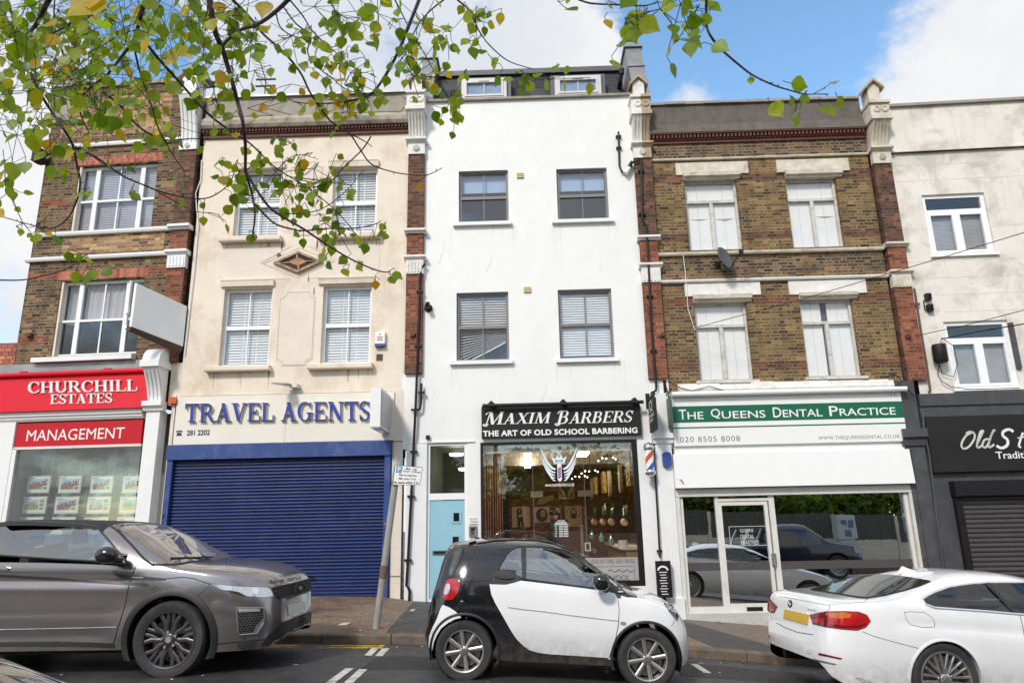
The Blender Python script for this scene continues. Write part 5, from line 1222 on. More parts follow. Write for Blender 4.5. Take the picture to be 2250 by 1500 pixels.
pipe('vent_pipe', [(1359, 290), (1360, 330), (1361, 365), (1367, 378), (1379, 380)], -.05, .022, black_pipe, 'short black cable stub high on the white wall right of the windows', 'pipe', [(1359, 300), (1360, 325)])
u, z = F.un(1381, 368, -.1); o = thing('cable_joint', 'black and white cable joint hanging below the bracket on white wall', 'cable joint', F0, (u, 0, z))
mb = MB(); mb.tube([(u - .07, -.09, z - .13), (u + .02, -.09, z - .0)], .06, 10, r2=.05); mb.build('white_end', white_gloss, o); MB().tube([(u + .02, -.09, z), (u + .08, -.09, z + .14)], .055, 10, r2=.03).build('boot', black_pipe, o)
pipe('drainpipe', [(1388, 358), (1408, 351), (1410, 400), (1411, 480), (1420, 497), (1424, 560), (1427, 620), (1430, 700), (1437, 790), (1442, 850), (1441, 858), (1432, 862), (1431, 885)], -.135, .024, black_pipe, 'black pipe zigzagging down the brick pilaster right of the white house', 'pipe', [(1409, 375), (1411, 470), (1428, 650), (1436, 770)])
pipe('drainpipe', [(1434, 955), (1440, 1050), (1446, 1150), (1450, 1225)], -.09, .018, black_pipe, 'black conduit running down beside the barber pole', 'pipe', [(1449, 1210), (1436, 985)])
for (x, y, w_) in ((1457, 735, 'brown brick house left'), (1996, 738, 'brown brick house right'), (909, 735, 'white house left')):
 u, z = F.un(x, y, -.1); solo('wall_anchor', MB().lathe([(0, -.16), (.035, -.16), (.05, -.1), (.05, -.09)], (u, 0, z), 'y', 8).box(u - .07, u + .02, -.14, -.09, z - .05, z + .01), terracotta, f'small rusty red wall anchor on the brick pilaster at the {w_} edge', 'wall plate', F0, (u, -.09, z))
# --- barber sign
d = -.10
r = F.R(1058, 1408, 889, 958, d); sg = thing('fascia_sign', 'black fascia board with white italic barber lettering above the barber window', 'sign', F0, (r[0], 0, r[2]))
kk = sk(F0, 1058, 963, 1408, 954, d)
MB().box(r[0], r[1], d, 0, r[2], r[3]).build('board', black_sign, sg)
rm_ = F.R(1063, 1214, 904, 931, d); rb_ = F.R(1221, 1394, 901, 929, d)
mb = MB(); serif(mb, 'MAXIM', (rm_[0], rm_[1], rm_[2], rm_[3] - .03), d, .012, .30, gap=.0, caps=1.16, skew=.003); serif(mb, 'BARBERS', (rb_[0], rb_[1], rb_[2], rb_[3] - .03), d, .012, .30, gap=.02, caps=1.16, skew=.003)
def swash(pts, w_): gline(mb, pts, d - .004, w_)
for rr in (rm_, rb_):
 H_ = rr[3] - rr[2]; swash([(rr[0] - .02, rr[2] + H_ * .02), (rr[0] + .02, rr[2] - .03), (rr[0] + .08, rr[2] + .0)], .03); swash([(rr[0] + .04, rr[3] - H_ * .18), (rr[0] + .09, rr[3] - H_ * .0), (rr[0] + .17, rr[3] - H_ * .02)], .025)
mb.build('lettering', sign_white, sg)
r2 = F.R(1061, 1401, 942, 955, d); mb = MB(); put_text(mb, 'THE ART OF OLD SCHOOL BARBERING', r2, d, .004, .035, spacing=1.05); mb.build('strapline', sign_white, sg)
u0, u1, zz = U(1061, 895, d), U(1412, 887, d), r[3] + .0
o = thing('sign_lamp_rail', 'black tubular lamp rail along the top of the barber fascia', 'lamp', F0, (u0, 0, zz))
MB().lathe([(0, u0), (.035, u0), (.035, u1), (0, u1)], (0, -.22, zz + .0), 'x', 10).build('rail', black_pipe, o)
mb = MB()
for x in (1080, 1237, 1393):
 u = U(x, 888, d); mb.box(u - .06, u + .06, -.2, 0, zz + .035, zz + .06); mb.box(u - .03, u + .03, -.24, -.1, zz + .03, zz + .085)
mb.build('bracket', black_pipe, o)
# intercom and flat number plate
r = F.R(1031, 1048, 1155, 1178, -.03); o = thing('intercom_panel', 'steel intercom panel on the white pier beside the pale blue door', 'intercom', F0, (r[0], 0, r[2]))
mb = MB(); ringbox(mb, r[0], r[1], r[2], r[3], .012, -.04, 0); mb.box(r[0] + .012, r[1] - .012, -.03, 0, r[2] + .012, r[3] - .012); mb.build('plate', steel, o)
mb = MB(); mb.box(r[0] + .03, r[1] - .03, -.034, -.03, r[3] - .07, r[3] - .03)
for i in range(3): mb.box(r[0] + .03, r[1] - .05, -.036, -.03, r[2] + .03 + i * .035, r[2] + .05 + i * .035)
mb.build('buttons', black_pipe, o)
r = F.R(1032, 1050, 1137, 1152, -.01); o = thing('flat_number_sign', 'small white plate lettered FLATS A and B above the intercom', 'sign', F0, (r[0], 0, r[2]))
MB().box(r[0] - .01, r[1] + .01, -.008, 0, r[2] - .01, r[3] + .01).build('plate', sign_white, o)
mb = MB(); h_ = r[3] - r[2]; put_text(mb, 'FLATS', (r[0] + .01, r[1] - .01, r[3] - h_ * .33, r[3]), -.008, .002, .01); put_text(mb, '\u2022A&B\u2022', (r[0], r[1], r[2] + h_ * .30, r[2] + h_ * .58), -.008, .002, .01); mb.box(r[0], r[1], -.010, -.008, r[2] + .0, r[2] + .015); mb.build('lettering', ink_grey, o)
# barber pole
u, z0 = F.un(1430, 1047, -.28); _, z1 = F.un(1425, 972, -.28); H_ = z1 - z0
o = thing('barber_pole', 'red white and blue striped barber pole with chrome end caps', 'barber pole', F0, (u, -.28, z0))
R0 = .10
mb = MB(); m_, t, b = new_mat('pole_stripes'); co = objco(t); s = N(t, 'ShaderNodeSeparateXYZ'); t.links.new(co, s.inputs[0])
ang = math_(t, 'ARCTAN2', s.outputs[1], s.outputs[0]); ph = math_(t, 'ADD', math_(t, 'MULTIPLY', ang, 1 / (2 * math.pi)), math_(t, 'MULTIPLY', s.outputs[2], -1.9)); fr_ = math_(t, 'FRACT', math_(t, 'ADD', ph, 10.33))
t.links.new(ramp(t, fr_, [(0, (.80, .80, .80)), (.22, (.55, .06, .02)), (.44, (.80, .80, .80)), (.66, (.02, .10, .42)), (.88, (.80, .80, .80))], 'CONSTANT'), b.inputs['Base Color']); b.inputs['Roughness'].default_value = .2; b.inputs['Coat Weight'].default_value = .6
mb.lathe([(0, z0 + H_ * .20), (R0 * .82, z0 + H_ * .20), (R0 * .82, z1 - H_ * .22), (0, z1 - H_ * .22)], (u, -.28, 0), 'z', 28); mb.build('cylinder', m_, o, True)
mb = MB(); mb.lathe([(0, z0), (R0 * .35, z0 + .005), (R0 * .75, z0 + .03), (R0 * 1.0, z0 + H_ * .10), (R0 * 1.0, z0 + H_ * .16), (R0 * .86, z0 + H_ * .20), (R0 * .8, z0 + H_ * .21)], (u, -.28, 0), 'z', 28)
mb.lathe([(R0 * .8, z1 - H_ * .23), (R0 * .88, z1 - H_ * .22), (R0 * 1.0, z1 - H_ * .18), (R0 * 1.0, z1 - H_ * .12), (R0 * .9, z1 - H_ * .06), (R0 * .5, z1 - .01), (R0 * .2, z1), (0, z1 + .02)], (u, -.28, 0), 'z', 28)
mb.build('end_caps', chrome, o, True)
MB().box(u - .03, u + .03, -.2, 0, z1 - H_ * .17, z1 - H_ * .13).box(u - .03, u + .03, -.2, 0, z0 + H_ * .12, z0 + H_ * .16).build('bracket', chrome, o)
# black hanging sign on its bracket, and the green board behind it
u, zt = F.un(1430, 880, -.35); zb = F.un(1436, 948, -.35)[1]; o = thing('hanging_sign', 'small black hanging sign lettered in white by the barber fascia', 'sign', F0, (u, 0, zb))
MB().box(u - .02, u + .03, -.75, -.12, zb, zt).build('board', black_sign, o)
mb = MB(); W_ = .63
def side_text(mb, s, d0, d1, z0, z1, u_, bold=.01):
 vs, fs = text_mesh(s, bold); x0, x1 = min(v[0] for v in vs), max(v[0] for v in vs); y0, y1 = min(v[1] for v in vs), max(v[1] for v in vs)
 mb.add([(u_, d0 + (v[0] - x0) / (x1 - x0) * (d1 - d0), z0 + (v[1] - y0) / (y1 - y0) * (z1 - z0)) for v in vs], fs)
H_ = zt - zb
side_text(mb, 'MAXIM BARBERS', -.14, -.73, zb + H_ * .44, zb + H_ * .56, u - .024); side_text(mb, 'BARBERS', -.25, -.6, zb + H_ * .30, zb + H_ * .40, u - .024); mb.box(u - .026, u - .022, -.62, -.24, zb + H_ * .63, zb + H_ * .65)
for i in range(16):
 q = R_(i * 22.5);
 mb.box(u - .026, u - .022, -.43 + .14 * math.cos(q) - .012, -.43 + .14 * math.cos(q) + .012, zb + H_ * .82 + .08 * math.sin(q) - .012, zb + H_ * .82 + .08 * math.sin(q) + .012)
mb.build('lettering', sign_white, o)
MB().tube([(u, 0, zt + .07), (u, -.8, zt + .07)], .018, 6).box(u - .015, u + .015, -.12, -.1, zt - .02, zt + .07).box(u - .015, u + .015, -.72, -.7, zt - .02, zt + .07).box(u - .04, u + .04, -.02, 0, zt - .1, zt + .2).build('bracket', black_pipe, o)
u, zt = F.un(1467, 876, -.2); zb = F.un(1467, 941, -.2)[1]; o = thing('green_board', 'dark green hanging board with pale print beside the dental fascia', 'sign', F0, (u, 0, zb))
MB().box(u - .015, u + .015, -.5, -.13, zb, zt).build('board', M('dark_green', (.05, .10, .065), .5, .2, 5), o)
mb = MB()
for i in range(7): mb.box(u - .019, u - .014, -.45, -.2 - .03 * (i % 3), zb + .06 + i * .065, zb + .075 + i * .065)
mb.build('print', M('pale_print', (.35, .38, .34), .6, .1), o)
mb = MB().tube([(u, 0, zt + .1), (u, -.55, zt + .1)], .014, 6).tube([(u, -.02, zt + .35), (u, -.3, zt + .1)], .012, 6).box(u - .03, u + .03, -.02, 0, zt, zt + .4).tube([(u, -.3, zt + .1), (u, -.3, zt)], .01, 6); mb.build('bracket', black_pipe, o)
# --- dental fascia
d = -.16
b_ = q4(F0, ((1477, 868), (1981, 858), (1992, 970), (1479, 978)), d)
u0, u1 = (b_[0][0] + b_[3][0]) / 2, (b_[1][0] + b_[2][0]) / 2; z0, z1 = (b_[2][1] + b_[3][1]) / 2, (b_[0][1] + b_[1][1]) / 2
sg = thing('fascia_sign', 'white dental practice fascia with a green band and white capitals', 'sign', F0, (u0, 0, z0))
MB().box(u0, u1, d, 0, z0, z1).build('board', sign_white, sg); uj = U(1729, 920, d); MB().box(uj - .003, uj + .003, d - .003, d, z0, z1).build('panel_joint', ink_grey, sg) if 0 else None
g0, g1 = Z(1730, 923, d), Z(1730, 887, d); MB().box(u0, u1, d - .002, d, g0, g1).box(u0, u1, d - .002, d, Z(1730, 936, d), Z(1730, 933, d)).build('green_band', green_band, sg)
mb = MB(); X = 1491.0
def smallcaps(mb, words, r, d, bold):
 """big initials with smaller capitals, thin and wide"""
 u, H_ = r[0], r[3] - r[2]; tot = sum(w for _, w in words)
 for w, wd in words:
  span = (r[1] - r[0]) * wd / tot; big = span / (len(w) + .9) * 1.35
  if w.strip():
   put_text(mb, w[0], (u, u + big * .86, r[2], r[3]), d, .004, bold)
   put_text(mb, w[1:], (u + big, u + span * .985, r[2], r[2] + H_ * .74), d, .004, bold)
  u += span
r = F.R(1491, 1970, 894, 916, d)
smallcaps(mb, (('THE', 55), (' ', 16), ('QUEENS', 122), (' ', 15), ('DENTAL', 110), (' ', 14), ('PRACTICE', 147)), r, d - .002, .006); mb.build('lettering', sign_white, sg)
mb = MB(); put_text(mb, '020 8505 8008', F.R(1494, 1626, 958, 970, d), d, .003, -.004, spacing=1.15); put_text(mb, 'WWW.THEQUEENSDENTAL.CO.UK', F.R(1798, 1977, 956, 965, d), d, .003, -.004, spacing=1.15)
r = F.R(1957, 1966, 863, 869, d); mb.box(r[0], r[0] + .012, d - .003, d, r[2], r[3]); mb.box(r[1] - .012, r[1], d - .003, d, r[2], r[3]); mb.build('contact_lettering', ink_grey, sg)
mb = MB(); ua, ub = U(1476, 865, -.28), U(1993, 852, -.28); zz = (Z(1476, 866, -.28) + Z(1993, 853, -.28)) / 2
mb.lathe([(0, ua), (.05, ua), (.05, ub), (0, ub)], (0, -.25, zz), 'x', 14); mb.box(ua, ub, -.24, 0, zz + .0, zz + .045)
solo('awning_case', mb, white_gloss, 'white awning roller case along the top of the dental fascia', 'awning', F0, (ua, 0, zz))
b_ = q4(F0, ((1480, 998), (2003, 985), (2013, 1061), (1485, 1072)), -.22)
u0, u1 = b_[3][0], b_[2][0] - .02; z0, z1 = (b_[2][1] + b_[3][1]) / 2, (b_[0][1] + b_[1][1]) / 2
o = thing('blank_sign_panel', 'plain white blank panel under the dental fascia', 'sign', F0, (u0, 0, z0))
MB().sprism([(.0, z0), (-.24, z0), (-.2, z1), (-.0, z1)], u0, u1).build('board', sign_white, o)
u, z = F.un(1495, 1055, -.25); MB().tube([(u - .02, -.25, z + .06), (u, -.27, z + .03), (u + .05, -.26, z - .05)], .012, 6).build('clip', steel, o)
r = F.R(1456, 1476, 992, 1026, -.2); o = solo('alarm_box', MB().prism(arc((r[0] + r[1]) / 2, r[2] + .05, .08, .05, 180, 360, 8) + arc((r[0] + r[1]) / 2, r[3] - .05, .085, .05, 0, 180, 8), -.20, -.12), blue_plastic, 'dark blue burglar alarm box on the white pilaster by the dental shop', 'alarm box', F0, (r[0], -.12, r[2]), smooth=False)
# menu board on the pavement side of the pier
u0, zt = F.un(1440, 1232, -.3); u1, _ = F.un(1470, 1240, -.3); zb = F.un(1455, 1312, -.3)[1]
o = thing('menu_board', 'black framed menu holder with white print standing by the barber pier', 'menu board', F0, (u0, -.3, zb))
MB().box(u0, u1, -.32, -.24, zb, zt).build('frame', black_frame, o)
mb = MB().prism(arc((u0 + u1) / 2, zt - .16, .10, .08, 0, 180, 10) + arc((u0 + u1) / 2, zt - .16, .07, .05, 180, 0, 10), -.323, -.32)
for i in range(9): mb.box(u0 + .05 + .012 * (i % 3), u1 - .05 - .02 * (i % 2), -.323, -.32, zt - .2 - i * .047, zt - .188 - i * .047)
mb.build('print', sign_white, o); MB().box(u1, u1 + .03, -.30, -.20, zb, zt).box((u0 + u1) / 2 - .03, (u0 + u1) / 2 + .03, -.28, -.22, zb - .4, zb).box(u0, u1, -.36, -.18, zb - .42, zb - .39).build('stand', black_pipe, o)
# satellite dish
u, z = F.un(1597, 565, -.35); o = thing('satellite_dish', 'dark grey satellite dish on the brick band of the brown house', 'satellite dish', F0, (u, 0, z))
dishm = M('dish_grey', (.10, .10, .11), .45, .1, 8)
mb = MB(); n = 28; ax = Vector((.62, -.72, .30)).normalized(); a_ = ax.cross(Vector((0, 0, 1))).normalized(); b2 = a_.cross(ax) * -1
c_ = Vector((u, -.30, z)); vs = [tuple(c_ - ax * .055)]; fs = []
for k_, rr in enumerate((.10, .19, .27)):
 for j in range(n):
  q = 2 * math.pi * j / n; vs.append(tuple(c_ - ax * (.055 * (1 - (rr / .27) ** 2)) + (a_ * math.cos(q) * .9 + b2 * math.sin(q)) * rr))
for j in range(n):
 fs.append((0, 1 + j, 1 + (j + 1) % n))
 for k_ in range(2): fs.append((1 + k_ * n + j, 1 + (k_ + 1) * n + j, 1 + (k_ + 1) * n + (j + 1) % n, 1 + k_ * n + (j + 1) % n))
mb.add(vs, fs); ob = mb.build('reflector', dishm, o, True); sm_ = ob.modifiers.new('s', 'SOLIDIFY'); sm_.thickness = .008
tip = c_ + ax * .33 + b2 * .08; bt = c_ + b2 * .25
MB().tube([tuple(bt), tuple(tip)], .012, 6).box(tip.x - .03, tip.x + .05, tip.y - .03, tip.y + .03, tip.z - .03, tip.z + .05).build('feed_arm', black_pipe, o)
MB().tube([tuple(c_ - ax * .06), (u - .1, -.1, z - .05), (u - .1, 0, z - .05)], .02, 8).box(u - .16, u - .04, -.02, 0, z - .12, z + .05).build('bracket', black_pipe, o)
cable('cable', [(1501, 560), (1506, 600), (1512, 680), (1527, 725)], -.07, .007, white_gloss, 'slack white cable hanging past the left windows of the brown brick house', 'cable')
# charcoal shop sign
F = F5
d = -.12
r = F.R(2043, 2260, 914, 1035, d); zt1 = F.un(2150, 912, d)[1]; u0 = F.un(2043, 980, d)[0]; u1 = u5R - .3
sg = thing('fascia_sign', 'black fascia with flowing white script above the charcoal shutter', 'sign', F5, (u0, 0, r[2]))
MB().box(u0, u1, d, 0, r[2], zt1).build('board', black_sign, sg)
r1 = F.R(2110, 2167, 948, 983, d); r2 = F.R(2178, 2255, 943, 985, d)
mb = MB(); sp_ = lambda pts, w_=.022: gline(mb, [(v.x, v.y) for v in cat_([Vector((*F.un(x, y, d), 0)) for x, y in pts])], d - .006, w_)
def cat_(p, k=5):
 o = []
 for i in range(len(p) - 1):
  a, b, c, e = p[max(0, i - 1)], p[i], p[i + 1], p[min(len(p) - 1, i + 2)]
  for j in range(k): t = j / k; o.append(.5 * (2 * b + (c - a) * t + (2 * a - 5 * b + 4 * c - e) * t * t + (3 * b - a - 3 * c + e) * t ** 3))
 return o + [p[-1]]
for w_, off in ((.034, 0), (.02, 2)):
 sp_([(2138 + off, 949), (2122, 957), (2112, 975), (2116, 985), (2128, 981), (2140, 964), (2140, 952), (2130, 948), (2122, 953)], w_)
 sp_([(2146, 976), (2156, 955), (2159 + off, 946), (2153, 950), (2146, 978), (2150, 983), (2157, 978)], w_); sp_([(2172, 964), (2163, 966), (2158, 977), (2163, 983), (2170, 976), (2180, 950), (2184 + off, 944), (2178, 955), (2171, 978), (2175, 982), (2184, 976)], w_)
sp_([(2226, 948), (2216, 943), (2204, 948), (2203, 957), (2213, 966), (2212, 978), (2200, 984), (2189, 979)], .05)
sp_([(2243, 982), (2238, 978), (2247, 950)], .036); sp_([(2235, 962), (2254, 959)], .02)
mb.build('script_lettering', sign_white, sg)
r3 = F.R(2188, 2256, 991, 1007, d); mb = MB(); put_text(mb, 'Traditional', (r3[0], r3[0] + .88, r3[2], r3[3]), d, .004, .008); mb.build('strapline', sign_white, sg)
pipe('drainpipe', [(2009, 634), (2014, 665), (2024, 730), (2036, 800), (2044, 857), (2040, 862)], -.06, .022, M('brown_pipe', (.12, .06, .045), .6, .2, 8), 'rusty brown pipe on the pale rendered wall', 'pipe', [(2014, 668)])
pipe('conduit', [(2046, 900), (2028, 902), (2030, 940), (2042, 1000), (2060, 1150), (2080, 1290)], -.17, .018, char_paint, 'grey painted conduit down the charcoal shopfront', 'pipe')
u, z = F.un(2040, 662, -.08); o = thing('junction_box', 'pair of small black junction boxes on the pale rendered wall', 'junction box', F5, (u, 0, z))
for dz in (.10, -.13): MB().box(u - .03, u + .07, -.10, 0, z + dz - .07, z + dz + .07).lathe([(.03, -.12), (.05, -.1)], (u + .02, 0, z + dz), 'y', 10).build('box', black_pipe, o)
MB().tube([(u + .0, -.05, z + .05), (u - .07, -.04, z + .03), (u - .07, -.04, z - .16), (u, -.05, z - .18)], .012, 6).build('loop', black_pipe, o)
u, z = F.un(2064, 777, -.12); o = thing('cable_splice', 'black drum shaped cable splice with looping wires on the pale wall', 'cable splice', F5, (u, 0, z))
MB().lathe([(0, z - .18), (.11, z - .18), (.13, z - .15), (.13, z + .14), (.12, z + .18), (0, z + .18)], (u, -.14, 0), 'z', 20).build('drum', black_pipe, o, True)
def loop(px, d, r): return [(F.un(x, y, d)[0], d, F.un(x, y, d)[1]) for x, y in px]
MB().tube(loop([(2064, 800), (2060, 820), (2070, 838), (2090, 850), (2130, 855), (2240, 852)], -.06, 0), .008, 5).tube(loop([(2064, 757), (2070, 742), (2095, 760), (2104, 800), (2095, 828), (2070, 820), (2064, 800)], -.07, 0), .008, 5).build('wires', black_pipe, o)
# overhead service wires
F = F0
def wire(px, label, r=.007):
 P = [tuple(at(x, y, Y)) for x, y, Y in px]
 return solo('service_wire', MB().tube(P, r, 5), black_pipe, label, 'wire', None, P[0])
wire([(1527, 720, 13.6), (1760, 658, 12.6), (2020, 581, 11.4), (2270, 505, 10.2)], 'thin black wire crossing in front of the brown brick house to the upper right')
wire([(2010, 738, 13.6), (2120, 715, 12.6), (2270, 676, 11.2)], 'thin black wire rising to the right across the lower window of the pale house')
wire([(2068, 745, 13.4), (2140, 730, 12.9), (2270, 708, 11.6)], 'thicker black wire from the cable splice past the pale house window', .011)
wire([(-40, 276, 11.0), (30, 295, 12.0), (95, 312, 13.6)], 'thin wire reaching the brick house from the upper left')
u, z = F5.un(2232, 760, -.06); solo('wall_strap', MB().box(u - .04, u + .04, -.06, 0, z - .45, z + .48), char_paint, 'dark vertical timber strap at the right of the pale house lower window', 'strap', F5, (u, 0, z))
cable('cable', [(1470, 838), (1490, 850), (1520, 858), (1560, 848), (1590, 858)], -.24, .008, black_pipe, 'loose black cable draped along the broken white cornice', 'cable')
cable('cable', [(1948, 829), (1960, 822), (1972, 826), (1982, 838), (1972, 846), (1990, 850), (2010, 872)], -.2, .012, black_pipe, 'knotted black cable at the right end of the broken white cornice', 'cable')

# --- leaning parking sign
Yp = 10.05 + .35
pb = at(826, 1386, Yp); zg = pz_(pb.x, Yp); pb = Vector((pb.x, Yp, zg)); ptop = at(868, 1062, Yp)
o = thing('parking_sign', 'leaning grey post with a white pay at machine parking plate', 'parking sign', None, loc=pb)
L = ptop - pb; MB().tube([tuple(-L * .04), tuple(L * .33), tuple(L * .34), tuple(L * .42), tuple(L * .425), tuple(L * 1.12)], .048, 14).build('post', M('galvanised_post', (.34, .33, .31), .55, .15, 6, dirt=(.18, .13, .09), dirt_amt=.8, dscale=4), o)
MB().tube([tuple(L * .335), tuple(L * .425)], .052, 14).build('rust_collar', M('rust_paint', (.17, .11, .08), .8, .3, 20), o)
c4 = [at(x, y, Yp - .07) - pb for x, y in ((862, 1065), (923, 1065.5), (929, 1026), (868, 1020))]
n_ = (c4[1] - c4[0]).cross(c4[3] - c4[0]).normalized();
vs = [tuple(c) for c in c4] + [tuple(c + n_ * -.006) for c in c4]
MB().add(vs, [(0, 1, 2, 3), (7, 6, 5, 4), (0, 4, 5, 1), (1, 5, 6, 2), (2, 6, 7, 3), (3, 7, 4, 0)]).build('plate', sign_white, o)
def on_plate(mb, s, a0, a1, b0, b1, bold=.01, off=.004):
 vs, fs = text_mesh(s, bold); x0, x1 = min(v[0] for v in vs), max(v[0] for v in vs); y0, y1 = min(v[1] for v in vs), max(v[1] for v in vs)
 out = []
 for v in vs:
  a = a0 + (v[0] - x0) / (x1 - x0) * (a1 - a0); b = b0 + (v[1] - y0) / (y1 - y0) * (b1 - b0)
  p = c4[0] * (1 - a) * (1 - b) + c4[1] * a * (1 - b) + c4[2] * a * b + c4[3] * (1 - a) * b; out.append(tuple(p + n_ * off))
 mb.add(out, fs)
mb = MB(); on_plate(mb, 'Mon - Sat', .42, .80, .80, .91); on_plate(mb, '10 am - 5.30 pm', .34, .95, .645, .77); on_plate(mb, 'Pay at machine', .2, .82, .44, .57); on_plate(mb, 'Max stay 2 hrs', .2, .82, .26, .38); on_plate(mb, 'No return within 2 hrs', .03, .95, .07, .20)
def pquad(mb, a0, a1, b0, b1, off):
 P = []
 for a, b in ((a0, b0), (a1, b0), (a1, b1), (a0, b1)): P.append(tuple(c4[0] * (1 - a) * (1 - b) + c4[1] * a * (1 - b) + c4[2] * a * b + c4[3] * (1 - a) * b + n_ * off))
 mb.add(P, [(0, 1, 2, 3)])
for q in ((.0, 1, .0, .02), (.0, 1, .98, 1), (0, .014, .02, .98), (.986, 1, .02, .98)): pquad(mb, *q, .003)
mb.build('lettering', black_pipe, o)
mb = MB(); pquad(mb, .06, .28, .62, .95, .003); mb.build('parking_square', M('sign_blue', (.10, .33, .52), .4, .05), o)
mb = MB(); on_plate(mb, 'P', .12, .23, .67, .90, .02, .006); mb.build('parking_letter', sign_white, o)
# =================================================================== parked cars
def pchip(keys):
 xs = [k[0] for k in keys]; ys = [k[1] for k in keys]; n = len(xs)
 h = [xs[i + 1] - xs[i] for i in range(n - 1)]; dl = [(ys[i + 1] - ys[i]) / h[i] for i in range(n - 1)]
 m = [dl[0]] + [0 if dl[i - 1] * dl[i] <= 0 else 3 * (h[i - 1] + h[i]) / ((2 * h[i] + h[i - 1]) / dl[i - 1] + (h[i] + 2 * h[i - 1]) / dl[i]) for i in range(1, n - 1)] + [dl[-1]]
 def f(x):
  if x <= xs[0]: return ys[0]
  if x >= xs[-1]: return ys[-1]
  i = max(j for j in range(n - 1) if xs[j] <= x); t = (x - xs[i]) / h[i]
  return ((1 + 2 * t) * (1 - t) ** 2) * ys[i] + t * (1 - t) ** 2 * h[i] * m[i] + t * t * (3 - 2 * t) * ys[i + 1] + t * t * (t - 1) * h[i] * m[i + 1]
 return f
def paint(name, col, metal=0.0, rough=.25, flake=0.0, spec=.5):
 m, t, b = new_mat(name); co = objco(t)
 g = N(t, 'ShaderNodeNewGeometry')
 n = noise(t, co, 3, 5, .6); c = ramp(t, n, [(.3, tuple(x * .93 for x in col)), (.7, col)])
 s = N(t, 'ShaderNodeSeparateXYZ'); t.links.new(co, s.inputs[0])
 dirt = math_(t, 'MULTIPLY', ramp(t, s.outputs[2], [(.18, 1.), (.52, 0.)]), ramp(t, noise(t, co, 9, 6, .7), [(.35, .1), (.7, .75)]))
 c = mixc(t, dirt, c, (.13, .11, .09))
 if flake:
  fl = noise(t, co, 900, 1, .5); c = mixc(t, flake, c, ramp(t, fl, [(.35, .25), (.65, 1.8)]), 'MULTIPLY')
 c = mixc(t, g.outputs['Backfacing'], c, (.02, .02, .022))
 t.links.new(c, b.inputs['Base Color']); b.inputs['Metallic'].default_value = metal; b.inputs['Roughness'].default_value = rough
 b.inputs['Coat Weight'].default_value = .85; b.inputs['Coat Roughness'].default_value = .02; b.inputs['Specular IOR Level'].default_value = spec
 # rain beads
 v = N(t, 'ShaderNodeTexVoronoi'); v.inputs['Scale'].default_value = 70; t.links.new(co, v.inputs['Vector'])
 bump(t, b, ramp(t, v.outputs['Distance'], [(.0, 1.), (.22, 0.)]), .05, .002)
 return m
P_white = paint('white_car_paint', (.87, .87, .885), 0, .14)
P_black = paint('black_car_paint', (.008, .0075, .010), .0, .15, .2)
P_grey = paint('grey_metallic_paint', (.31, .28, .285), .8, .2, .3)
G_solid = M('dark_screen_glass', (.028, .03, .032), .02, .3, 2, coat=.6, spec=.7, metal=.0)
P_silver = paint('silver_metallic_paint', (.74, .75, .76), .8, .25, .2)
P_navy = paint('navy_paint', (.006, .009, .02), .1, .2)
rubber = M('tyre_rubber', (.030, .028, .030), .75, .25, 14, .25, 60, dirt=(.10, .09, .08), dirt_amt=.45, dscale=5)
trim = M('black_trim', (.020, .019, .021), .55, .2, 20)
well = M('arch_liner', (.012, .012, .013), .9, .2)
alloy = M('silver_alloy', (.50, .48, .46), .32, .06, 10, metal=.85)
alloy_dk = M('dark_alloy', (.075, .07, .075), .35, .1, 10, metal=.6)
disc = M('brake_disc', (.28, .27, .26), .4, .1, 20, metal=.9)
fabric = M('canvas_hood', (.022, .021, .026), .9, .25, 60, .4, 200)
seat_m = M('car_seat', (.055, .052, .055), .8, .15, 10); seat_l = M('pale_car_seat', (.40, .40, .40), .8, .1, 10)
red_lens = M('red_lens', (.48, .012, .015), .12, .25, 9, coat=1); red_deep = M('deep_red_lens', (.20, .006, .012), .12, .2, 9, coat=1)
amber = M('amber_lens', (.62, .12, .02), .15, .2, 9, coat=1)
clear_lens = M('clear_lens', (.62, .62, .64), .08, .15, 14, metal=.55, coat=1)
dark_lens = M('smoked_lens', (.05, .05, .055), .06, .3, 10, metal=.3, coat=1)
plate_y = M('yellow_plate', (.62, .40, .05), .45, .05); plate_w = M('white_plate', (.62, .63, .62), .45, .05)
mesh_g = brick('black_mesh', [(.012, .012, .013), (.02, .02, .021)], (.10, .10, .105), 0, bw=.05, bh=.024, mj=.006)
gap_m = M('panel_gap', (.012, .012, .013), .9, .1)
G_car = glass('car_side_glass', (.72, .78, .76), .27, rcol=(.95, .98, 1.0)); G_screen = glass('car_windscreen', (.62, .68, .66), .20); G_tint = glass('car_tinted_glass', (.22, .25, .26), .16)

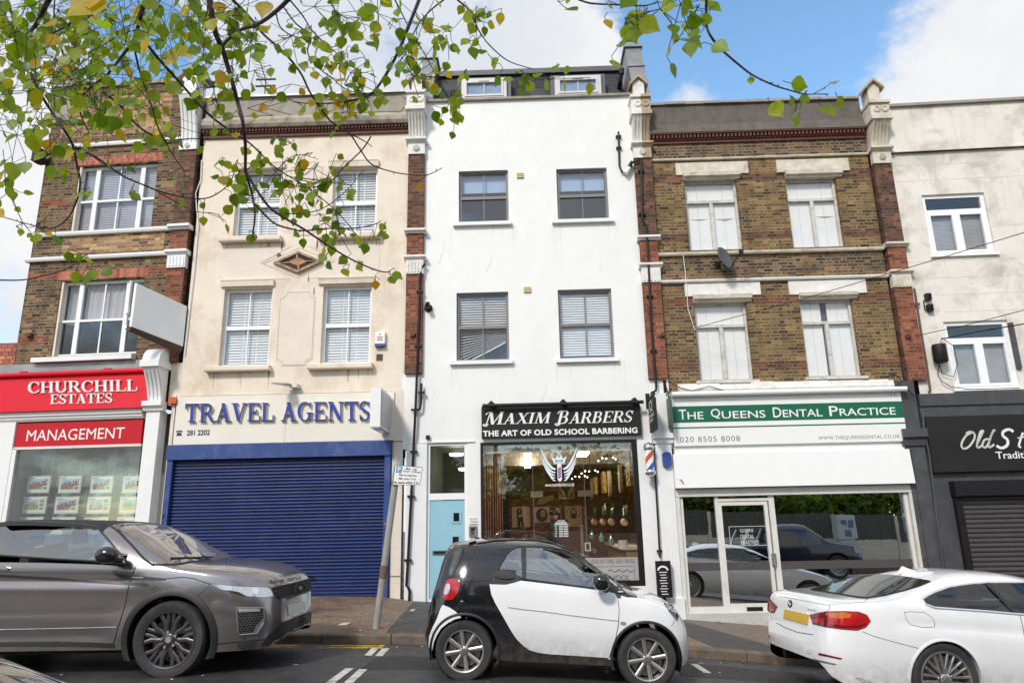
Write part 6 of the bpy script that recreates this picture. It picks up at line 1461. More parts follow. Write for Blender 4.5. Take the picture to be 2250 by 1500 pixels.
class Car:
 def __init__(s, name, label, loc, yaw, pitch, zt, zs, zb, w, lean=.2, nroof=4.0, trace=None, step=.022, K=(22, 26), mat_fn=None, mats=None, bulge=(.07, .05), crease=()):
  s.root = thing(name, label, 'car', loc=loc, rot=(0, pitch, yaw)); bpy.context.view_layer.update()
  s.mw = Matrix.Translation(loc) @ Matrix.Rotation(yaw, 4, 'Z') @ Matrix.Rotation(pitch, 4, 'Y'); s.inv = s.mw.inverted()
  s.T = trace or (lambda a, b: (a, b))
  ft, fs, fb, fw = pchip(zt), pchip(zs), pchip(zb), pchip(w); s.ft, s.fs, s.fb, s.fw = ft, fs, fb, fw
  x0, x1 = zt[0][0], zt[-1][0]; n = int((x1 - x0) / step)
  xs = [x0 + (x1 - x0) * (.5 - .5 * math.cos(math.pi * (.06 + .88 * i / n))) if False else x0 + (x1 - x0) * i / n for i in range(n + 1)]
  xs = sorted(set([round(x, 4) for x in xs] + [round(x0 + .006 * k, 4) for k in range(1, 6)] + [round(x1 - .006 * k, 4) for k in range(1, 6)]))
  K1, K2 = K; prof = []
  for x in xs:
   W_, zb_, zs_, zt_ = fw(x), fb(x), fs(x), ft(x); zs_ = min(zs_, zt_ - .012); h = zt_ - zs_; ln = lean * min(1, max(0, (h - .06) / .30)); nn = 2.4 + (nroof - 2.4) * min(1, max(0, (h - .06) / .25))
   P = []
   for i in range(K1 + 1):
    t = i / K1; z = zb_ + (zs_ - zb_) * t; y = W_ * (1 - bulge[0] * (1 - t) ** 2.6 - bulge[1] * max(0, (t - .35) / .65) ** 2.0)
    for cz_, dz_, am, xa, xb in crease:
     if xa < x < xb: q = (z - cz_(x)) / dz_; y += am * math.exp(-q * q) * min(1, (x - xa) / .25, (xb - x) / .25)
    P.append((y, z))
   ys = P[-1][0]
   for i in range(1, K2 + 1):
    a = math.pi / 2 * i / K2; v = math.sin(a) ** (2 / nn); u = math.cos(a) ** (2 / nn) if i < K2 else 0.0
    P.append((ys * (1 - ln * v) * u, zs_ + h * v))
   prof.append(P)
  m = len(prof[0]); V = []; idx = {}
  for i, x in enumerate(xs):
   for j, (y, z) in enumerate(prof[i]):
    idx[i, j, -1] = len(V); V.append(Vector((x, -y, z)))
    if j == m - 1: idx[i, j, 1] = idx[i, j, -1]
    else: idx[i, j, 1] = len(V); V.append(Vector((x, y, z)))
  Fc = []
  for i in range(len(xs) - 1):
   for j in range(m - 1):
    Fc.append((idx[i, j, -1], idx[i + 1, j, -1], idx[i + 1, j + 1, -1], idx[i, j + 1, -1])); Fc.append((idx[i, j, 1], idx[i, j + 1, 1], idx[i + 1, j + 1, 1], idx[i + 1, j, 1]))
  for i in (0, len(xs) - 1):
   for j in range(m - 1):
    q = (idx[i, j, -1], idx[i, j + 1, -1], idx[i, j + 1, 1], idx[i, j, 1]); q = tuple(dict.fromkeys(q))
    if len(q) > 2: Fc.append(q if i == 0 else q[::-1])
  s.V, s.F = V, Fc; s.bvh = BVHTree.FromPolygons(V, Fc)
  s.holes = []; s.circ = []; s.mat_fn = mat_fn; s.mats = mats
 # --- projection of photo positions on to the body surface
 def hit(s, px, py, mir=False):
  d = (s.inv.to_3x3() @ ray(px, py)).normalized(); o = s.inv @ EYE
  h = s.bvh.ray_cast(o, d)
  if h[0] is None: return None
  n = h[1] if h[1].dot(d) < 0 else -h[1]
  return h[0], n
 def pts(s, poly): return [s.T(*p) for p in poly]
 def overlay(s, name, poly, mat, off=.004, parent=None, mirror=True, grid=9.0, label=None, rim=.006, relax=0):
  P = s.pts(poly); P2 = []
  for a, b in zip(P, P[1:] + P[:1]):
   L = math.hypot(b[0] - a[0], b[1] - a[1]); k = max(1, int(L / 6)); P2 += [(a[0] + (b[0] - a[0]) * i / k, a[1] + (b[1] - a[1]) * i / k) for i in range(k)]
  pts = [Vector(p) for p in P2]; nb = len(pts)
  xs = [p[0] for p in P2]; ys = [p[1] for p in P2]
  y = min(ys) + grid / 2
  while y < max(ys):
   x = min(xs) + grid / 2
   while x < max(xs):
    if inside(P2, x, y, 2.5): pts.append(Vector((x, y)))
    x += grid
   y += grid
  r = delaunay_2d_cdt(pts, [], [list(range(nb))], 1, 1e-4)
  H = [s.hit(v.x, v.y) for v in r[0]]
  bad = sorted(i for i, h in enumerate(H) if h is None)
  vs, ok = [], {}
  for i, h in enumerate(H):
   if h: ok[i] = len(vs); vs.append((h[0] + h[1] * off, h[1]))
  fs = [tuple(ok[i] for i in f) for f in r[2] if all(i in ok for i in f)]
  if not fs: return None
  zs_ = [v[0] for v in vs]
  fs = [f for f in fs if max((zs_[a] - zs_[b]).length for a in f for b in f) < (1.5 if relax else .30)]
  ed = {}
  for f in fs:
   for a, b in zip(f, f[1:] + f[:1]): ed[(a, b)] = 1
  if relax:
   nb_ = {}; bd_ = {i for (a, b) in ed if (b, a) not in ed for i in (a, b)}
   for a, b in ed: nb_.setdefault(a, set()).add(b); nb_.setdefault(b, set()).add(a)
   for _ in range(relax): vs = [(v if i in bd_ or i not in nb_ else (v[0] * .4 + sum((vs[j][0] for j in nb_[i]), Vector()) * (.6 / len(nb_[i])), v[1])) for i, v in enumerate(vs)]
  n = len(vs); co = [tuple(v[0]) for v in vs] + [tuple(v[0] - v[1] * (off + rim)) for v in vs]
  F2 = list(fs) + [(b, a, a + n, b + n) for (a, b) in ed if (b, a) not in ed]
  def mk(sg):
   mb = MB().add([(c[0], c[1] * sg, c[2]) for c in co], [tuple(f) if sg > 0 else tuple(f[::-1]) for f in F2])
   o = mb.build(name, mat, parent or s.root, True)
   if label: o['label'] = label
   return o
  o = mk(1)
  if mirror: mk(-1)
  return o
 def line(s, name, pl, r, mat, parent=None, mirror=True, off=0.0, closed=False):
  if 'gap' in name or 'flap' in name: r *= .55
  P = s.pts(pl);
  if closed: P = P + [P[0]]
  Q = []
  for a, b in zip(P, P[1:]):
   k = max(1, int(math.hypot(b[0] - a[0], b[1] - a[1]) / 7)); Q += [(a[0] + (b[0] - a[0]) * i / k, a[1] + (b[1] - a[1]) * i / k) for i in range(k)]
  Q.append(P[-1]); H = [s.hit(*q) for q in Q]; H = [h[0] + h[1] * off for h in H if h]
  if len(H) < 2: return None
  segs, cur = [], [H[0]]
  for a, b in zip(H, H[1:]):
   if (a - b).length > .2: segs.append(cur); cur = []
   cur.append(b)
  segs.append(cur)
  for sg in ((1, -1) if mirror else (1,)):
   mb = MB()
   for q in segs:
    if len(q) > 1: mb.tube([(p.x, p.y * sg, p.z) for p in q], r, 6)
   if mb.v: o = mb.build(name, mat, parent or s.root, True)
  return o
 def body(s, extra=()):
  """skin with the window openings and wheel arches cut out"""
  polys = [s.pts(p) for p in s.holes]
  def toph(c):
   q = s.mw @ c - EYE; f = q.dot(_f); return (1125 + FPX * q.dot(_r) / f, 750 - FPX * q.dot(_u) / f)
  o_ = s.inv @ EYE
  mb = MB(); keep, mi = [], []
  for f in s.F:
   c = sum((s.V[i] for i in f), Vector()) / len(f)
   if any((c.x - cx) ** 2 + (c.z - cz) ** 2 < R * R and abs(c.y) > .35 for cx, cz, R in s.circ): continue
   nrm_ = (s.V[f[1]] - s.V[f[0]]).cross(s.V[f[2]] - s.V[f[0]])
   dead = False
   if polys and s.fs(c.x) - .12 < c.z < s.ft(c.x) - .07 * min(1, max(0, (s.ft(c.x) - s.fs(c.x)) / .3)):
    for sg in (1, -1):
     cc = Vector((c.x, c.y * sg, c.z)); nn = Vector((nrm_.x, nrm_.y * sg, nrm_.z))
     if nn.dot(o_ - cc) < 0: continue
     p = toph(cc)
     if any(inside(P, p[0], p[1], 0) for P in polys): dead = True; break
   if dead: continue
   keep.append(f); mi.append(s.mat_fn(c) if s.mat_fn else 0)
  V = [v.copy() for v in s.V]
  for cx, cz, R in s.circ:
   for f in keep:
    for i in f:
     v = V[i]; d = math.hypot(v.x - cx, v.z - cz)
     if d < R and abs(v.y) > .3 and d > 1e-3: v.x = cx + (v.x - cx) * R / d; v.z = cz + (v.z - cz) * R / d
  mb.v = [tuple(v) for v in V]; mb.f = [list(f) for f in keep]; mb.m = mi
  me = bpy.data.meshes.new('body'); me.from_pydata(mb.v, [], mb.f)
  for m_ in s.mats: me.materials.append(m_)
  me.polygons.foreach_set('material_index', mi); me.polygons.foreach_set('use_smooth', [True] * len(mi)); me.validate(); me.update(); me.set_sharp_from_angle(angle=R_(50))
  o = bpy.data.objects.new('body', me); COL.objects.link(o); o.parent = s.root
  return o
 def surf_y(s, x, z):
  h = s.bvh.ray_cast(Vector((x, -3, z)), Vector((0, 1, 0))); return h[0].y if h[0] else None
 def arch(s, cx, cz, R, wd, mat, name='wheel_arch', out=.012, a0=-28, a1=208, inner=.5):
  """lip that follows the flank round the wheel opening, and the liner behind it"""
  for sg in (1, -1):
   mb = MB(); n = 44; prev = None; vs = []
   for i in range(n + 1):
    a = R_(a0 + (a1 - a0) * i / n); row = []
    for rr in (R - .004, R + wd):
     x, z = cx + rr * math.cos(a), max(cz + rr * math.sin(a), .16); y = s.surf_y(x, max(z, s.fb(x) + .015))
     if y is None: y = -s.fw(x) * .93
     row.append((x, y, z))
    (xa, ya, za), (xb, yb, zb_) = row
    yo = min(ya, yb) if wd > .03 else ya
    vs += [(xa, (ya + .22) * sg, za), (xa, (ya - out) * sg, za), ((xa + xb) / 2, ((ya + yb) / 2 - out * 1.25) * sg, (za + zb_) / 2), (xb, (yb - out * .6) * sg, zb_), (xb, (yb + .01) * sg, zb_)]
   fs = [(k * 5 + j, k * 5 + j + 1, k * 5 + j + 6, k * 5 + j + 5) for k in range(n) for j in range(4)]
   mb.add(vs, fs); mb.build(name, mat, s.root, True)
  mb = MB(); n = 20; rr = R + .02; vs = []
  for i in range(n + 1):
   a = R_(-20 + 220 * i / n)
   for y in (-s.fw(cx) + .13, s.fw(cx) - .13): vs.append((cx + rr * math.cos(a), y, cz + rr * math.sin(a)))
  mb.add(vs, [(2 * i, 2 * i + 1, 2 * i + 3, 2 * i + 2) for i in range(n)]); mb.build('arch_liner', well, s.root)
 def wheel(s, cx, cz, R, rimR, y, wid, kind, rm, hub=trim):
  for sg in (1, -1):
   tb = MB(); w2 = wid / 2; Y = (y + w2)
   prof = [(rimR * .98, -w2 * .82), (rimR + (R - rimR) * .45, -w2 * .98), (R - .022, -w2 * .95), (R - .006, -w2 * .78), (R, -w2 * .5), (R, w2 * .5), (R - .01, w2 * .8), (rimR, w2 * .8)]
   tb.lathe(prof, (0, 0, 0), 'y', 48)
   wh = tb.build('wheel', rubber, s.root, True, loc=(cx, Y * sg, cz));
   if sg < 0: wh.rotation_euler = (0, 0, math.pi)
   r_ = MB(); r_.lathe([(rimR * 1.0, -w2 * .84), (rimR * .985, -w2 * .90), (rimR * .93, -w2 * .86), (rimR * .90, -w2 * .55), (rimR * .88, w2 * .7)], (0, 0, 0), 'y', 48)
   d0 = -w2 * .80
   def spoke(pl, wa, wb, thick=.035, dep=.0):
    pl = [Vector(p) for p in pl]; L = []; Rr = []
    for i, p in enumerate(pl):
     t = (pl[min(i + 1, len(pl) - 1)] - pl[max(i - 1, 0)]).normalized(); q = Vector((-t.y, t.x)); ww = wa + (wb - wa) * i / (len(pl) - 1); L.append(p + q * ww / 2); Rr.append(p - q * ww / 2)
    vs = []
    for k_, (l, rr) in enumerate(zip(L, Rr)):
     dd = d0 + dep + .012 * (1 - k_ / (len(pl) - 1)) - .0; c = (l + rr) / 2
     vs += [(l.x, dd + .007, l.y), (c.x + (l.x - c.x) * .5, dd, c.y + (l.y - c.y) * .5), (c.x + (rr.x - c.x) * .5, dd, c.y + (rr.y - c.y) * .5), (rr.x, dd + .007, rr.y), (rr.x, dd + thick, rr.y), (l.x, dd + thick, l.y)]
    fs = []
    for k_ in range(len(pl) - 1):
     for j in range(6): fs.append((k_ * 6 + j, k_ * 6 + (j + 1) % 6, (k_ + 1) * 6 + (j + 1) % 6, (k_ + 1) * 6 + j))
    r_.add(vs, fs + [(0, 1, 2, 3, 4, 5)])
   def rot(p, a): return (p[0] * math.cos(a) - p[1] * math.sin(a), p[0] * math.sin(a) + p[1] * math.cos(a))
   if kind == 'eight':
    for k_ in range(8):
     a = 2 * math.pi * (k_ + .0) / 8 + .2; spoke([rot((rimR * q, 0), a) for q in (.18, .45, .7, .95)], rimR * .17, rimR * .21)
   elif kind == 'many':
    for k_ in range(10):
     for e in (-.085, .085): a = 2 * math.pi * k_ / 10; spoke([rot((rimR * q, rimR * (e * (.7 + q * .9))), a) for q in (.22, .5, .75, .96)], rimR * .085, rimR * .10)
   elif kind == 'fork':
    for k_ in range(5):
     a = 2 * math.pi * k_ / 5 + .94
     for sg2 in (-1, 1):
      spoke([rot((rimR * q, rimR * e * sg2), a) for q, e in ((.14, .06), (.40, .09), (.60, .19), (.96, .20))], rimR * .17, rimR * .15)
      spoke([rot((rimR * q, rimR * e * sg2), a) for q, e in ((.42, .12), (.62, .34), (.82, .47))], rimR * .16, rimR * .13)
   r_.lathe([(rimR * .23, d0 + .03), (rimR * .22, d0 + .004), (rimR * .17, d0 - .004), (0, d0 - .004)], (0, 0, 0), 'y', 24)
   rim_o = r_.build('rim', rm, wh, True)
   b = MB().lathe([(rimR * .82, .0), (rimR * .82, .012), (0, .012)], (0, w2 * .1, 0), 'y', 32).lathe([(rimR * .80, .0), (0, .0)], (0, w2 * .1, 0), 'y', 32)
   b.build('brake_disc', disc, wh, True)
   h = MB().lathe([(rimR * .12, d0 - .006), (rimR * .11, d0 - .012), (0, d0 - .012)], (0, 0, 0), 'y', 18)
   for k_ in range(5 if kind != 'eight' else 4):
    a = 2 * math.pi * k_ / (5 if kind != 'eight' else 4) + .5; q = rimR * (.27 if kind != 'eight' else .20)
    h.lathe([(rimR * .055, d0 + .006), (rimR * .05, d0 - .008), (0, d0 - .008)], (q * math.cos(a), 0, q * math.sin(a)), 'y', 10)
   h.build('hub_cap', hub, wh, True)
 def under(s, x0, x1, z0=.2, z1=.34):
  ws = min(s.fw(x0), s.fw(x1)) * .86
  MB().box(x0, x1, -ws, ws, z0, z1).build('underside_box', well, s.root)  # plain dark box added under the body to make its shadow
 def seat(s, x, y, z, m, back=.62):
  mb = MB()
  def blob_(pr, n=14):
   for i in range(len(pr)): pass
  # cushion, back and headrest from rounded slabs
  def slab(c, ax, ay, az, tilt=0):
   vs = []; fs = []; nn = 5
   M_ = Matrix.Rotation(tilt, 3, 'Y')
   k = len(mb.v); seg = 12
   for i in range(seg // 2 + 1):
    la = -math.pi / 2 + math.pi * i / (seg // 2)
    for j in range(seg):
     lo = 2 * math.pi * j / seg
     def se(v, p): return math.copysign(abs(v) ** p, v)
     p = Vector((ax * se(math.cos(la), .45) * se(math.cos(lo), .45), ay * se(math.cos(la), .45) * se(math.sin(lo), .45), az * se(math.sin(la), .45)))
     vs.append(tuple(Vector(c) + M_ @ p))
   for i in range(seg // 2):
    for j in range(seg): fs.append((i * seg + j, i * seg + (j + 1) % seg, (i + 1) * seg + (j + 1) % seg, (i + 1) * seg + j))
   mb.add(vs, fs)
  slab((x + .22, y, z), .26, .24, .08, .1); slab((x - .08, y, z + back * .5), .07, .23, back * .5, -.28 * -1 * -1); slab((x - .08 - back * .17, y, z + back + .12), .045, .13, .09, -.2)
  mb.build('seat', m, s.root, True)
 def steering(s, x, y, z, r=.18, tilt=.45):
  mb = MB(); P = []
  for i in range(25):
   a = 2 * math.pi * i / 24; P.append((x + r * math.sin(a) * math.sin(tilt) * -1, y + r * math.cos(a), z + r * math.sin(a) * math.cos(tilt)))
  mb.tube(P, .017, 8, cap=False)
  for a in (0.0, math.pi, -math.pi / 2): mb.tube([(x, y, z), (x - r * math.sin(a) * math.sin(tilt), y + r * math.cos(a), z + r * math.sin(a) * math.cos(tilt))], .016, 6)
  mb.tube([(x, y, z), (x + .35, y, z - .15)], .03, 8); mb.build('steering_wheel', trim, s.root, True)
 def ellip(s, name, c, r, mat, parent=None, cut=None):
  mb = MB(); n = 18
  for i in range(n // 2 + 1):
   la = -math.pi / 2 + math.pi * i / (n // 2)
   for j in range(n):
    lo = 2 * math.pi * j / n
    def se(v, p): return math.copysign(abs(v) ** p, v)
    mb.v.append((c[0] + r[0] * se(math.cos(la), .8) * se(math.cos(lo), .8), c[1] + r[1] * se(math.cos(la), .8) * se(math.sin(lo), .8), c[2] + r[2] * se(math.sin(la), .8)))
  for i in range(n // 2):
   for j in range(n): mb.f.append([i * n + j, i * n + (j + 1) % n, (i + 1) * n + (j + 1) % n, (i + 1) * n + j]); mb.m.append(0)
  return mb.build(name, mat, parent or s.root, True)
 def mirror_at(s, px, py, Yloc, r, mat, foot):
  o = s.inv @ EYE; d = s.inv.to_3x3() @ ray(*s.T(px, py)); t = (Yloc - o.y) / d.y; c = o + d * t
  for sg in (1, -1):
   m_ = s.ellip('door_mirror', (c.x, c.y * sg, c.z), r, mat)
   MB().tube([(c.x, c.y * sg, c.z - r[2] * .5), (c.x + foot[0], (c.y + foot[1]) * sg, c.z - r[2] + foot[2])], .03, 8).build('mirror_arm', trim, m_)
  return c
def inside(P, x, y, marg=0):
 c = False; n = len(P)
 for i in range(n):
  x1, y1 = P[i]; x2, y2 = P[(i + 1) % n]
  if (y1 > y) != (y2 > y) and x < (x2 - x1) * (y - y1) / (y2 - y1) + x1: c = not c
 if c and marg:
  for i in range(n):
   x1, y1 = P[i]; x2, y2 = P[(i + 1) % n]; dx, dy = x2 - x1, y2 - y1; L = dx * dx + dy * dy
   t = max(0, min(1, ((x - x1) * dx + (y - y1) * dy) / L)) if L else 0
   if math.hypot(x - x1 - t * dx, y - y1 - t * dy) < marg: return False
 return c
def axle_pose(pxr, pyr, Yn, wb, yaw=0.0, front=False):
 """root on the road under the rear axle (or front axle) seen at this pixel; pitch follows the slope"""
 p = at(pxr, pyr, Yn); x = p.x
 if front: x = x - wb * math.cos(yaw)
 x2 = x + wb * math.cos(yaw); za, zb_ = road_z(x), road_z(x2)
 return x, za, math.atan2(za - zb_, wb)

# ------------------------------------------------------------------ small two-seater
Sx = lambda a, b: (900 + a / 3.409, 1150 + b / 3.409)
x_, z_, pt = axle_pose(*Sx(415, 978), 7.8, 1.873)
HW = .83
def smart_mat(c):
 return 0 if (c.x > 1.48 and (c.z > .26 or c.x > 1.62) and c.z < .925 - .06 * max(0, c.x - 1.6)) and not (c.x < 1.78 and c.z > .86) else 1
C = Car('city_car', 'small black and white two door city car parked in front of the barber shop', Vector((x_ - .03, 7.8 + HW - .0, z_)), 0.0, pt,
 zt=[(-0.464, .50), (-0.4292, .66), (-0.3944, .80), (-0.348, .98), (-0.29, 1.24), (-0.2552, 1.305), (-0.0928, 1.345), (0.2, 1.385), (0.45, 1.395), (0.69, 1.39), (0.86, 1.37), (1.08, 1.305), (1.23, 1.225), (1.39, 1.12), (1.54, 1.02), (1.68, .935), (1.78, .90), (1.9046, .88), (2.0801, .835), (2.2088, .765), (2.3024, .66), (2.3609, .52), (2.3784, .42)],
 zs=[(-0.464, .44), (-0.4176, .60), (-0.348, .80), (-0.232, .93), (0.3, .975), (0.9, .95), (1.46, .90), (1.7, .855), (2.0216, .77), (2.1971, .66), (2.3141, .52), (2.3784, .36)],
 zb=[(-0.464, .34), (-0.4176, .27), (-0.29, .22), (0, .20), (1.9046, .19), (2.1971, .19), (2.3258, .22), (2.3784, .29)],
 w=[(-0.464, .46), (-0.4292, .58), (-0.348, .71), (-0.174, .80), (0, .83), (0.3, .822), (1, .80), (1.6, .82), (1.8812, .83), (2.0801, .79), (2.2205, .70), (2.3258, .56), (2.3784, .42)],
 lean=.20, nroof=4.2, trace=Sx, mat_fn=smart_mat, mats=[P_white, P_black], bulge=(.06, .06))
SW = [(664, 350), (692, 288), (740, 215), (790, 180), (840, 171), (900, 170), (1050, 178), (1150, 195), (1220, 222), (1300, 270), (1370, 325), (1418, 368), (1402, 482), (1320, 476), (1200, 460), (1050, 441), (880, 418), (835, 406), (790, 384), (740, 354), (695, 346)]
C.holes = [SW]; WR, RR = .298, .207
WZ = .272
for cx in (0, 1.873): C.circ.append((cx, WZ, .352))
C.body()
C.overlay('side_window', SW, G_car, .001, grid=16, rim=.002, relax=8)
C.line('window_seal', SW, .010, trim, closed=True)
C.overlay('window_pillar', [(838, 168), (872, 168), (874, 420), (842, 412)], trim, .005)
dr_ = C.overlay('door', [(598, 452), (720, 456), (780, 442), (832, 426), (1000, 446), (1200, 470), (1400, 496), (1536, 520), (1558, 560), (1567, 640), (1562, 750), (1542, 850), (1512, 940), (1490, 1003), (1300, 990), (1050, 975), (960, 962), (900, 945), (850, 910), (800, 860), (760, 800), (720, 730), (680, 660), (640, 590), (612, 530)], P_white, .006)
C.overlay('rear_bumper', [(232, 640), (250, 606), (300, 626), (345, 656), (388, 702), (340, 713), (290, 740), (240, 780), (208, 830), (185, 880), (172, 945), (150, 955), (146, 900), (150, 840), (172, 780), (205, 715)], P_white, .006)
C.overlay('door_pod', [(605, 448), (628, 390), (648, 360), (680, 345), (740, 353), (790, 386), (842, 414), (780, 440), (700, 454)], trim, .012)
C.overlay('door_handle', [(632, 398), (660, 388), (720, 392), (775, 400), (790, 410), (740, 420), (670, 415)], P_black, .030)
C.overlay('mirror_sail', [(1418, 338), (1440, 348), (1530, 425), (1622, 522), (1536, 518), (1500, 500), (1402, 486), (1420, 380)], trim, .006)
C.overlay('door_badge', [(1562, 508), (1596, 512), (1597, 517), (1562, 514)], sign_white, .011)
tl = C.overlay('tail_light', [(290, 420), (330, 413), (365, 421), (380, 442), (375, 482), (355, 532), (325, 566), (290, 572), (266, 568), (253, 545), (258, 490), (272, 446)], red_lens, .014)
C.overlay('reversing_lens', [(282, 452), (304, 450), (308, 480), (297, 520), (272, 536), (263, 520), (270, 480)], clear_lens, .019, parent=tl)
C.overlay('rear_screen', [(352, 168), (378, 160), (398, 176), (385, 215), (345, 300), (312, 388), (289, 388), (310, 312)], G_tint, .006)
C.overlay('rear_screen_edge', [(398, 174), (412, 176), (402, 225), (356, 318), (326, 392), (312, 390), (345, 300), (385, 215)], trim, .008)
C.overlay('spoiler', [(352, 158), (358, 130), (400, 118), (466, 111), (500, 140), (470, 148), (420, 160), (380, 156)], P_black, .022, rim=.02)
hl = C.overlay('headlight', [(1900, 577), (1930, 572), (1968, 600), (1998, 640), (2010, 690), (2004, 728), (1980, 702), (1940, 652), (1906, 602)], dark_lens, .008)
C.overlay('headlight_bowl', [(1918, 590), (1945, 592), (1975, 632), (1988, 668), (1962, 660), (1930, 620)], clear_lens, .013, parent=hl)
C.overlay('side_repeater', [(1578, 735), (1600, 731), (1620, 737), (1623, 750), (1604, 758), (1582, 752)], M('smoked_amber', (.30, .25, .18), .3, .1), .007)
C.line('fuel_flap_line', [(452, 600), (460, 555), (500, 532), (550, 536), (580, 570), (590, 640), (560, 655), (500, 645)], .005, gap_m, closed=True, off=.001)
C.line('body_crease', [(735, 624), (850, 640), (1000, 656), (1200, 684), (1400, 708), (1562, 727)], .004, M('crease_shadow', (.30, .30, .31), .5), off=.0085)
C.line('panel_gap', [(466, 112), (500, 148), (498, 190), (470, 250), (430, 320), (392, 372), (360, 396), (300, 400)], .005, gap_m)
C.line('panel_gap', [(300, 402), (360, 396), (395, 410), (415, 450), (405, 520), (380, 580), (340, 650)], .004, gap_m)
C.line('panel_gap', [(1536, 518), (1560, 560), (1570, 640), (1566, 750), (1546, 850), (1516, 940), (1494, 1003)], .006, gap_m)
C.line('panel_gap', [(1990, 720), (1960, 765), (1925, 790)], .004, gap_m)
C.line('roof_rail', [(505, 150), (640, 128), (800, 122), (950, 128), (1080, 150), (1220, 205), (1330, 275), (1430, 350), (1530, 425), (1650, 478)], .009, trim, off=.004)
for cx in (0, 1.873): C.arch(cx, WZ, .352, .022, trim, out=.010)
C.wheel(0, WZ, WR, RR, -HW + .02, .20, 'eight', alloy, hub=M('hub_grey', (.12, .115, .11), .4)); C.wheel(1.873, WZ, WR, RR, -HW + .02, .185, 'eight', alloy, hub=MATS['hub_grey'])
C.under(.36, 1.52); C.under(-.30, .3, .26, .36); C.under(1.7, 2.18, .24, .34)
C.seat(.42, .38, .50, seat_m); C.seat(.42, -.38, .50, seat_m); C.steering(1.02, -.36, .86, .17)
MB().box(1.14, 1.55, -.70, .70, .60, .86).build('dashboard', seat_l, C.root)
c = C.mirror_at(1437, 438, -HW - .10, (.085, .085, .085), P_black, (.06, .10, .0))
MB().lathe([(.012, -.01), (.012, .01)], (0, 0, 0), 'y', 6).tube([(1.62, -.55, .975), (1.72, -.20, .95)], .008, 6).build('wiper', trim, C.root)
C.overlay('windscreen', [(1290, 225), (1340, 255), (1450, 330), (1560, 408), (1640, 462), (1590, 440), (1500, 380), (1400, 310)], G_screen, .004)
smart = C

# ------------------------------------------------------------------ grey convertible four-by-four
Ex = lambda a, b: (a / 3.125, 1120 + b / 3.126)
x_, z_, pt = axle_pose(*Ex(1145, 905), 7.75, 2.66, front=True)
HW = .95
def ev_mat(c):
 fsx = C.fs(c.x)
 if c.z > fsx + .02 and c.x < 1.72 and c.z > .9: return 1
 return 0
belt_line = lambda x: .93 + .03 * (2.2 - x) * .5
C = Car('grey_convertible', 'dark grey convertible four by four with a black canvas roof parked before the blue shutter', Vector((x_, 7.75 + HW, z_)), 0.0, pt,
 zt=[(-.86, .60), (-.83, .85), (-.75, 1.03), (-.5, 1.12), (-.2, 1.24), (.1, 1.50), (.4, 1.59), (.67, 1.605), (1.2, 1.585), (1.58, 1.56), (1.78, 1.53), (2.03, 1.43), (2.31, 1.28), (2.5, 1.19), (2.68, 1.115), (2.8, 1.10), (3.04, 1.08), (3.31, 1.04), (3.50, .985), (3.62, .925), (3.69, .82), (3.73, .66), (3.745, .50)],
 zs=[(-.86, .5), (-.75, .88), (0, 1.165), (.73, 1.155), (1.75, 1.115), (2.23, 1.075), (2.64, 1.03), (3.03, .965), (3.35, .90), (3.52, .83), (3.64, .72), (3.71, .60), (3.745, .44)],
 zb=[(-.86, .38), (-.7, .28), (0, .26), (2.2, .26), (3.1, .22), (3.5, .22), (3.68, .26), (3.745, .33)],
 w=[(-.86, .5), (-.78, .75), (-.6, .88), (0, .95), (1.2, .93), (2.66, .955), (2.95, .945), (3.2, .91), (3.4, .85), (3.56, .75), (3.67, .62), (3.715, .50), (3.735, .36), (3.745, .20)],
 lean=.20, nroof=6, trace=Ex, mat_fn=ev_mat, mats=[P_grey, fabric], bulge=(.07, .06), crease=((lambda x: .985 - .02 * x, .045, -.016, -.5, 2.35), (lambda x: .40, .05, -.020, .2, 2.1), (lambda x: .60, .07, .012, .2, 2.2)))
EW = [(-900, 95), (-300, 84), (0, 80), (200, 80), (400, 88), (560, 100), (662, 112), (740, 200), (870, 355), (890, 378), (640, 350), (400, 338), (0, 311), (-300, 300), (-900, 290)]
EWS = [(762, 108), (900, 100), (1050, 106), (1150, 122), (1240, 190), (1360, 290), (1440, 338), (1200, 374), (1045, 378), (985, 330), (900, 235), (820, 155)]
C.holes = [EW]; WZ = .355
for cx in (0, 2.66): C.circ.append((cx, WZ, .44))
C.body()
C.overlay('side_window', EW, G_car, .001, grid=22, rim=.002, relax=8); C.line('window_seal', EW, .011, trim, closed=True)
C.overlay('windscreen', EWS, G_solid, .010, grid=12, mirror=False, rim=.010, relax=8); C.line('windscreen_seal', EWS, .012, trim, closed=True, mirror=False)
C.line('panel_gap', [(935, 382), (915, 430), (892, 490), (876, 560), (862, 640), (832, 740), (802, 830), (782, 915)], .009, gap_m)
C.line('bonnet_gap', [(905, 448), (1000, 462), (1140, 472), (1180, 466), (1260, 460), (1330, 470), (1440, 508), (1600, 521), (1760, 528), (1862, 530)], .008, gap_m)
C.overlay('side_strip', [(-400, 430), (0, 440), (400, 462), (790, 488), (1000, 500), (1035, 514), (1000, 522), (790, 510), (400, 482), (0, 460), (-400, 448)], M('dark_strip', (.028, .025, .028), .4, .1), .005)
vt = C.overlay('wing_vent', [(788, 436), (900, 448), (1000, 456), (1140, 470), (1135, 480), (1040, 482), (960, 476), (860, 474), (830, 466)], trim, .009)
C.overlay('vent_blade', [(910, 456), (990, 460), (985, 468), (920, 466)], steel, .014, parent=vt)
hl = C.overlay('headlight', [(1442, 507), (1520, 513), (1600, 521), (1720, 527), (1838, 531), (1862, 560), (1874, 590), (1800, 597), (1700, 592), (1640, 566), (1580, 556), (1520, 545)], clear_lens, .008)
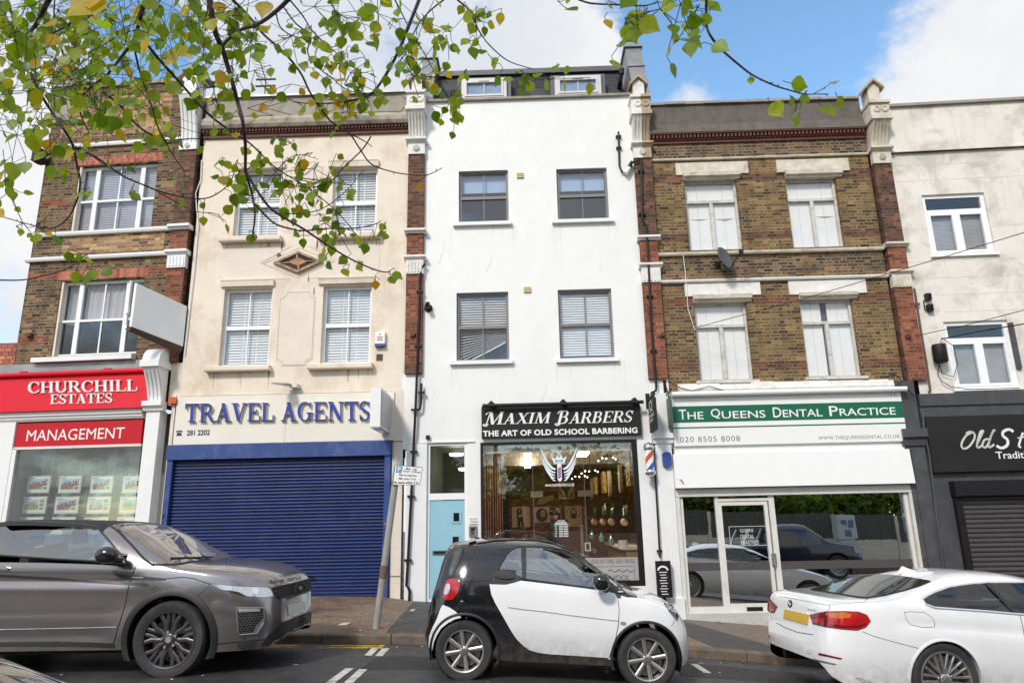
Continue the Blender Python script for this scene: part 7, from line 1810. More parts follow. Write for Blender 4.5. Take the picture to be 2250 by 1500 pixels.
C.overlay('headlight_trim', [(1560, 548), (1640, 562), (1690, 590), (1700, 594), (1640, 580), (1580, 565)], trim, .012, parent=hl)
C.overlay('headlight_lamp', [(1725, 535), (1760, 533), (1775, 550), (1770, 575), (1740, 575)], M('lamp_white', (.8, .8, .82), .1, .05, metal=.2), .012, parent=hl)  # plain white piece inside the headlight, not emissive
gr = C.overlay('grille', [(1868, 536), (1960, 515), (2058, 490), (2080, 512), (2095, 545), (2090, 568), (1990, 595), (1912, 606), (1888, 575)], mesh_g, .008)
C.line('grille_surround', [(1868, 536), (1960, 515), (2058, 490), (2080, 512), (2095, 545), (2090, 568), (1990, 595), (1912, 606), (1888, 575)], .009, trim, closed=True, off=.008)
C.overlay('grille_badge', [(2040, 530), (2062, 522), (2070, 545), (2050, 552)], M('badge_green', (.03, .08, .05), .3), .014, parent=gr, mirror=False)
sv = C.overlay('side_intake', [(1624, 672), (1812, 672), (1816, 760), (1762, 846), (1642, 856), (1632, 800)], mesh_g, .006)
C.line('intake_surround', [(1624, 672), (1812, 672), (1816, 760), (1762, 846), (1642, 856), (1632, 800)], .011, P_grey, closed=True, off=.006)
C.overlay('fog_light', [(1632, 676), (1780, 676), (1785, 694), (1640, 700)], clear_lens, .014, parent=sv, mirror=False)
C.overlay('intake_blade', [(1760, 790), (1808, 745), (1812, 770), (1766, 842), (1735, 846)], steel, .012, parent=sv, mirror=False)
pl_ = C.overlay('number_plate', [(1972, 656), (2088, 626), (2094, 688), (1977, 728)], plate_w, .012, mirror=False)
li = C.overlay('lower_intake', [(1790, 930), (1850, 845), (1920, 780), (2098, 706), (2096, 755), (2062, 848), (1960, 900), (1860, 935)], trim, .008)
C.overlay('skid_plate', [(1860, 905), (1960, 862), (2070, 800), (2066, 816), (1965, 885), (1870, 925)], M('skid_grey', (.30, .29, .29), .35, .1, metal=.6), .015, parent=li)
C.overlay('bumper_vent', [(1632, 918), (1760, 905), (1740, 950), (1640, 966)], mesh_g, .007)
C.line('bumper_line', [(1492, 918), (1640, 905), (1830, 885)], .006, gap_m)
C.line('bumper_gap', [(1350, 592), (1440, 520)], .004, gap_m)
C.overlay('parking_sensor', [(1672, 876), (1684, 876), (1685, 888), (1672, 888)], trim, .007)
C.overlay('wing_reflection', [(1030, 535), (1075, 518), (1105, 548), (1090, 566), (1050, 560)], M('soft_reflection', (.12, .11, .115), .25, .05, metal=.5), .004)  # soft reflection on the wing, painted as a thin grey patch
C.overlay('door_handle', [(-30, 384), (45, 384), (66, 398), (62, 411), (-30, 409)], P_grey, .03, rim=.03)
C.line('sill_highlight', [(-300, 822), (0, 820), (400, 812), (800, 803)], .005, M('painted_highlight', (.26, .245, .25), .3, metal=.7), off=.002)  # highlight along the flank drawn as a pale painted line
C.overlay('sill', [(-300, 900), (0, 905), (400, 900), (780, 912), (790, 945), (540, 936), (0, 935), (-300, 935)], trim, .008)
for cx in (0, 2.66): C.arch(cx, WZ, .44, .062, trim, out=.020)
C.wheel(0, WZ, .382, .282, -HW + .01, .245, 'fork', alloy_dk, hub=steel); C.wheel(2.66, WZ, .382, .282, -HW + .01, .245, 'fork', alloy_dk, hub=steel)
C.under(.45, 2.2, .22, .40); C.under(-.7, -.4, .3, .4); C.under(3.1, 3.6, .26, .36)
for y in (-.42, .42): C.seat(.95, y, .62, seat_m, .66)
C.steering(1.72, -.42, 1.02); MB().box(1.85, 2.5, -.8, .8, .7, .99).build('dashboard', trim, C.root)
MB().box(2.12, 2.13, -.10, .25, 1.06, 1.22).build('paper_permit', M('pale_paper', (.62, .70, .58), .6), C.root)
c = C.mirror_at(735, 308, -HW - .12, (.11, .10, .085), P_black, (.10, .12, .02))
MB().tube([(2.72, -.15, 1.14), (2.60, -.45, 1.15), (2.52, -.75, 1.16)], .010, 6).build('wiper', trim, C.root)
# raised bonnet lettering
h0, h1 = C.hit(*Ex(1858, 503)), C.hit(*Ex(2052, 478))
if h0 and h1:
 mb = MB(); word = 'RANGE ROVER'; a, b_ = Vector((0, 0)), None
 for i, ch in enumerate(word):
  if ch == ' ': continue
  t = i / (len(word) - 1); px_ = 1855 + (2052 - 1855) * t; py_ = 504 + (478 - 504) * t
  q = C.hit(*Ex(px_, py_)); q2 = C.hit(*Ex(px_ + 14, py_ - 2)); q3 = C.hit(*Ex(px_, py_ - 22))
  if not (q and q2 and q3): continue
  ex_ = (q2[0] - q[0]); ez_ = (q3[0] - q[0])
  vs, fs = text_mesh(ch, .02); w_ = max(v[0] for v in vs); h_ = max(v[1] for v in vs)
  mb.add([tuple(q[0] + q[1] * .008 + ex_ * (v[0] / w_) + ez_ * (v[1] / h_)) for v in vs], fs)
 if mb.v: mb.build('bonnet_lettering', trim, C.root)
evoque = C

# ------------------------------------------------------------------ white coupe
Bx = lambda a, b: (1500 + a / 3, 1200 + b / 3)
YAWB = R_(6.0)
x_, z_, pt = axle_pose(*Bx(1735, 880), 7.6, 2.81, YAWB)
HW = .912
off_ = Vector((-math.sin(YAWB), math.cos(YAWB), 0)) * (HW - .01)
C = Car('white_coupe', 'white two door coupe seen from its rear corner outside the dental surgery', Vector((x_, 7.6, z_)) + off_, YAWB, pt,
 zt=[(-1.129, .62), (-1.116, .80), (-1.09, .93), (-1.0445, .985), (-0.83, 1.005), (-0.62, 1.03), (-0.45, 1.07), (-0.2, 1.16), (0.1, 1.255), (0.4, 1.325), (0.7, 1.36), (1, 1.365), (1.3, 1.345), (1.6, 1.27), (1.9, 1.15), (2.15, 1.03), (2.3, .975), (2.6, .94), (3, .87), (3.3, .79), (3.5, .68), (3.58, .55)],
 zs=[(-1.129, .55), (-1.077, .84), (-0.999, .92), (-0.83, .965), (-0.3, 1.0), (0.3, 1.0), (0.8, .99), (2, .955), (2.6, .87), (3.2, .75), (3.5, .6), (3.58, .46)],
 zb=[(-1.129, .38), (-1.06, .27), (-.9, .21), (-.6, .20), (0, .21), (3, .2), (3.5, .22), (3.58, .3)],
 w=[(-1.129, .62), (-1.09, .72), (-0.999, .80), (-0.83, .855), (-0.5, .90), (0, .915), (1, .895), (2.5, .90), (3, .88), (3.3, .8), (3.5, .65), (3.58, .5)],
 lean=.30, nroof=3.4, trace=Bx, mats=[P_white], bulge=(.08, .06), crease=((lambda x: .82 - .01 * x, .05, -.012, -.6, 2.4),))
BR = [(845, 286), (950, 255), (1050, 228), (1230, 190), (1380, 192), (1500, 208), (1632, 232), (1560, 262), (1470, 290), (1330, 325), (1215, 342), (1150, 335), (1000, 310)]
BS = [(1578, 347), (1610, 325), (1660, 300), (1760, 265), (1900, 245), (2010, 237), (2250, 236), (2500, 262), (2750, 330), (2950, 440), (2700, 470), (2440, 462), (2200, 444), (2000, 426), (1800, 412), (1660, 402), (1600, 380)]
C.holes = [BS]; WZ = .33
for cx in (0, 2.81): C.circ.append((cx, WZ, .362))
C.body()
C.overlay('rear_window', BR, M('rear_screen_black', (.012, .012, .014), .05, .3, 2, spec=.25), .014, grid=12, rim=.012, mirror=False, relax=4); C.line('rear_window_seal', BR, .008, trim, closed=True, mirror=False)
C.overlay('side_window', BS, glass('coupe_side_glass', (.35, .38, .40), .06), .001, grid=14, rim=.002, relax=8); C.line('window_trim', BS, .012, M('satin_trim', (.66, .66, .68), .25, .05, metal=.3), closed=True)
C.overlay('window_pillar', [(1990, 240), (2018, 239), (2110, 330), (2200, 440), (2180, 442), (2080, 330)], trim, .006)
LT = [(842, 452), (900, 438), (950, 430), (1060, 427), (1160, 432), (1212, 452), (1236, 490), (1205, 528), (1150, 548), (1050, 541), (940, 526), (862, 506)]
tl = C.overlay('tail_light', LT, red_lens, .010)
C.overlay('lamp_bar', [(852, 458), (940, 442), (940, 464), (860, 474)], red_deep, .015, parent=tl); C.overlay('lamp_bar', [(862, 498), (938, 505), (938, 518), (870, 508)], red_deep, .015, parent=tl)
C.overlay('lamp_divider', [(938, 432), (950, 430), (956, 470), (948, 526), (938, 524)], M('divider_red', (.09, .004, .008), .3), .016, parent=tl)  # dark red division between the lamp halves
C.overlay('indicator_lens', [(965, 440), (1060, 434), (1110, 445), (1105, 468), (1050, 476), (975, 470)], amber, .015, parent=tl)
C.overlay('lamp_bar', [(960, 508), (1060, 520), (1160, 518), (1205, 500), (1210, 510), (1165, 532), (1060, 534), (960, 522)], red_deep, .015, parent=tl)
C.line('tail_light_edge', LT, .005, trim, closed=True, off=.006)
C.overlay('number_plate', [(676, 413), (835, 449), (826, 515), (667, 470)], plate_y, .010, mirror=False)
C.line('panel_gap', [(970, 384), (968, 410), (950, 432)], .006, gap_m); C.line('panel_gap', [(846, 288), (1000, 315), (1215, 346), (1200, 365), (970, 384)], .004, gap_m)
C.line('boot_gap', [(618, 502), (680, 535), (760, 565), (858, 580)], .007, gap_m, mirror=False)
C.line('boot_edge', [(606, 318), (760, 348), (970, 388)], .004, M('lip_line', (.45, .45, .46), .4), mirror=False, off=.001)
bd = C.overlay('boot_badge', [(710 + 14 * math.cos(R_(a)), 376 + 24 * math.sin(R_(a))) for a in range(0, 360, 20)], trim, .008, mirror=False, grid=5)
for a0, mm in ((0, 'wht'), (90, 'blu'), (180, 'wht'), (270, 'blu')):
 C.overlay('badge_quarter', [(710, 376)] + [(710 + 9 * math.cos(R_(a)), 376 + 15 * math.sin(R_(a))) for a in range(a0, a0 + 91, 15)], sign_white if mm == 'wht' else M('badge_blue', (.03, .12, .40), .3) if 'badge_blue' not in MATS else MATS['badge_blue'], .012, mirror=False, parent=bd, grid=3)
mb = MB(); word = '420i'
for i, ch in enumerate(word):
 px_ = 824 + 19 * i; py_ = 418 + 3.4 * i; q, q2, q3 = C.hit(*Bx(px_, py_)), C.hit(*Bx(px_ + (15 if i < 3 else 4), py_ + 2.6)), C.hit(*Bx(px_, py_ - 11))
 if q and q2 and q3:
  vs, fs = text_mesh(ch, .02); w_ = max(v[0] for v in vs); h_ = max(v[1] for v in vs)
  mb.add([tuple(q[0] + q[1] * .006 + (q2[0] - q[0]) * (v[0] / w_) + (q3[0] - q[0]) * (v[1] / h_)) for v in vs], fs)
if mb.v: mb.build('boot_lettering', steel, C.root)
C.overlay('rear_reflector', [(905, 700), (1055, 735), (1040, 742), (895, 712)], red_deep, .007)
C.overlay('chrome_strip', [(575, 625), (700, 688), (860, 738), (1015, 772), (1000, 778), (855, 746), (695, 698), (577, 634)], steel, .007)
C.line('bumper_gap', [(1185, 560), (1260, 590), (1400, 630), (1555, 670)], .005, gap_m)
C.line('fuel_flap_line', [(1460, 432), (1500, 429), (1590, 432), (1640, 462), (1662, 502), (1660, 530), (1580, 532), (1500, 512), (1475, 480)], .004, gap_m, closed=True, mirror=False)
C.overlay('tow_cover', [(825, 668), (855, 675), (848, 705), (818, 697)], P_white, .004, mirror=False)
C.line('door_gap', [(2225, 455), (2240, 520), (2262, 640)], .006, gap_m)
for cx in (0, 2.81): C.arch(cx, WZ, .362, .018, P_white, out=.006)
C.wheel(0, WZ, .345, .262, -HW + .02, .235, 'many', alloy, hub=steel); C.wheel(2.81, WZ, .345, .262, -HW + .02, .235, 'many', alloy, hub=steel)
C.under(.4, 2.4, .2, .36); C.under(-.6, -.36, .3, .4)
MB().tube([(-1.02, .45, .31), (-.8, .45, .31)], .045, 12).build('exhaust_pipe', trim, C.root, True)
for y in (-.38, .38): C.seat(1.05, y, .42, seat_m, .64); C.seat(.2, y, .50, seat_m, .45)
C.steering(1.75, -.38, .86); MB().box(1.9, 2.3, -.75, .75, .5, .90).build('dashboard', trim, C.root)
p = C.ft(.28); MB().add([(.12, -.03, p - .03), (.12, .03, p - .03), (.36, -.035, p - .02), (.36, .035, p - .02), (.17, 0, p + .055), (.36, 0, p + .0)], [(0, 2, 5, 4), (1, 4, 5, 3), (0, 4, 1), (2, 3, 5), (0, 1, 3, 2)]).build('roof_aerial', P_white, C.root)
for sg in (1, -1):
 m_ = C.ellip('door_mirror', (1.95, -1.02 * sg, .99), (.08, .10, .06), P_white); MB().tube([(1.95, -.98 * sg, .96), (1.98, -.86 * sg, .93)], .025, 8).build('mirror_arm', trim, m_)
for sg in (1, -1):
 MB().prism([(3.25, .62), (3.5, .55), (3.53, .62), (3.36, .70)], -.80 * sg - .02, -.66 * sg).build('headlight', clear_lens, C.root)
coupe = C
# =================================================================== inside the barber shop
F = F0
wall_br = brick('dim_brick_wall', [(.24, .10, .055), (.19, .08, .047), (.28, .12, .065), (.16, .068, .042)], (.18, .12, .085), .25)
olive = M('olive_plaster', (.17, .135, .07), .85, .15, 2)
floor_m = M('shop_floor', (.05, .04, .035), .5, .2, 4)
BACK = 5.6
ru0, ru1, rz0, rz1 = shp[0] - .02, shp[1] + .42, .30, shp[3] + .45
mb = MB(); mb.add([(ru0, BACK, rz0), (ru1, BACK, rz0), (ru1, BACK, rz1), (ru0, BACK, rz1)], [(0, 1, 2, 3)], 0)
mb.add([(ru0, .12, rz0), (ru0, BACK, rz0), (ru0, BACK, rz1), (ru0, .12, rz1)], [(0, 1, 2, 3)], 0); mb.add([(ru1, .12, rz0), (ru1, BACK, rz0), (ru1, BACK, rz1), (ru1, .12, rz1)], [(0, 1, 2, 3)], 0)
mb.add([(ru0, .12, rz0), (ru1, .12, rz0), (ru1, BACK, rz0), (ru0, BACK, rz0)], [(0, 1, 2, 3)], 2); mb.add([(ru0, .12, rz1), (ru1, .12, rz1), (ru1, BACK, rz1), (ru0, BACK, rz1)], [(0, 1, 2, 3)], 1)
mb.add([(ru0, .12, shp[3]), (ru1, .12, shp[3]), (ru1, .12, rz1), (ru0, .12, rz1)], [(0, 1, 2, 3)], 1); mb.add([(shp[1], .12, rz0), (ru1, .12, rz0), (ru1, .12, rz1), (shp[1], .12, rz1)], [(0, 1, 2, 3)], 1)
shop_room = mb.build('shop_interior', [wall_br, olive, floor_m], B3)
D = BACK - .02
r = F.R(1052, 1198, 985, 1080, D); MB().box(max(r[0], ru0), r[1], D, D + .015, r[2], min(r[3], rz1)).build('plastered_wall', olive, shop_room)
r = F.R(1083, 1119, 1078, 1190, D); MB().box(r[0], r[1], D - .04, D, rz0, r[3]).build('dark_doorway', black_frame, shop_room)
glow = M('shop_lamp', (1, .9, .75), .4, emit=(1, .84, .62), estr=26); glow2 = M('bulb_white', (1, 1, 1), .4, emit=(1, .9, .85), estr=9)
# ceiling fittings that light the room
n_ = 0
for (x, y, d, sx, sy) in ((1160, 1002, 2.3, .16, .50), (1159, 1026, 3.9, .14, .45), (1281, 999, 2.0, .22, .9), (1236, 985, 1.2, .3, .9)):
 u, z = F.un(x, y, d); z = min(z, rz1 - .05); n_ += 1
 nm = ('first pale ceiling lamp from the left inside the barber shop', 'small ceiling lamp further back behind the first one', 'long angled strip lamp right of the painted crown', 'ceiling lamp hidden behind the roller blind of the barber window')[n_ - 1]
 solo('ceiling_lamp', MB().box(u - sx / 2, u + sx / 2, d - sy / 2, d + sy / 2, z, z + .05), glow, nm, 'lamp', F0, (u, d, z), 'ceiling lamps in the barber shop')
n_ = 0
for (x, y, d, nm) in ((1334, 1008, 2.0, 'hanging bulb cluster nearest the right end of the barber window'), (1296, 1036, 3.0, 'middle bulb cluster of the three hanging in the barber shop'), (1274, 1048, 4.0, 'furthest and lowest bulb cluster in the barber shop')):
 u, z = F.un(x, y, d); o = thing('pendant_lamp', nm, 'lamp', F0, (u, d, z), 'bulb clusters in the barber shop')
 MB().tube([(u, d, z + .1), (u, d, rz1)], .012, 5).box(u - .02, u + .02, d - .02, d + .02, z + .05, z + .14).build('stem', black_pipe, o)
 mb = MB()
 for k in range(5):
  a = k * 1.256 + .3; mb.lathe([(0, -.018), (.013, -.01), (.016, 0), (.012, .01), (0, .018)], (u + .2 * math.cos(a), d + .2 * math.sin(a), z + .03 * math.sin(k * 2.2)), 'z', 8)
 mb.build('bulbs', glow2, o)
 mb = MB()
 for k in range(5):
  a = k * 1.256 + .3; mb.tube([(u, d, z + .08), (u + .2 * math.cos(a), d + .2 * math.sin(a), z + .03 * math.sin(k * 2.2) + .03)], .008, 5)
 mb.build('arms', black_pipe, o)
# wall clock, pictures, frames
u, z = F.un(1137, 1063, D); solo('wall_clock', MB().lathe([(.36, 0), (.36, -.05), (.27, -.06), (.26, 0)], (u, D, z), 'y', 28).lathe([(.26, -.01), (0, -.01)], (u, D, z), 'y', 28).box(u - .05, u + .05, D - .05, D, z + .34, z + .44), M('dark_ring', (.03, .024, .018), .5, .3, 12), 'dark ring shaped wall clock on the olive back wall', 'clock', F0, (u, D, z))
sepia = [M('sepia_light', (.52, .40, .24), .7, .2, 20), M('sepia_dark', (.045, .032, .026), .7, .3, 20), M('skin_print', (.42, .24, .16), .7, .2, 20), M('grey_print', (.48, .45, .42), .7, .15, 15)]
def ell(cx, cz, rx, rz, n=18, a0=0, a1=360): return [(cx + rx * math.cos(R_(a0 + (a1 - a0) * i / n)), cz + rz * math.sin(R_(a0 + (a1 - a0) * i / n))) for i in range(n)]
for px_, lb, kind in (((1125, 1164, 1113, 1158), 'sepia poster of a long haired guitar player on the barber back wall', 0), ((1173, 1232, 1113, 1147), 'wide pale poster of a long haired head, between the two sepia posters', 1), ((1242, 1279, 1111, 1156), 'golden poster of a bearded man with round halo, rightmost on the barber back wall', 2)):
 r = F.R(*px_, D); u0, u1, z0, z1 = r; w_, h_ = u1 - u0, z1 - z0; o = thing('poster', lb, 'poster', F0, (u0, D, z0), 'posters on the barber back wall')
 MB().box(u0, u1, D - .03, D, z0, z1).build('board', sepia[3] if kind == 1 else sepia[0], o)
 mb = MB(); q = D - .033; P = lambda pts, m, k=0: mb.prism([(u0 + a * w_, z0 + b * h_) for a, b in pts], q - .002 * k, D - .03, m)
 if kind == 0: P(ell(.42, .80, .17, .15), 1); P([(.25, .45), (.6, .45), (.62, .68), (.28, .7)], 1, 1); P([(.4, .48), (.95, .70), (.92, .76), (.35, .58)], 0, 2); P([(.3, 0), (.45, 0), (.52, .48), (.3, .5)], 1, 2); P([(.55, 0), (.7, 0), (.62, .45), (.48, .48)], 1, 3); P(ell(.43, .80, .06, .08), 2, 3)
 elif kind == 1: P(ell(.30, .48, .22, .45), 1); P(ell(.34, .58, .10, .26), 2, 1); P([(.6, 0), (.98, 0), (.98, .98), (.6, .98)], 1, 1); P([(.82, .55), (.97, .6), (.97, .92), (.8, .95)], 3, 2)
 else: P(ell(.5, .68, .42, .30), 1, 0); P(ell(.5, .68, .38, .27), 0, 1); P([(.1, 0), (.9, 0), (.78, .36), (.22, .36)], 0, 2); P(ell(.5, .66, .20, .24), 1, 3); P(ell(.5, .70, .13, .14), 2, 4); P(ell(.5, .52, .17, .12), 1, 5)
 mb.build('picture', sepia, o)
gold = M('gilt_wood', (.42, .27, .08), .4, .35, 14, metal=.3); wood = M('carved_wood', (.30, .18, .08), .6, .3, 14)
def wing_emblem(mb, cu, cz, s, d, sides=(-1, 1)):
 """spread pair of feathered wings, five curved feathers a side"""
 for sg in sides:
  for k, (bx, bz, tx, tz, w_) in enumerate(((.22, -.22, 1.0, .95, .15), (.24, -.40, 1.0, .56, .12), (.26, -.54, .93, .22, .10), (.26, -.68, .80, -.08, .09), (.24, -.82, .62, -.34, .08))):
   n = 7; hi, lo = [], []
   for i in range(n + 1):
    q = i / n; x = bx + (tx - bx) * q ** .8; z = bz + (tz - bz) * q ** 1.55; ww = w_ * math.sin(math.pi * min(1, .25 + q * .75)) ** .7 * .62 + .004; hi.append((x - ww * .55, z + ww * .55)); lo.append((x + ww * .3, z - ww * .45))
   for i in range(n):
    Q = [(cu + sg * a * s, cz + b * s) for a, b in (hi[i], lo[i], lo[i + 1], hi[i + 1])]
    mb.prism(Q if sg > 0 else Q[::-1], d - .002 - .0006 * k, d)
r = F.R(1227, 1262, 1058, 1097, D); o = thing('framed_emblem', 'gilt framed pair of wings on black on the barber back wall', 'picture', F0, (r[0], D, r[2]))
MB().box(r[0] + .05, r[1] - .05, D - .03, D, r[2] + .05, r[3] - .05).build('backing', black_frame, o); mb = MB(); ringbox(mb, r[0], r[1], r[2], r[3], .06, D - .06, D); mb.build('frame', wood, o)
gl_ = M('gold_leaf', (.62, .47, .2), .4, .2, 9)
for q in (-1, 1): mb = MB(); wing_emblem(mb, (r[0] + r[1]) / 2, (r[2] + r[3]) / 2, (r[1] - r[0]) * .42, D - .03, (q,)); mb.build('wing', gl_, o)
for px_, lb in (((1166, 1193, 1079, 1092), 'white air vent grille left of the framed wings'), ((1269, 1296, 1077, 1090), 'white air conditioning unit right of the framed wings')):
 r = F.R(*px_, D); mb = MB(); ringbox(mb, r[0], r[1], r[2], r[3], .04, D - .08, D); mb.box(r[0], r[1], D - .06, D, (r[2] + r[3]) / 2 - .025, (r[2] + r[3]) / 2 + .025); mb.box(r[0] + .04, r[1] - .04, D - .02, D, r[2] + .04, r[3] - .04); solo('wall_unit', mb, M('unit_white', (.72, .70, .66), .5, .05), lb, 'air vent', F0, (r[0], D, r[2]))
r = F.R(1182, 1218, 1086, 1107, D); solo('wooden_arrow', MB().prism([(r[0], r[2]), (r[0] + .1, r[2] - .02), (r[1], r[3] - .12), (r[1] - .02, r[3]), (r[0], r[2] + .13)], D - .04, D), wood, 'tilted wooden name board on the barber back wall', 'sign', F0, (r[0], D, r[2]))
# carved boards and mirrors along the right hand wall
ud = ru1 - .05
for (x, y0, y1, d, hw, kind, lb) in ((1381, 1015, 1067, 1.15, .30, 0, 'carved golden board nearest the window on the right wall'), (1361, 1020, 1083, 1.75, .16, 1, 'grey pointed oval board second from the window on the right wall'), (1338, 1034, 1090, 2.3, .16, 1, 'brown oval board third from the window'), (1326, 1037, 1083, 2.75, .28, 0, 'carved golden board fourth from the window'), (1307, 1050, 1086, 3.5, .28, 0, 'carved golden board fifth from the window'), (1299, 1050, 1095, 4.0, .14, 1, 'narrow oval board furthest from the window')):
 u, zt = F.un(x, y0, d); _, zb = F.un(x, y1, d); zt = min(zt, rz1 - .05); o = thing('carved_board', lb, 'wall decoration', F0, (u, d, zb), 'carved boards on the right wall of the barber shop')
 vs = [(0, -hw, zb), (0, hw, zb), (0, hw, zt), (0, -hw, zt)] if kind == 0 else [(0, hw * math.cos(R_(a)), (zt + zb) / 2 + (zt - zb) / 2 * math.sin(R_(a))) for a in range(0, 360, 20)]
 k = len(vs); mb = MB().add([(u - .03, d + b, c) for a, b, c in vs] + [(u + .03, d + b, c) for a, b, c in vs], [tuple(range(k)), tuple(range(2 * k - 1, k - 1, -1))] + [(i, k + i, k + (i + 1) % k, (i + 1) % k) for i in range(k)])
 mb.build('board', gold if kind == 0 else (M('grey_mirror', (.34, .30, .27), .3, .2) if 'grey_mirror' not in MATS else MATS['grey_mirror']), o)
 if kind == 0:
  mb = MB()
  for q in (.2, .5, .8): mb.tube([(u - .034, d + hw * .6 * math.cos(R_(a)), zb + (zt - zb) * q + (zt - zb) * .13 * math.sin(R_(a))) for a in range(0, 361, 24)], .012, 5, cap=False)
  mb.build('carving', wood, o)
# bottle shelves
green_b = M('green_bottle', (.03, .10, .02), .15, .4, 12, coat=1); mint = M('mint_bottle', (.12, .36, .25), .2, .1, coat=1); amber_b = M('amber_bottle', (.25, .12, .03), .2, .3, coat=1); towel = M('cream_towel', (.50, .38, .28), .9, .1, 20)
for i, (x, d) in enumerate(((1303, 3.4), (1322, 2.75), (1341, 2.15), (1369, 1.5))):
 pos = ('furthest from', 'third from', 'second from', 'nearest')[i]
 u, zb = F.un(x, 1131, d); _, zt = F.un(x, 1104 - i, d); o = thing('bottle_shelf', f'small lit black wall shelf of bottles {pos} the barber window', 'shelf', F0, (u, d, zb), 'bottle shelves on the right wall')
 MB().box(u - .02, u + .28, d - .22, d + .22, zb - .03, zb).box(u + .24, u + .28, d - .25, d + .25, zb - .05, zt + .1).build('shelf', black_frame, o)
 mb = MB(); random.seed(i + 40)
 for k in range(5):
  h = random.uniform(.14, .26); uu, dd_ = u + .05 + .03 * (k % 2), d - .17 + k * .085; mb.lathe([(0, zb), (.03, zb), (.03, zb + h * .55), (.011, zb + h * .72), (.011, zb + h), (0, zb + h)], (uu, dd_, 0), 'z', 8, random.choice((0, 0, 1, 2)))
 mb.build('bottles', [green_b, amber_b, sign_white], o)
 u2, z2 = F.un(x + 3, 1146, d); solo('towel_roll', MB().lathe([(0, -.08), (.065, -.075), (.085, 0), (.065, .075), (0, .08)], (u2, d, z2), 'y', 12), towel, f'round cream towel bundle under the wall shelf {pos} the barber window', 'towel', F0, (u2, d, z2), 'towel bundles under the shelves')
# worktop with its things
counter_m = M('pale_counter', (.56, .52, .47), .45, .08, 5)
u0, zt = F.un(1300, 1195, 1.2);
o = thing('work_counter', 'pale worktop cabinet along the right wall inside the barber window', 'counter', F0, (ru1 - .6, 1.5, rz0))
ztc = F.un(1345, 1200, 1.0)[1]
MB().box(ru1 - .75, ru1 - .02, .45, 4.2, ztc - .05, ztc).build('worktop', counter_m, o); MB().box(ru1 - .68, ru1 - .02, .5, 4.1, rz0, ztc - .05).build('cabinet', M('oak_front', (.34, .22, .12), .5, .2, 8), o)
for i, (x, y0, y1, d) in enumerate(((1343, 1197, 1172, .75), (1322, 1189, 1168, 1.1), (1301, 1182, 1163, 1.5))):
 u, zb = F.un(x, y0, d); _, zt = F.un(x, y1, d); h = zt - zb
 solo('spray_bottle', MB().lathe([(0, zb), (.05, zb), (.052, zb + h * .45), (.03, zb + h * .62), (.014, zb + h * .8), (.012, zt), (0, zt)], (u, d, 0), 'z', 12), mint, ('mint green bottle nearest the barber window, right of the others', 'middle mint green bottle of the three on the worktop', 'mint green bottle furthest back and leftmost on the worktop')[i], 'bottle', F0, (u, d, zb), 'mint bottles on the worktop')
r = F.R(1276, 1282, 1155, 1212, .5); solo('display_stand', MB().box(r[0], r[1], .5, .56, r[2] - .3, r[3]).box(r[0] - .02, r[1] + .02, .48, .58, r[3], r[3] + .02), steel, 'slim pale upright stand inside the barber window', 'stand', F0, (r[0], .5, r[2] - .3))
r = F.R(1285, 1298, 1191, 1210, .45); mb = MB(); ringbox(mb, r[0], r[1], r[2], r[3], .025, .45, .47); mb.box(r[0] + .02, r[1] - .02, .465, .47, r[2] + .02, r[3] - .02, 1); solo('photo_frame', mb, [sign_white, black_frame], 'small white photo frame standing in the barber window', 'photo frame', F0, (r[0], .45, r[2]))
r = F.R(1361, 1377, 1186, 1206, .6); solo('clear_jar', MB().lathe([(0, r[2]), (.09, r[2]), (.09, r[3]), (.07, r[3]), (.07, r[2] + .02), (0, r[2] + .02)], ((r[0] + r[1]) / 2, .6, 0), 'z', 14), acry, 'clear jar of combs on the worktop near the window', 'jar', F0, (r[0], .6, r[2]))
# barber chair backs and the reddish draped screen at the left
o = thing('barber_chair', 'dark leather barber chair behind the black and white car', 'chair', F0, (F.un(1262, 1195, 2.2)[0], 2.2, rz0)); u = F.un(1262, 1195, 2.2)[0]; z = F.un(1262, 1160, 2.2)[1]
lea = M('oxblood_leather', (.085, .03, .022), .35, .2, 10)
MB().prism(arc(u, z - .1, .36, .14, 0, 180, 10) + [(u - .36, z - .75), (u + .36, z - .75)], 2.1, 2.25).build('backrest', lea, o); MB().box(u - .34, u + .34, 1.6, 2.12, z - .8, z - .62).build('seat', lea, o); MB().box(u - .42, u - .35, 1.6, 2.1, z - .5, z - .42).box(u + .35, u + .42, 1.6, 2.1, z - .5, z - .42).build('armrest', steel, o); MB().lathe([(0, rz0), (.3, rz0), (.3, rz0 + .04), (.06, rz0 + .08), (.06, z - .8), (0, z - .8)], (u, 1.85, 0), 'z', 16).build('base', chrome, o)
mb = MB(); u0 = shp[0] + .06; n = 26
vs = [(u0 + .30 * i / n + .0, .55 + .9 * i / n + .05 * math.sin(i * 1.7), zz) for zz in (rz0, rz1 - .2) for i in range(n + 1)]; mb.add(vs, [(i, i + 1, n + 2 + i, n + 1 + i) for i in range(n)])
solo('draped_screen', mb, M('brown_drape', (.22, .095, .055), .8, .45, 9), 'reddish brown folded drape at the left edge inside the barber window', 'curtain', F0, (u0, .55, rz0))
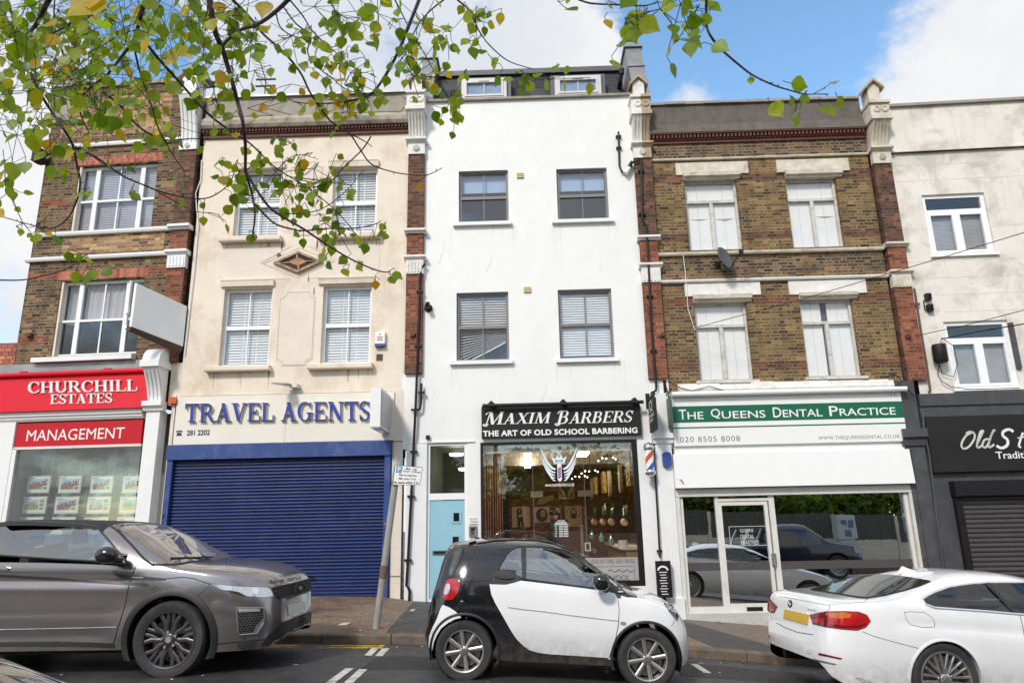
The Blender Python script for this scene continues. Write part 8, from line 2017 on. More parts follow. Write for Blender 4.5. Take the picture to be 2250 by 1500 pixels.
# the person standing inside, dark clothes and cap, facing right
dP = 2.6
u, zt = F.un(1213, 1122, dP); zb = rz0
per = thing('person', 'person in a dark jacket and flat cap standing side on inside the barber shop', 'person', F0, (u, dP, zb))
Ht = 1.72; zs_ = zt - Ht
me = bpy.data.meshes.new('body'); bm = bmesh.new(); sk_ = bm.verts.layers.skin.verify()
J = {}
def jv(n, p, r, par=None):
 v = bm.verts.new((p[0], p[1], p[2] + zs_ - zb)); v[sk_].radius = r if isinstance(r, tuple) else (r, r); J[n] = v
 if par: bm.edges.new((J[par], v))
jv('pelvis', (0, 0, .95), (.15, .12)); J['pelvis'][sk_].use_root = True
jv('waist', (.0, 0, 1.12), (.14, .11), 'pelvis'); jv('chest', (-.01, 0, 1.32), (.17, .13), 'waist'); jv('neckb', (0, 0, 1.44), (.08, .07), 'chest'); jv('neck', (.02, 0, 1.50), .052, 'neckb')
jv('head', (.035, 0, 1.60), (.088, .072), 'neck'); jv('crown', (.03, 0, 1.68), (.078, .066), 'head')
for s_, sy in (('l', -1), ('r', 1)):
 jv('hip' + s_, (0, .10 * sy, .90), .09, 'pelvis'); jv('knee' + s_, (.02 * sy, .11 * sy, .48), .062, 'hip' + s_); jv('ank' + s_, (-.01, .11 * sy, .08), .042, 'knee' + s_); jv('toe' + s_, (.16, .12 * sy, .03), .035, 'ank' + s_)
 jv('sho' + s_, (-.01, .19 * sy, 1.37), .065, 'chest'); jv('elb' + s_, (.0, .25 * sy, 1.10), .045, 'sho' + s_); jv('wri' + s_, (.20, .22 * sy, .98), .033, 'elb' + s_); jv('palm' + s_, (.27, .21 * sy, .97), (.035, .022), 'wri' + s_)
 for k in range(4): jv(f'f{k}{s_}', (.33 + .012 * (k in (1, 2)), .19 * sy + .02 * k * sy, .965 - .012 * k), .009, 'palm' + s_); jv(f'g{k}{s_}', (.355 + .014 * (k in (1, 2)), .19 * sy + .02 * k * sy, .94 - .012 * k), .008, f'f{k}{s_}')
 jv('th' + s_, (.29, .17 * sy, .995), .010, 'palm' + s_); jv('tt' + s_, (.325, .165 * sy, .99), .008, 'th' + s_)
bm.to_mesh(me); bm.free(); cloth = M('dark_jacket', (.022, .021, .024), .9, .2, 20); me.materials.append(cloth)
bo = bpy.data.objects.new('body', me); COL.objects.link(bo); bo.parent = per; bo.modifiers.new('skin', 'SKIN').use_smooth_shade = True; sb = bo.modifiers.new('sub', 'SUBSURF'); sb.levels = 1; sb.render_levels = 1
skin = M('skin', (.42, .25, .19), .55, .06, 20); hz = zs_ - zb
def el(mb, c, r_, m=0, n=14):
 mb.lathe([(max(.0001, r_ * math.cos(R_(a))), r_ * math.sin(R_(a))) for a in range(-90, 91, 15)], c, 'z', n, m)
mb = MB(); k0 = len(mb.v); el(mb, (0, 0, 0), 1.0); mb.v = [(.045 + x * .088 + max(0, x) * .006, y * .074, 1.60 + hz + z * .115) for x, y, z in mb.v]
mb.add([(.125, -.016, 1.585 + hz), (.125, .016, 1.585 + hz), (.128, 0, 1.625 + hz), (.155, 0, 1.592 + hz)], [(0, 1, 3), (1, 2, 3), (2, 0, 3)])
for sy in (-1, 1): mb.lathe([(.0, -.02), (.012, -.016), (.012, .016), (0, .02)], (.03, .076 * sy, 1.60 + hz), 'z', 8); mb.lathe([(0, -.006), (.008, 0), (0, .006)], (.122, .03 * sy, 1.612 + hz), 'x', 6, 1)
mb.box(.118, .131, -.022, .022, 1.548 + hz, 1.556 + hz, 2)
mb.v = [(a + u, b + dP, c + zb) for a, b, c in mb.v]; mb.build('face', [skin, black_pipe, M('lip', (.3, .12, .1), .5)], per, True)
mb = MB(); mb.lathe([(.098, 1.645), (.102, 1.67), (.09, 1.71), (.05, 1.735), (0, 1.74)], (.03, 0, hz), 'z', 18); mb.prism([(.1, 1.655 + hz), (.21, 1.64 + hz), (.21, 1.652 + hz), (.1, 1.675 + hz)], -.07, .07)
mb.v = [(a + u, b + dP, c + zb) for a, b, c in mb.v]; mb.build('cap', black_frame, per)
# --- lettering and emblem on the glass
dg = .022
dec = thing('window_emblem', 'white winged crown emblem with a striped barber pole on the barber glass', 'window decal', F0, (F.un(1229, 1027, dg)[0], dg, F.un(1229, 1060, dg)[1]))
r = F.R(1189, 1269, 988, 1060, dg); cu, cz = (r[0] + r[1]) / 2, (r[2] + r[3]) / 2; s_ = (r[1] - r[0]) / 2
pale = M('pale_vinyl', (.74, .82, .86), .5, .03); navy_v = M('navy_vinyl', (.02, .025, .05), .5)
for q in (-1, 1): mb = MB(); wing_emblem(mb, cu, cz + .02, s_ * 1.02, dg, (q,)); mb.build('wing', pale, dec)
zc = F.un(1229, 1008, dg)[1]
mb = MB(); w_ = s_ * .42
mb.prism([(cu - w_ * .72, zc - .07), (cu + w_ * .72, zc - .07), (cu + w_, zc + .06), (cu + w_ * .5, zc + .0), (cu + w_ * .25, zc + .07), (cu, zc + .02), (cu - w_ * .25, zc + .07), (cu - w_ * .5, zc + .0), (cu - w_, zc + .06)], dg - .004, dg)
mb.box(cu - w_ * .70, cu + w_ * .70, dg - .005, dg, zc - .095, zc - .08)
for a in (-1, 1): gline(mb, [(cu - a * .05, zc + .06), (cu + a * .05, zc + .14)], dg - .003, .012)
mb.build('crown', pale, dec)
mb = MB(); put_text(mb, 'MAXIM', (cu - w_ * .5, cu + w_ * .5, zc - .055, zc - .015), dg - .004, .002, .01); mb.build('crown_lettering', navy_v, dec)
zp0, zp1 = F.un(1229, 1057, dg)[1], F.un(1229, 1017, dg)[1]; hw = s_ * .12
mb = MB(); mb.prism(arc(cu, zp1 - .05, hw, .05, 0, 180, 8) + arc(cu, zp0 + .05, hw, .05, 180, 360, 8), dg - .006, dg, 0)
hh_ = (zp1 - zp0)
for k in range(6):
 z = zp0 + hh_ * (.22 + .10 * k); mb.prism([(cu - hw * .72, z - .03), (cu + hw * .72, z + .01), (cu + hw * .72, z + .035), (cu - hw * .72, z - .005)], dg - .009, dg, 1 + k % 2)
mb.build('pole', [pale, M('vinyl_blue', (.02, .06, .4), .5), M('vinyl_red', (.5, .03, .03), .5)], dec)
r = F.R(1198, 1262, 1060, 1068, dg); mb = MB(); put_text(mb, 'www.maximbarbers.co.uk', r, dg, .002, .006, .2); mb.build('web_address', sign_white, dec)
r = F.R(1218, 1249, 1141, 1181, dg); o = thing('opening_hours', 'black and white opening hours sticker on the barber glass', 'window decal', F0, (r[0], dg, r[2]))
MB().box(r[0], r[1], dg - .002, dg, r[2], r[3]).build('panel', black_frame, o); mb = MB(); h_ = r[3] - r[2]; w_ = r[1] - r[0]
put_text(mb, 'MAXIM', (r[0] + w_ * .25, r[1] - w_ * .25, r[3] - h_ * .10, r[3] - h_ * .02), dg - .002, .002, .02); put_text(mb, 'BARBERS', (r[0] + w_ * .1, r[1] - w_ * .1, r[3] - h_ * .22, r[3] - h_ * .12), dg - .002, .002, .02); mb.box(r[0], r[1], dg - .004, dg - .002, r[3] - h_ * .28, r[3] - h_ * .24)
for i, dname in enumerate(('MON', 'TUE', 'WED', 'THU', 'FRI', 'SAT', 'SUN')):
 z = r[3] - h_ * (.32 + .095 * i); put_text(mb, dname, (r[0] + w_ * .02, r[0] + w_ * .2, z - h_ * .055, z), dg - .002, .002, .02); mb.box(r[0] + w_ * .32, r[0] + w_ * .62, dg - .004, dg - .002, z - h_ * .05, z - h_ * .01); mb.box(r[0] + w_ * .66, r[1] - w_ * .02, dg - .004, dg - .002, z - h_ * .05, z - h_ * .01)
mb.build('lettering', sign_white, o)
r = F.R(1311, 1397, 1224, 1300, dg); frost = M('frosted_vinyl', (.36, .35, .35), .6, .08, 3)
o = thing('frosted_panel', 'grey frosted vinyl band with dark script at the foot of the barber glass', 'window decal', F0, (r[0], dg, r[2]))
MB().box(shp[0] + .06, shp[1] - .11, dg - .001, dg + .003, shp[2] + .1, r[3]).build('vinyl', frost, o); mb = MB()
put_text(mb, 'ROYAL HOT TOWEL \u00b7 SHAVE \u00b7 MASSAGE', (U(1300, 1230), r[1], F.un(1350, 1237, dg)[1], F.un(1350, 1227, dg)[1]), dg - .002, .002, -.004, .15)
q = F.R(1316, 1396, 1243, 1310, dg); ringbox(mb, q[0] - .5, q[1], q[2], q[3], .008, dg - .004, dg - .001)
put_text(mb, 'OLD SCHOOL', (U(1288, 1270), U(1385, 1270), F.un(1370, 1275, dg)[1], F.un(1370, 1262, dg)[1]), dg - .002, .002, .012); gline(mb, [F.un(x, 1253 + 3 * math.sin(x * .35), dg) for x in range(1336, 1394, 4)], dg - .002, .012)
mb.build('lettering', ink_grey, o)
# =================================================================== the near side of the street (seen in reflections)
random.seed(21)
tag(None or MB().box(-40, 40, .62, .76, -.4, .0).build('kerb', kerbm), kind='structure')
fw = M('dark_fence_board', (.085, .085, .07), .85, .3, 8); conc = M('concrete_panel', (.56, .50, .40), .85, .15, 4, .2)
for i in range(16):
 x = -16 + i * 2.6; z = road_z(x + 1.3) * .6 + .05
 o = thing('garden_fence', 'dark closeboarded fence panel on pale concrete base across the street', 'fence', None, loc=(x, -3.4, z), group='fence panels across the street')
 MB().box(0, .13, -.07, .07, -.3, 2.3).build('post', conc, o)
 mb = MB()
 for k in range(5): mb.box(.13, 2.6, -.03, .03, .02 + k * .24, .25 + k * .24)
 mb.build('gravel_board', conc, o); mb = MB()
 for k in range(19): mb.box(.13 + k * .13, .25 + k * .13, -.03 - .012 * (k % 2), .0, 1.22, 2.25)
 mb.build('boards', fw, o)
def leafmat(name, cols, sc=3.0):
 m = bpy.data.materials.new(name); m.use_nodes = True; t = m.node_tree; t.nodes.clear(); MATS[name] = m
 g = N(t, 'ShaderNodeNewGeometry'); c = ramp(t, g.outputs['Random Per Island'], [(i / max(1, len(cols) - 1), q) for i, q in enumerate(cols)])
 co = objco(t); c = mixc(t, .35, c, ramp(t, noise(t, co, 60, 3, .6), [(.3, .55), (.7, 1.3)]), 'MULTIPLY')
 d = N(t, 'ShaderNodeBsdfPrincipled'); t.links.new(c, d.inputs['Base Color']); d.inputs['Roughness'].default_value = .42; d.inputs['Specular IOR Level'].default_value = .4
 tr = N(t, 'ShaderNodeBsdfTranslucent'); t.links.new(mixc(t, 1.0, c, (1.9, 1.75, .6), 'MULTIPLY'), tr.inputs['Color'])
 mx = N(t, 'ShaderNodeMixShader'); mx.inputs[0].default_value = .5; t.links.new(d.outputs[0], mx.inputs[1]); t.links.new(tr.outputs[0], mx.inputs[2])
 o = N(t, 'ShaderNodeOutputMaterial'); t.links.new(mx.outputs[0], o.inputs[0]); return m
L_hedge = leafmat('tree_leaves', [(.06, .11, .02), (.09, .17, .03), (.14, .21, .03), (.26, .21, .03)])
bark = M('bark', (.06, .045, .045), .9, .3, 20, .5, 60)
def crown_mesh(seed, rx, ry, rz, n, sz):
 rnd = random.Random(seed); mb = MB(); cl = [(rnd.uniform(-1, 1), rnd.uniform(-1, 1), rnd.uniform(-1, 1), rnd.uniform(.25, .5)) for _ in range(26)]
 cl = [c for c in cl if c[0] ** 2 + c[1] ** 2 + c[2] ** 2 < 1.2]
 for _ in range(n):
  c = rnd.choice(cl); d = Vector((rnd.gauss(0, 1), rnd.gauss(0, 1), rnd.gauss(0, 1))).normalized() * c[3] * rnd.uniform(.5, 1.05)
  p = Vector(((c[0] * .75 + d.x) * rx, (c[1] * .75 + d.y) * ry, (c[2] * .75 + d.z) * rz)); a = Vector((rnd.gauss(0, 1), rnd.gauss(0, 1), rnd.gauss(0, .6))).normalized(); b = a.cross(Vector((rnd.gauss(0, 1), rnd.gauss(0, 1), rnd.gauss(0, 1)))).normalized()
  s = sz * rnd.uniform(.6, 1.3); mb.add([p - a * s, p + b * s * .6, p + a * s, p - b * s * .6], [(0, 1, 2, 3)])
 return mb
for i, (x, y, h, w_) in enumerate(((-13, -7.5, 6, 2.8), (-6.0, -8, 6.5, 2.8), (1.5, -8.5, 6.2, 2.8), (8.5, -7.2, 5.6, 3.0), (14.5, -8, 6.5, 3.1), (21, -9, 6, 3))):
 o = thing('garden_tree', f'bushy green tree behind the fence across the street, {("first", "second", "third", "fourth", "fifth", "sixth")[i]} from the left', 'tree', None, loc=(x, y, -.3), group='trees behind the fence')
 mb = MB().tube([(0, 0, -.5), (.1, .05, h * .3), (0, .1, h * .6)], .20, 8, r2=.08)
 for k in range(5): a = k * 1.3; mb.tube([(.05, .05, h * (.3 + .05 * k)), (w_ * .5 * math.cos(a), w_ * .5 * math.sin(a), h * (.6 + .05 * k))], .08, 6, r2=.03)
 mb.build('trunk', bark, o)
 c_ = crown_mesh(i, w_ * 1.15, w_ * .8, h * .46, 9000, .18); c_.v = [(a, b, max(.9, c + h * .52)) for a, b, c in c_.v]; c_.build('crown', L_hedge, o)
for i, x in enumerate((-12, -4, 4, 12, 20)):
 o = thing('hedge', f'dense hedge behind the fence across the street, {("first", "second", "third", "fourth", "fifth")[i]} from the left', 'hedge', None, loc=(x, -4.6, -.3), group='hedges behind the fence')
 c_ = crown_mesh(50 + i, 5.2, .8, 2.2, 6000, .16); c_.v = [(a, b, c + 2.3) for a, b, c in c_.v]; c_.build('foliage', L_hedge, o); MB().tube([(0, 0, -.3), (0, 0, 2)], .12, 6).build('stem', bark, o)
# ticket machine, pickup and a blue van, only ever seen mirrored in the dental shop glass
o = thing('ticket_machine', 'grey steel parking ticket machine by the fence across the street', 'ticket machine', None, loc=(12.6, -2.2, -.15))
MB().box(-.30, .30, -.2, .2, .0, .9).box(-.36, .36, -.25, .25, .9, 1.75).prism([(-.36, 1.75), (.36, 1.75), (.36, 1.82), (-.36, 1.85)], -.25, .25).build('cabinet', M('machine_grey', (.42, .44, .46), .4, .06), o)
MB().box(-.22, -.02, .25, .26, 1.45, 1.62).box(.05, .25, .25, .26, 1.35, 1.62).box(-.15, .15, .25, .26, 1.0, 1.25).build('panel', M('machine_panel', (.10, .13, .20), .3), o)
def simple_car(name, label, loc, rev, zt, zs, zb, w, body_m, glass_test, wr, wb, wkind='many', **k):
 c = Car(name, label, Vector(loc), math.pi if rev else 0.0, 0.0, zt=zt, zs=zs, zb=zb, w=w, step=.04, K=(14, 18), mat_fn=glass_test, mats=[body_m, G_solid, trim], **k)
 for cx in (0, wb): c.circ.append((cx, wr, wr + .07))
 c.body();
 for cx in (0, wb): c.arch(cx, wr, wr + .07, .03, trim); c.wheel(cx, wr, wr, wr * .70, -c.fw(cx) + .02, .24, wkind, alloy)
 c.under(wb * .2, wb * .8, wr * .7, wr * 1.2)
 return c
def gt_pick(c):
 return 1 if (1.15 < c.x < 2.95 and c.z > 1.13 and c.z < C_ft(c.x) - .06 and not (1.95 < c.x < 2.03)) else 0
_pt = [(-1.2, .7), (-1.15, 1.05), (-1.1, 1.12), (.7, 1.13), (.95, 1.16), (1.05, 1.6), (1.25, 1.74), (1.7, 1.78), (2.2, 1.74), (2.6, 1.5), (3.0, 1.2), (3.4, 1.14), (3.9, 1.05), (4.05, .9), (4.1, .6)]
C_ft = pchip(_pt)
pk = simple_car('pickup_truck', 'dark navy pickup truck with chrome roll bars parked across the street', (6.9, 2.25, road_z(8) + .25), False, _pt,
 [(-1.2, .6), (-1.1, 1.0), (0, 1.09), (2.9, 1.10), (3.5, 1.0), (3.9, .85), (4.1, .5)], [(-1.2, .5), (-1, .42), (3.8, .4), (4.1, .48)], [(-1.2, .8), (-1.1, .9), (0, .93), (3, .93), (3.7, .86), (4.0, .7), (4.1, .55)], P_navy, gt_pick, .38, 3.1, lean=.16, nroof=6)
mb = MB()
for x in (.35, .75): mb.tube([(x - .25, -.75, 1.1), (x, -.75, 1.62), (x, .75, 1.62), (x - .25, .75, 1.1)], .035, 8)
mb.build('roll_bar', chrome, pk.root)
for sg in (-1, 1): MB().prism([(3.75, .80), (4.0, .78), (3.98, .95), (3.70, .98)], .78 * sg - .06, .78 * sg + .06).build('headlight', clear_lens, pk.root)
# silver car beside the camera: only its windscreen and far pillar reach into the picture
_st = [(-.8, .5), (-.75, .9), (-.6, 1.15), (-.3, 1.36), (.1, 1.44), (.6, 1.455), (.95, 1.44), (1.2, 1.375), (1.5, 1.265), (1.8, 1.14), (2.1, 1.00), (2.2, .96), (2.6, .92), (3.0, .84), (3.25, .70), (3.3, .5)]
S_ft = pchip(_st); _ss = [(-.8, .45), (-.6, .9), (0, .96), (1.5, .93), (2.1, .90), (2.7, .82), (3.1, .7), (3.3, .45)]; S_fs = pchip(_ss)
def gt_sil(c):
 if 1.02 < c.x < 2.08 and c.z > S_fs(c.x) + .03 and abs(c.y) < .60 + .07 * (c.x - 1.0): return 1
 if -.45 < c.x < 1.75 and S_fs(c.x) + .02 < c.z < S_ft(c.x) - .10 and abs(c.y) > .5: return 1
 return 0
sv = simple_car('silver_car', 'silver hatchback close to the camera, only its windscreen corner in frame', (-3.24, 1.80, road_z(-2) - .10), False, _st, _ss, [(-.8, .35), (-.6, .25), (3, .22), (3.3, .3)], [(-.8, .55), (-.6, .78), (0, .84), (2.5, .85), (3.0, .76), (3.3, .5)], P_silver, gt_sil, .31, 2.5, lean=.2, nroof=4.5)
# =================================================================== the tree the photographer stands under
rnd = random.Random(5)
L_green = leafmat('birch_green_leaves', [(.09, .175, .008), (.15, .26, .012), (.22, .33, .016), (.32, .38, .03), (.15, .23, .015)])
L_yell = leafmat('turning_yellow_leaves', [(.46, .34, .02), (.58, .40, .03), (.42, .38, .03), (.50, .27, .03)])
HUB = Vector((-1.5, -1.3, 0))
tree = thing('street_tree', 'overhanging street tree with heart shaped green and yellow autumn leaves', 'tree', None, loc=HUB)
limb = MB(); twig = MB(); gl = MB(); yl = MB()
limb.tube([HUB + Vector(p) - HUB for p in ((0, 0, -.3), (.02, 0, 1.0), (-.03, .05, 2.2), (.05, .1, 3.4), (.1, .3, 4.6), (.2, .5, 6.2))], .17, 12, r2=.06)
def P(px, py, Y): return at(px, py, Y) - HUB
hubs = [Vector((.1, .3, 4.3)), Vector((.05, .12, 3.5))]
leaf_pts = []
def smooth(pts, k=4):
 out = []
 for i in range(len(pts) - 1):
  p0, p1, p2, p3 = pts[max(0, i - 1)], pts[i], pts[i + 1], pts[min(len(pts) - 1, i + 2)]
  for j in range(k):
   t = j / k; out.append(.5 * ((2 * p1) + (p2 - p0) * t + (2 * p0 - 5 * p1 + 4 * p2 - p3) * t * t + (3 * p1 - p0 - 3 * p2 + p3) * t ** 3))
 return out + [pts[-1]]
def leaf(base, size, yellow=False, hang=.75, face=None):
 size *= .88
 mb = yl if yellow else gl
 d = Vector((rnd.gauss(0, .55), rnd.gauss(0, .45), -hang + rnd.gauss(0, .35))).normalized()
 nrm_ = Vector((rnd.gauss(0, .55), -1 + rnd.gauss(0, .5), rnd.gauss(.1, .5))); s = d.cross(nrm_).normalized(); nn = s.cross(d).normalized()
 pet = size * rnd.uniform(.25, .5); b = base + d * pet; twig.tube([base, b], .0011, 4, cap=False)
 prof = [(0, .0), (.08, .22), (.22, .40), (.42, .46), (.62, .36), (.80, .20), (.92, .08), (1.06, 0)]
 curl = rnd.uniform(-.15, .25); fold = rnd.uniform(.05, .3); vs = []
 for t, w_ in prof:
  c = b + d * (t * size) + nn * (curl * size * t * t); ww = w_ * size * rnd.uniform(.94, 1.04)
  vs += [c + s * ww + nn * (fold * ww), c, c - s * ww + nn * (fold * ww)]
 fs = []
 for i in range(len(prof) - 1):
  fs += [(3 * i, 3 * i + 1, 3 * i + 4, 3 * i + 3), (3 * i + 1, 3 * i + 2, 3 * i + 5, 3 * i + 4)]
 mb.add(vs, fs)
def branch(px, Y, r0, r1, leaves=0, t0=.1, size=.05, up=True, yel=.12, wob=.03):
 """photo trace at its own distance; Y may be (start, end)"""
 Ya, Yb = Y if isinstance(Y, tuple) else (Y, Y + .15); n = len(px)
 pts = [P(x, y, Ya + (Yb - Ya) * i / max(1, n - 1) + rnd.uniform(-wob, wob)) for i, (x, y) in enumerate(px)]
 if up:
  h = hubs[0]; a = pts[0]; d = (pts[0] - pts[1]).normalized(); m = a + d * .35 + Vector((0, -.1, .12)); q = smooth([h, h * .35 + m * .65 + Vector((0, 0, .15)), m, a], 4)
  twig.tube(q, r0 * 2.0, 7, r2=r0)
 sp = smooth(pts, 4); twig.tube(sp, r0, 7, r2=r1)
 for i in range(1, len(sp) - 1, 3):     # buds and short spurs
  if rnd.random() < .8:
   d = Vector((rnd.gauss(0, 1), rnd.gauss(0, .5), rnd.gauss(0, 1))).normalized(); twig.tube([sp[i], sp[i] + d * rnd.uniform(.006, .014)], .0022, 4, r2=.001)
 for _ in range(leaves):
  i = min(len(sp) - 1, int((t0 + (1 - t0) * rnd.random()) * (len(sp) - 1))); p = sp[i]
  d = Vector((rnd.gauss(0, 1), rnd.gauss(0, .7), rnd.gauss(-.2, .8))).normalized() * rnd.uniform(.01, .06); twig.tube([p, p + d], .0014, 4, cap=False)
  leaf(p + d, size * rnd.uniform(.7, 1.2), rnd.random() < yel)
def clump(px, py, Y, n, spread, size, yel=.1):
 c = P(px, py, Y)
 for _ in range(int(n * 1.3 + .3) if n > 3 else n):
  b = c + Vector((rnd.gauss(0, spread), rnd.gauss(0, spread), rnd.gauss(0, spread))); twig.tube([c, b], .0013, 4, cap=False); leaf(b, size * rnd.uniform(.75, 1.15), rnd.random() < yel)
# traced boughs
branch([(461, 0), (472, 67), (488, 107), (501, 149), (512, 187), (523, 229), (533, 267), (539, 320), (539, 373), (543, 390), (555, 433), (560, 477), (552, 532)], (2.1, 2.5), .0105, .003, 8, .3, .045)
branch([(540, 370), (543, 383), (587, 450), (627, 480), (667, 503), (717, 537), (767, 567), (817, 590), (847, 598), (858, 594)], (2.45, 2.7), .006, .002, 5, .55, .05, False)
branch([(557, 447), (587, 477), (607, 493), (640, 503), (667, 507), (717, 502), (777, 502), (823, 493), (837, 485)], (2.5, 2.7), .0042, .0018, 7, .5, .05, False)
branch([(511, 0), (535, 24), (561, 53), (580, 77), (625, 117), (660, 160), (681, 203), (703, 235), (727, 267), (767, 293), (791, 328), (815, 360), (852, 375), (900, 384), (940, 384), (972, 369)], (2.3, 2.75), .0058, .0016, 5, .25, .05)
branch([(767, 293), (800, 310), (817, 322)], 2.6, .0028, .0015, 0, .1, .05, False); branch([(815, 300), (795, 330), (755, 368), (727, 398), (680, 412), (630, 400), (585, 352)], (2.6, 2.5), .003, .0016, 3, .4, .05, False)
branch([(633, 0), (617, 16), (588, 40), (561, 56), (527, 67), (500, 88), (488, 103)], (2.2, 2.15), .0085, .005, 3, .4, .05)
branch([(921, 0), (905, 40), (884, 93), (868, 128), (847, 165), (820, 203), (793, 216), (753, 225), (727, 227), (687, 228), (649, 224), (620, 211)], (2.4, 2.7), .0075, .0018, 12, .45, .045, True, .4)
branch([(868, 0), (884, 32), (900, 64)], 2.4, .0032, .0018, 5, .2, .045); branch([(975, 0), (940, 29), (911, 69), (904, 107), (904, 141)], 2.45, .0034, .0016, 8, .1, .05)
branch([(911, 85), (924, 104), (953, 155), (977, 200), (993, 227)], 2.5, .0028, .0015, 6, .5, .05, False, .3)
branch([(639, 3), (665, 35), (687, 69), (724, 104), (753, 128), (788, 160)], 2.4, .0034, .0015, 12, .3, .05); branch([(623, 16), (649, 51), (681, 80), (676, 117), (703, 152), (729, 171), (753, 192), (780, 203), (815, 205)], 2.45, .0034, .0016, 12, .2, .05, False, .3)
branch([(607, 30), (615, 58), (640, 78), (680, 85), (715, 75), (750, 57)], 2.5, .003, .0014, 6, .3, .045, False)
branch([(1008, 3), (1024, 16), (1040, 40), (1053, 69), (1075, 99), (1107, 128), (1133, 141), (1171, 152)], (2.2, 2.35), .0035, .0016, 3, .1, .05)
branch([(1272, 0), (1300, 8), (1360, 11), (1413, 13), (1448, 5)], 2.0, .0034, .002, 3, .1, .05)
branch([(1552, 0), (1552, 50), (1560, 77), (1583, 107), (1617, 137), (1650, 163), (1683, 180), (1707, 190), (1740, 200), (1767, 207), (1790, 207), (1820, 207)], (1.75, 1.85), .0042, .0013, 0, .5, .05)
branch([(1790, 205), (1813, 192), (1830, 180)], 1.85, .0014, .001, 0, .5, .05, False); branch([(1537, 10), (1520, 37), (1505, 62), (1492, 85)], 1.75, .0018, .0012, 0, .5, .05, False); branch([(1552, 55), (1540, 72)], 1.75, .0014, .001, 0, .5, .05, False)
branch([(320, 0), (309, 35), (301, 69), (293, 91), (267, 125), (235, 165), (203, 189), (181, 213), (176, 245), (187, 275), (197, 293)], (2.1, 2.4), .0075, .002, 16, .1, .05)
branch([(107, 0), (96, 21), (80, 53), (69, 67)], 1.9, .009, .006, 8, .1, .05); branch([(181, 29), (149, 56), (107, 75), (60, 80)], 2.0, .005, .002, 10, .1, .05)
branch([(67, 160), (88, 205), (115, 248), (139, 283), (160, 320), (171, 373), (176, 395), (173, 425), (160, 462), (139, 489), (115, 501), (85, 498), (53, 490), (-10, 472)], (2.2, 2.6), .0055, .0018, 12, .1, .05, False)
branch([(187, 179), (227, 203), (267, 235), (307, 280), (360, 307), (420, 305), (462, 305)], (2.3, 2.5), .006, .0015, 12, .1, .05, False)
branch([(315, 88), (347, 128), (373, 157), (400, 187), (437, 229), (467, 259), (507, 288), (549, 315), (575, 340), (610, 372), (680, 415), (745, 470), (790, 525)], (2.2, 2.7), .006, .0016, 16, .1, .05, False)
branch([(293, 93), (301, 133), (312, 173), (331, 227), (347, 280), (368, 320), (384, 347), (403, 373)], (2.2, 2.5), .0042, .0016, 12, .1, .05, False)
branch([(165, 323), (213, 347), (267, 385), (307, 403), (347, 419), (387, 430), (440, 437), (475, 427), (507, 398), (523, 350)], (2.4, 2.6), .0042, .0018, 8, .1, .05, False); branch([(347, 422), (400, 451), (432, 465), (475, 470), (491, 489)], 2.55, .0022, .0012, 2, .6, .05, False)
branch([(-10, 615), (48, 615), (93, 606), (141, 593), (173, 574), (187, 561)], (2.3, 2.4), .0028, .0014, 0, .7, .05, False)
branch([(120, 0), (120, 60), (140, 120), (170, 175), (190, 185)], 2.3, .003, .0015, 10, .1, .05); branch([(10, 400), (25, 430), (60, 500), (110, 470)], 2.5, .0022, .0012, 8, .1, .04, False)
branch([(60, 175), (130, 185), (180, 183)], 2.4, .0016, .001, 3, .1, .05, False); branch([(610, 372), (650, 340), (700, 350)], 2.6, .0016, .001, 6, .1, .045, False)
branch([(627, 470), (700, 462), (760, 420), (800, 372)], 2.6, .0024, .0012, 5, .2, .045, False)
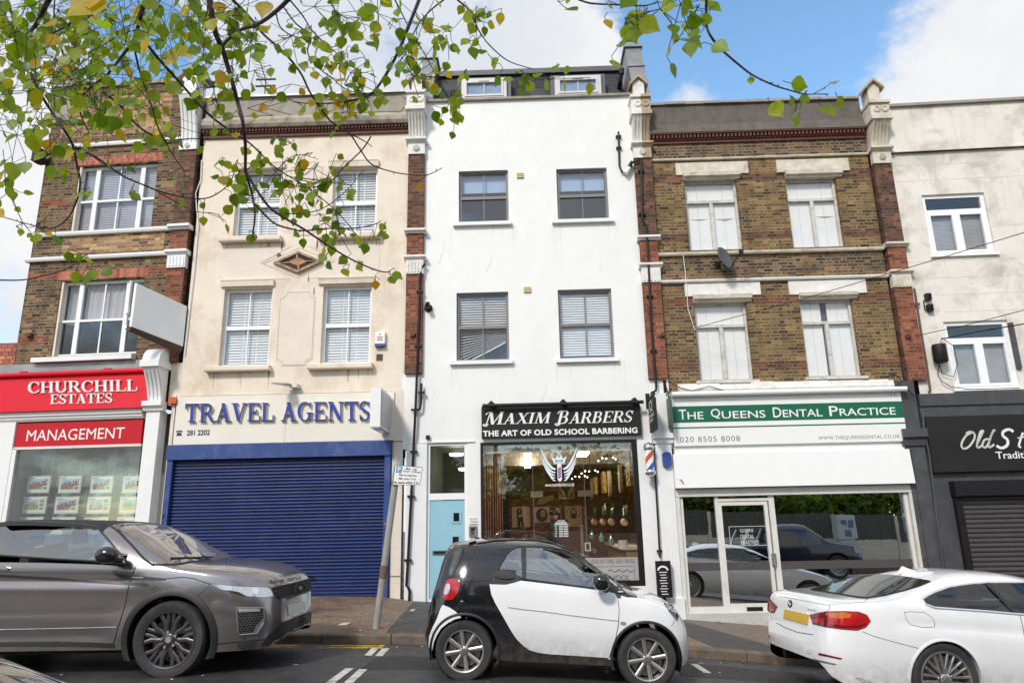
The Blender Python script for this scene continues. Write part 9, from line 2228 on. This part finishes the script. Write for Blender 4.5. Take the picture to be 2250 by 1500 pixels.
# clusters read off the photograph
for c in ((1480, 92, 1.75, 2, .012, .072, 0), (1538, 98, 1.75, 1, .01, .06, 0), (1505, 62, 1.75, 2, .02, .05, 0), (1400, 45, 1.8, 6, .05, .07, 0), (1450, 20, 1.8, 8, .06, .055, 0), (1495, 10, 1.8, 7, .06, .055, 0), (1335, 28, 1.8, 1, .01, .05, .9), (1225, 2, 1.8, 2, .02, .05, 0), (1545, 25, 1.75, 2, .02, .05, 0),
          (1690, 215, 1.85, 1, .004, .08, 0), (1720, 178, 1.85, 1, .006, .058, 0), (1800, 215, 1.85, 1, .006, .072, 0), (1835, 203, 1.85, 1, .006, .058, 0), (1752, 222, 1.85, 4, .022, .045, 0), (1832, 182, 1.85, 1, .005, .045, 0), (1650, 160, 1.82, 1, .004, .03, 0),
          (1045, 40, 2.2, 6, .04, .05, .2), (1047, 88, 2.2, 5, .03, .05, 0), (1078, 130, 2.25, 1, .01, .045, 1), (1105, 150, 2.3, 2, .02, .05, 0), (1133, 158, 2.3, 3, .03, .05, 0), (1160, 165, 2.3, 3, .03, .05, .1), (1205, 175, 2.35, 5, .04, .06, 0), (1230, 155, 2.35, 1, .01, .04, 0), (985, 95, 2.4, 4, .03, .05, 0),
          (740, 30, 2.3, 9, .06, .06, .1), (790, 40, 2.3, 6, .05, .06, .1), (830, 30, 2.3, 7, .06, .06, .2), (930, 50, 2.3, 8, .05, .05, .3), (990, 70, 2.35, 5, .04, .055, 0), (890, 120, 2.4, 6, .05, .05, 0), (905, 165, 2.4, 7, .05, .05, 0), (690, 15, 2.3, 6, .05, .05, .1),
          (640, 80, 2.4, 6, .05, .05, .05), (700, 100, 2.4, 4, .03, .055, 0), (745, 140, 2.4, 9, .06, .05, .05), (770, 160, 2.4, 6, .05, .05, .2), (710, 155, 2.4, 2, .02, .055, 1), (720, 180, 2.4, 4, .03, .05, .5), (790, 185, 2.45, 5, .05, .05, 0), (820, 155, 2.45, 3, .04, .05, 0),
          (760, 218, 2.6, 7, .05, .045, .5), (695, 222, 2.6, 4, .04, .045, .5), (640, 185, 2.5, 3, .05, .045, .1), (1000, 210, 2.55, 6, .05, .05, .1), (990, 245, 2.55, 5, .035, .055, .05), (960, 170, 2.5, 4, .03, .045, .8),
          (520, 20, 2.1, 8, .06, .07, .1), (480, 35, 2.1, 8, .06, .06, .1), (440, 45, 2.2, 8, .06, .06, .15), (520, 90, 2.3, 9, .06, .055, .05), (555, 80, 2.3, 6, .05, .05, .2), (510, 145, 2.4, 8, .05, .05, .05), (560, 155, 2.4, 4, .04, .05, .1), (450, 130, 2.3, 8, .06, .055, .1), (470, 190, 2.4, 6, .05, .05, .1), (440, 215, 2.4, 7, .05, .055, .1), (480, 240, 2.4, 4, .04, .05, .5),
          (640, 315, 2.6, 5, .03, .05, .1), (660, 350, 2.6, 3, .03, .055, .4), (540, 375, 2.5, 5, .04, .05, .4), (620, 420, 2.6, 7, .06, .05, .05), (655, 400, 2.6, 7, .05, .05, .05), (715, 400, 2.6, 9, .05, .045, .05), (740, 380, 2.6, 4, .04, .045, 0), (520, 395, 2.5, 4, .02, .065, 0), (470, 365, 2.5, 3, .03, .05, .4), (590, 415, 2.6, 3, .04, .05, 0), (690, 370, 2.6, 4, .04, .045, 0),
          (700, 470, 2.65, 4, .03, .05, 0), (745, 515, 2.65, 5, .04, .05, .3), (715, 490, 2.65, 5, .04, .045, .1), (820, 505, 2.65, 2, .02, .05, 0), (845, 500, 2.65, 2, .02, .045, 0), (768, 580, 2.7, 2, .02, .05, .3), (835, 615, 2.7, 1, .01, .05, .8), (858, 612, 2.7, 2, .015, .045, .5), (190, 590, 2.35, 2, .02, .06, .05), (215, 585, 2.35, 2, .02, .055, 0), (165, 600, 2.35, 1, .01, .05, .4), (185, 560, 2.35, 3, .02, .04, 0)):
 clump(*c)
# the dense corner
for _ in range(430):
 while True:
  x, y = rnd.uniform(-60, 470), rnd.uniform(-30, 480); k = 1.15 - max(0, x - 120) / 620 - max(0, y - 60) / 330
  if rnd.random() < k: break
 Y = rnd.uniform(1.75, 3.2); c = P(x, y, Y); e = c + Vector((rnd.gauss(0, .06), rnd.gauss(0, .06), rnd.gauss(.06, .05))); twig.tube([c, c * .5 + e * .5 + Vector((0, 0, .012)), e], .0010, 4)
 leaf(c, rnd.uniform(.042, .065), rnd.random() < .08);
 if rnd.random() < .22: twig.tube(smooth([c, c + Vector((rnd.gauss(0, .1), rnd.gauss(0, .05), rnd.gauss(.04, .1))), c + Vector((rnd.gauss(0, .2), 0, rnd.gauss(.1, .15)))], 3), .0016, 4, r2=.0008)
 if rnd.random() < .4: leaf(c * .6 + e * .4, rnd.uniform(.035, .055), rnd.random() < .1)
for (x, y, s_) in ((262, 12, .12), (215, 8, .07)): # close, unfocused yellow leaves
 leaf(P(x, y - 30, 1.5), s_, True)
limb.build('trunk', bark, tree, True)
twig.build('branches', M('twig_bark', (.05, .032, .040), .75, .3, 40), tree, True); gl.build('foliage', L_green, tree, True); yl.build('yellow_foliage', L_yell, tree, True)
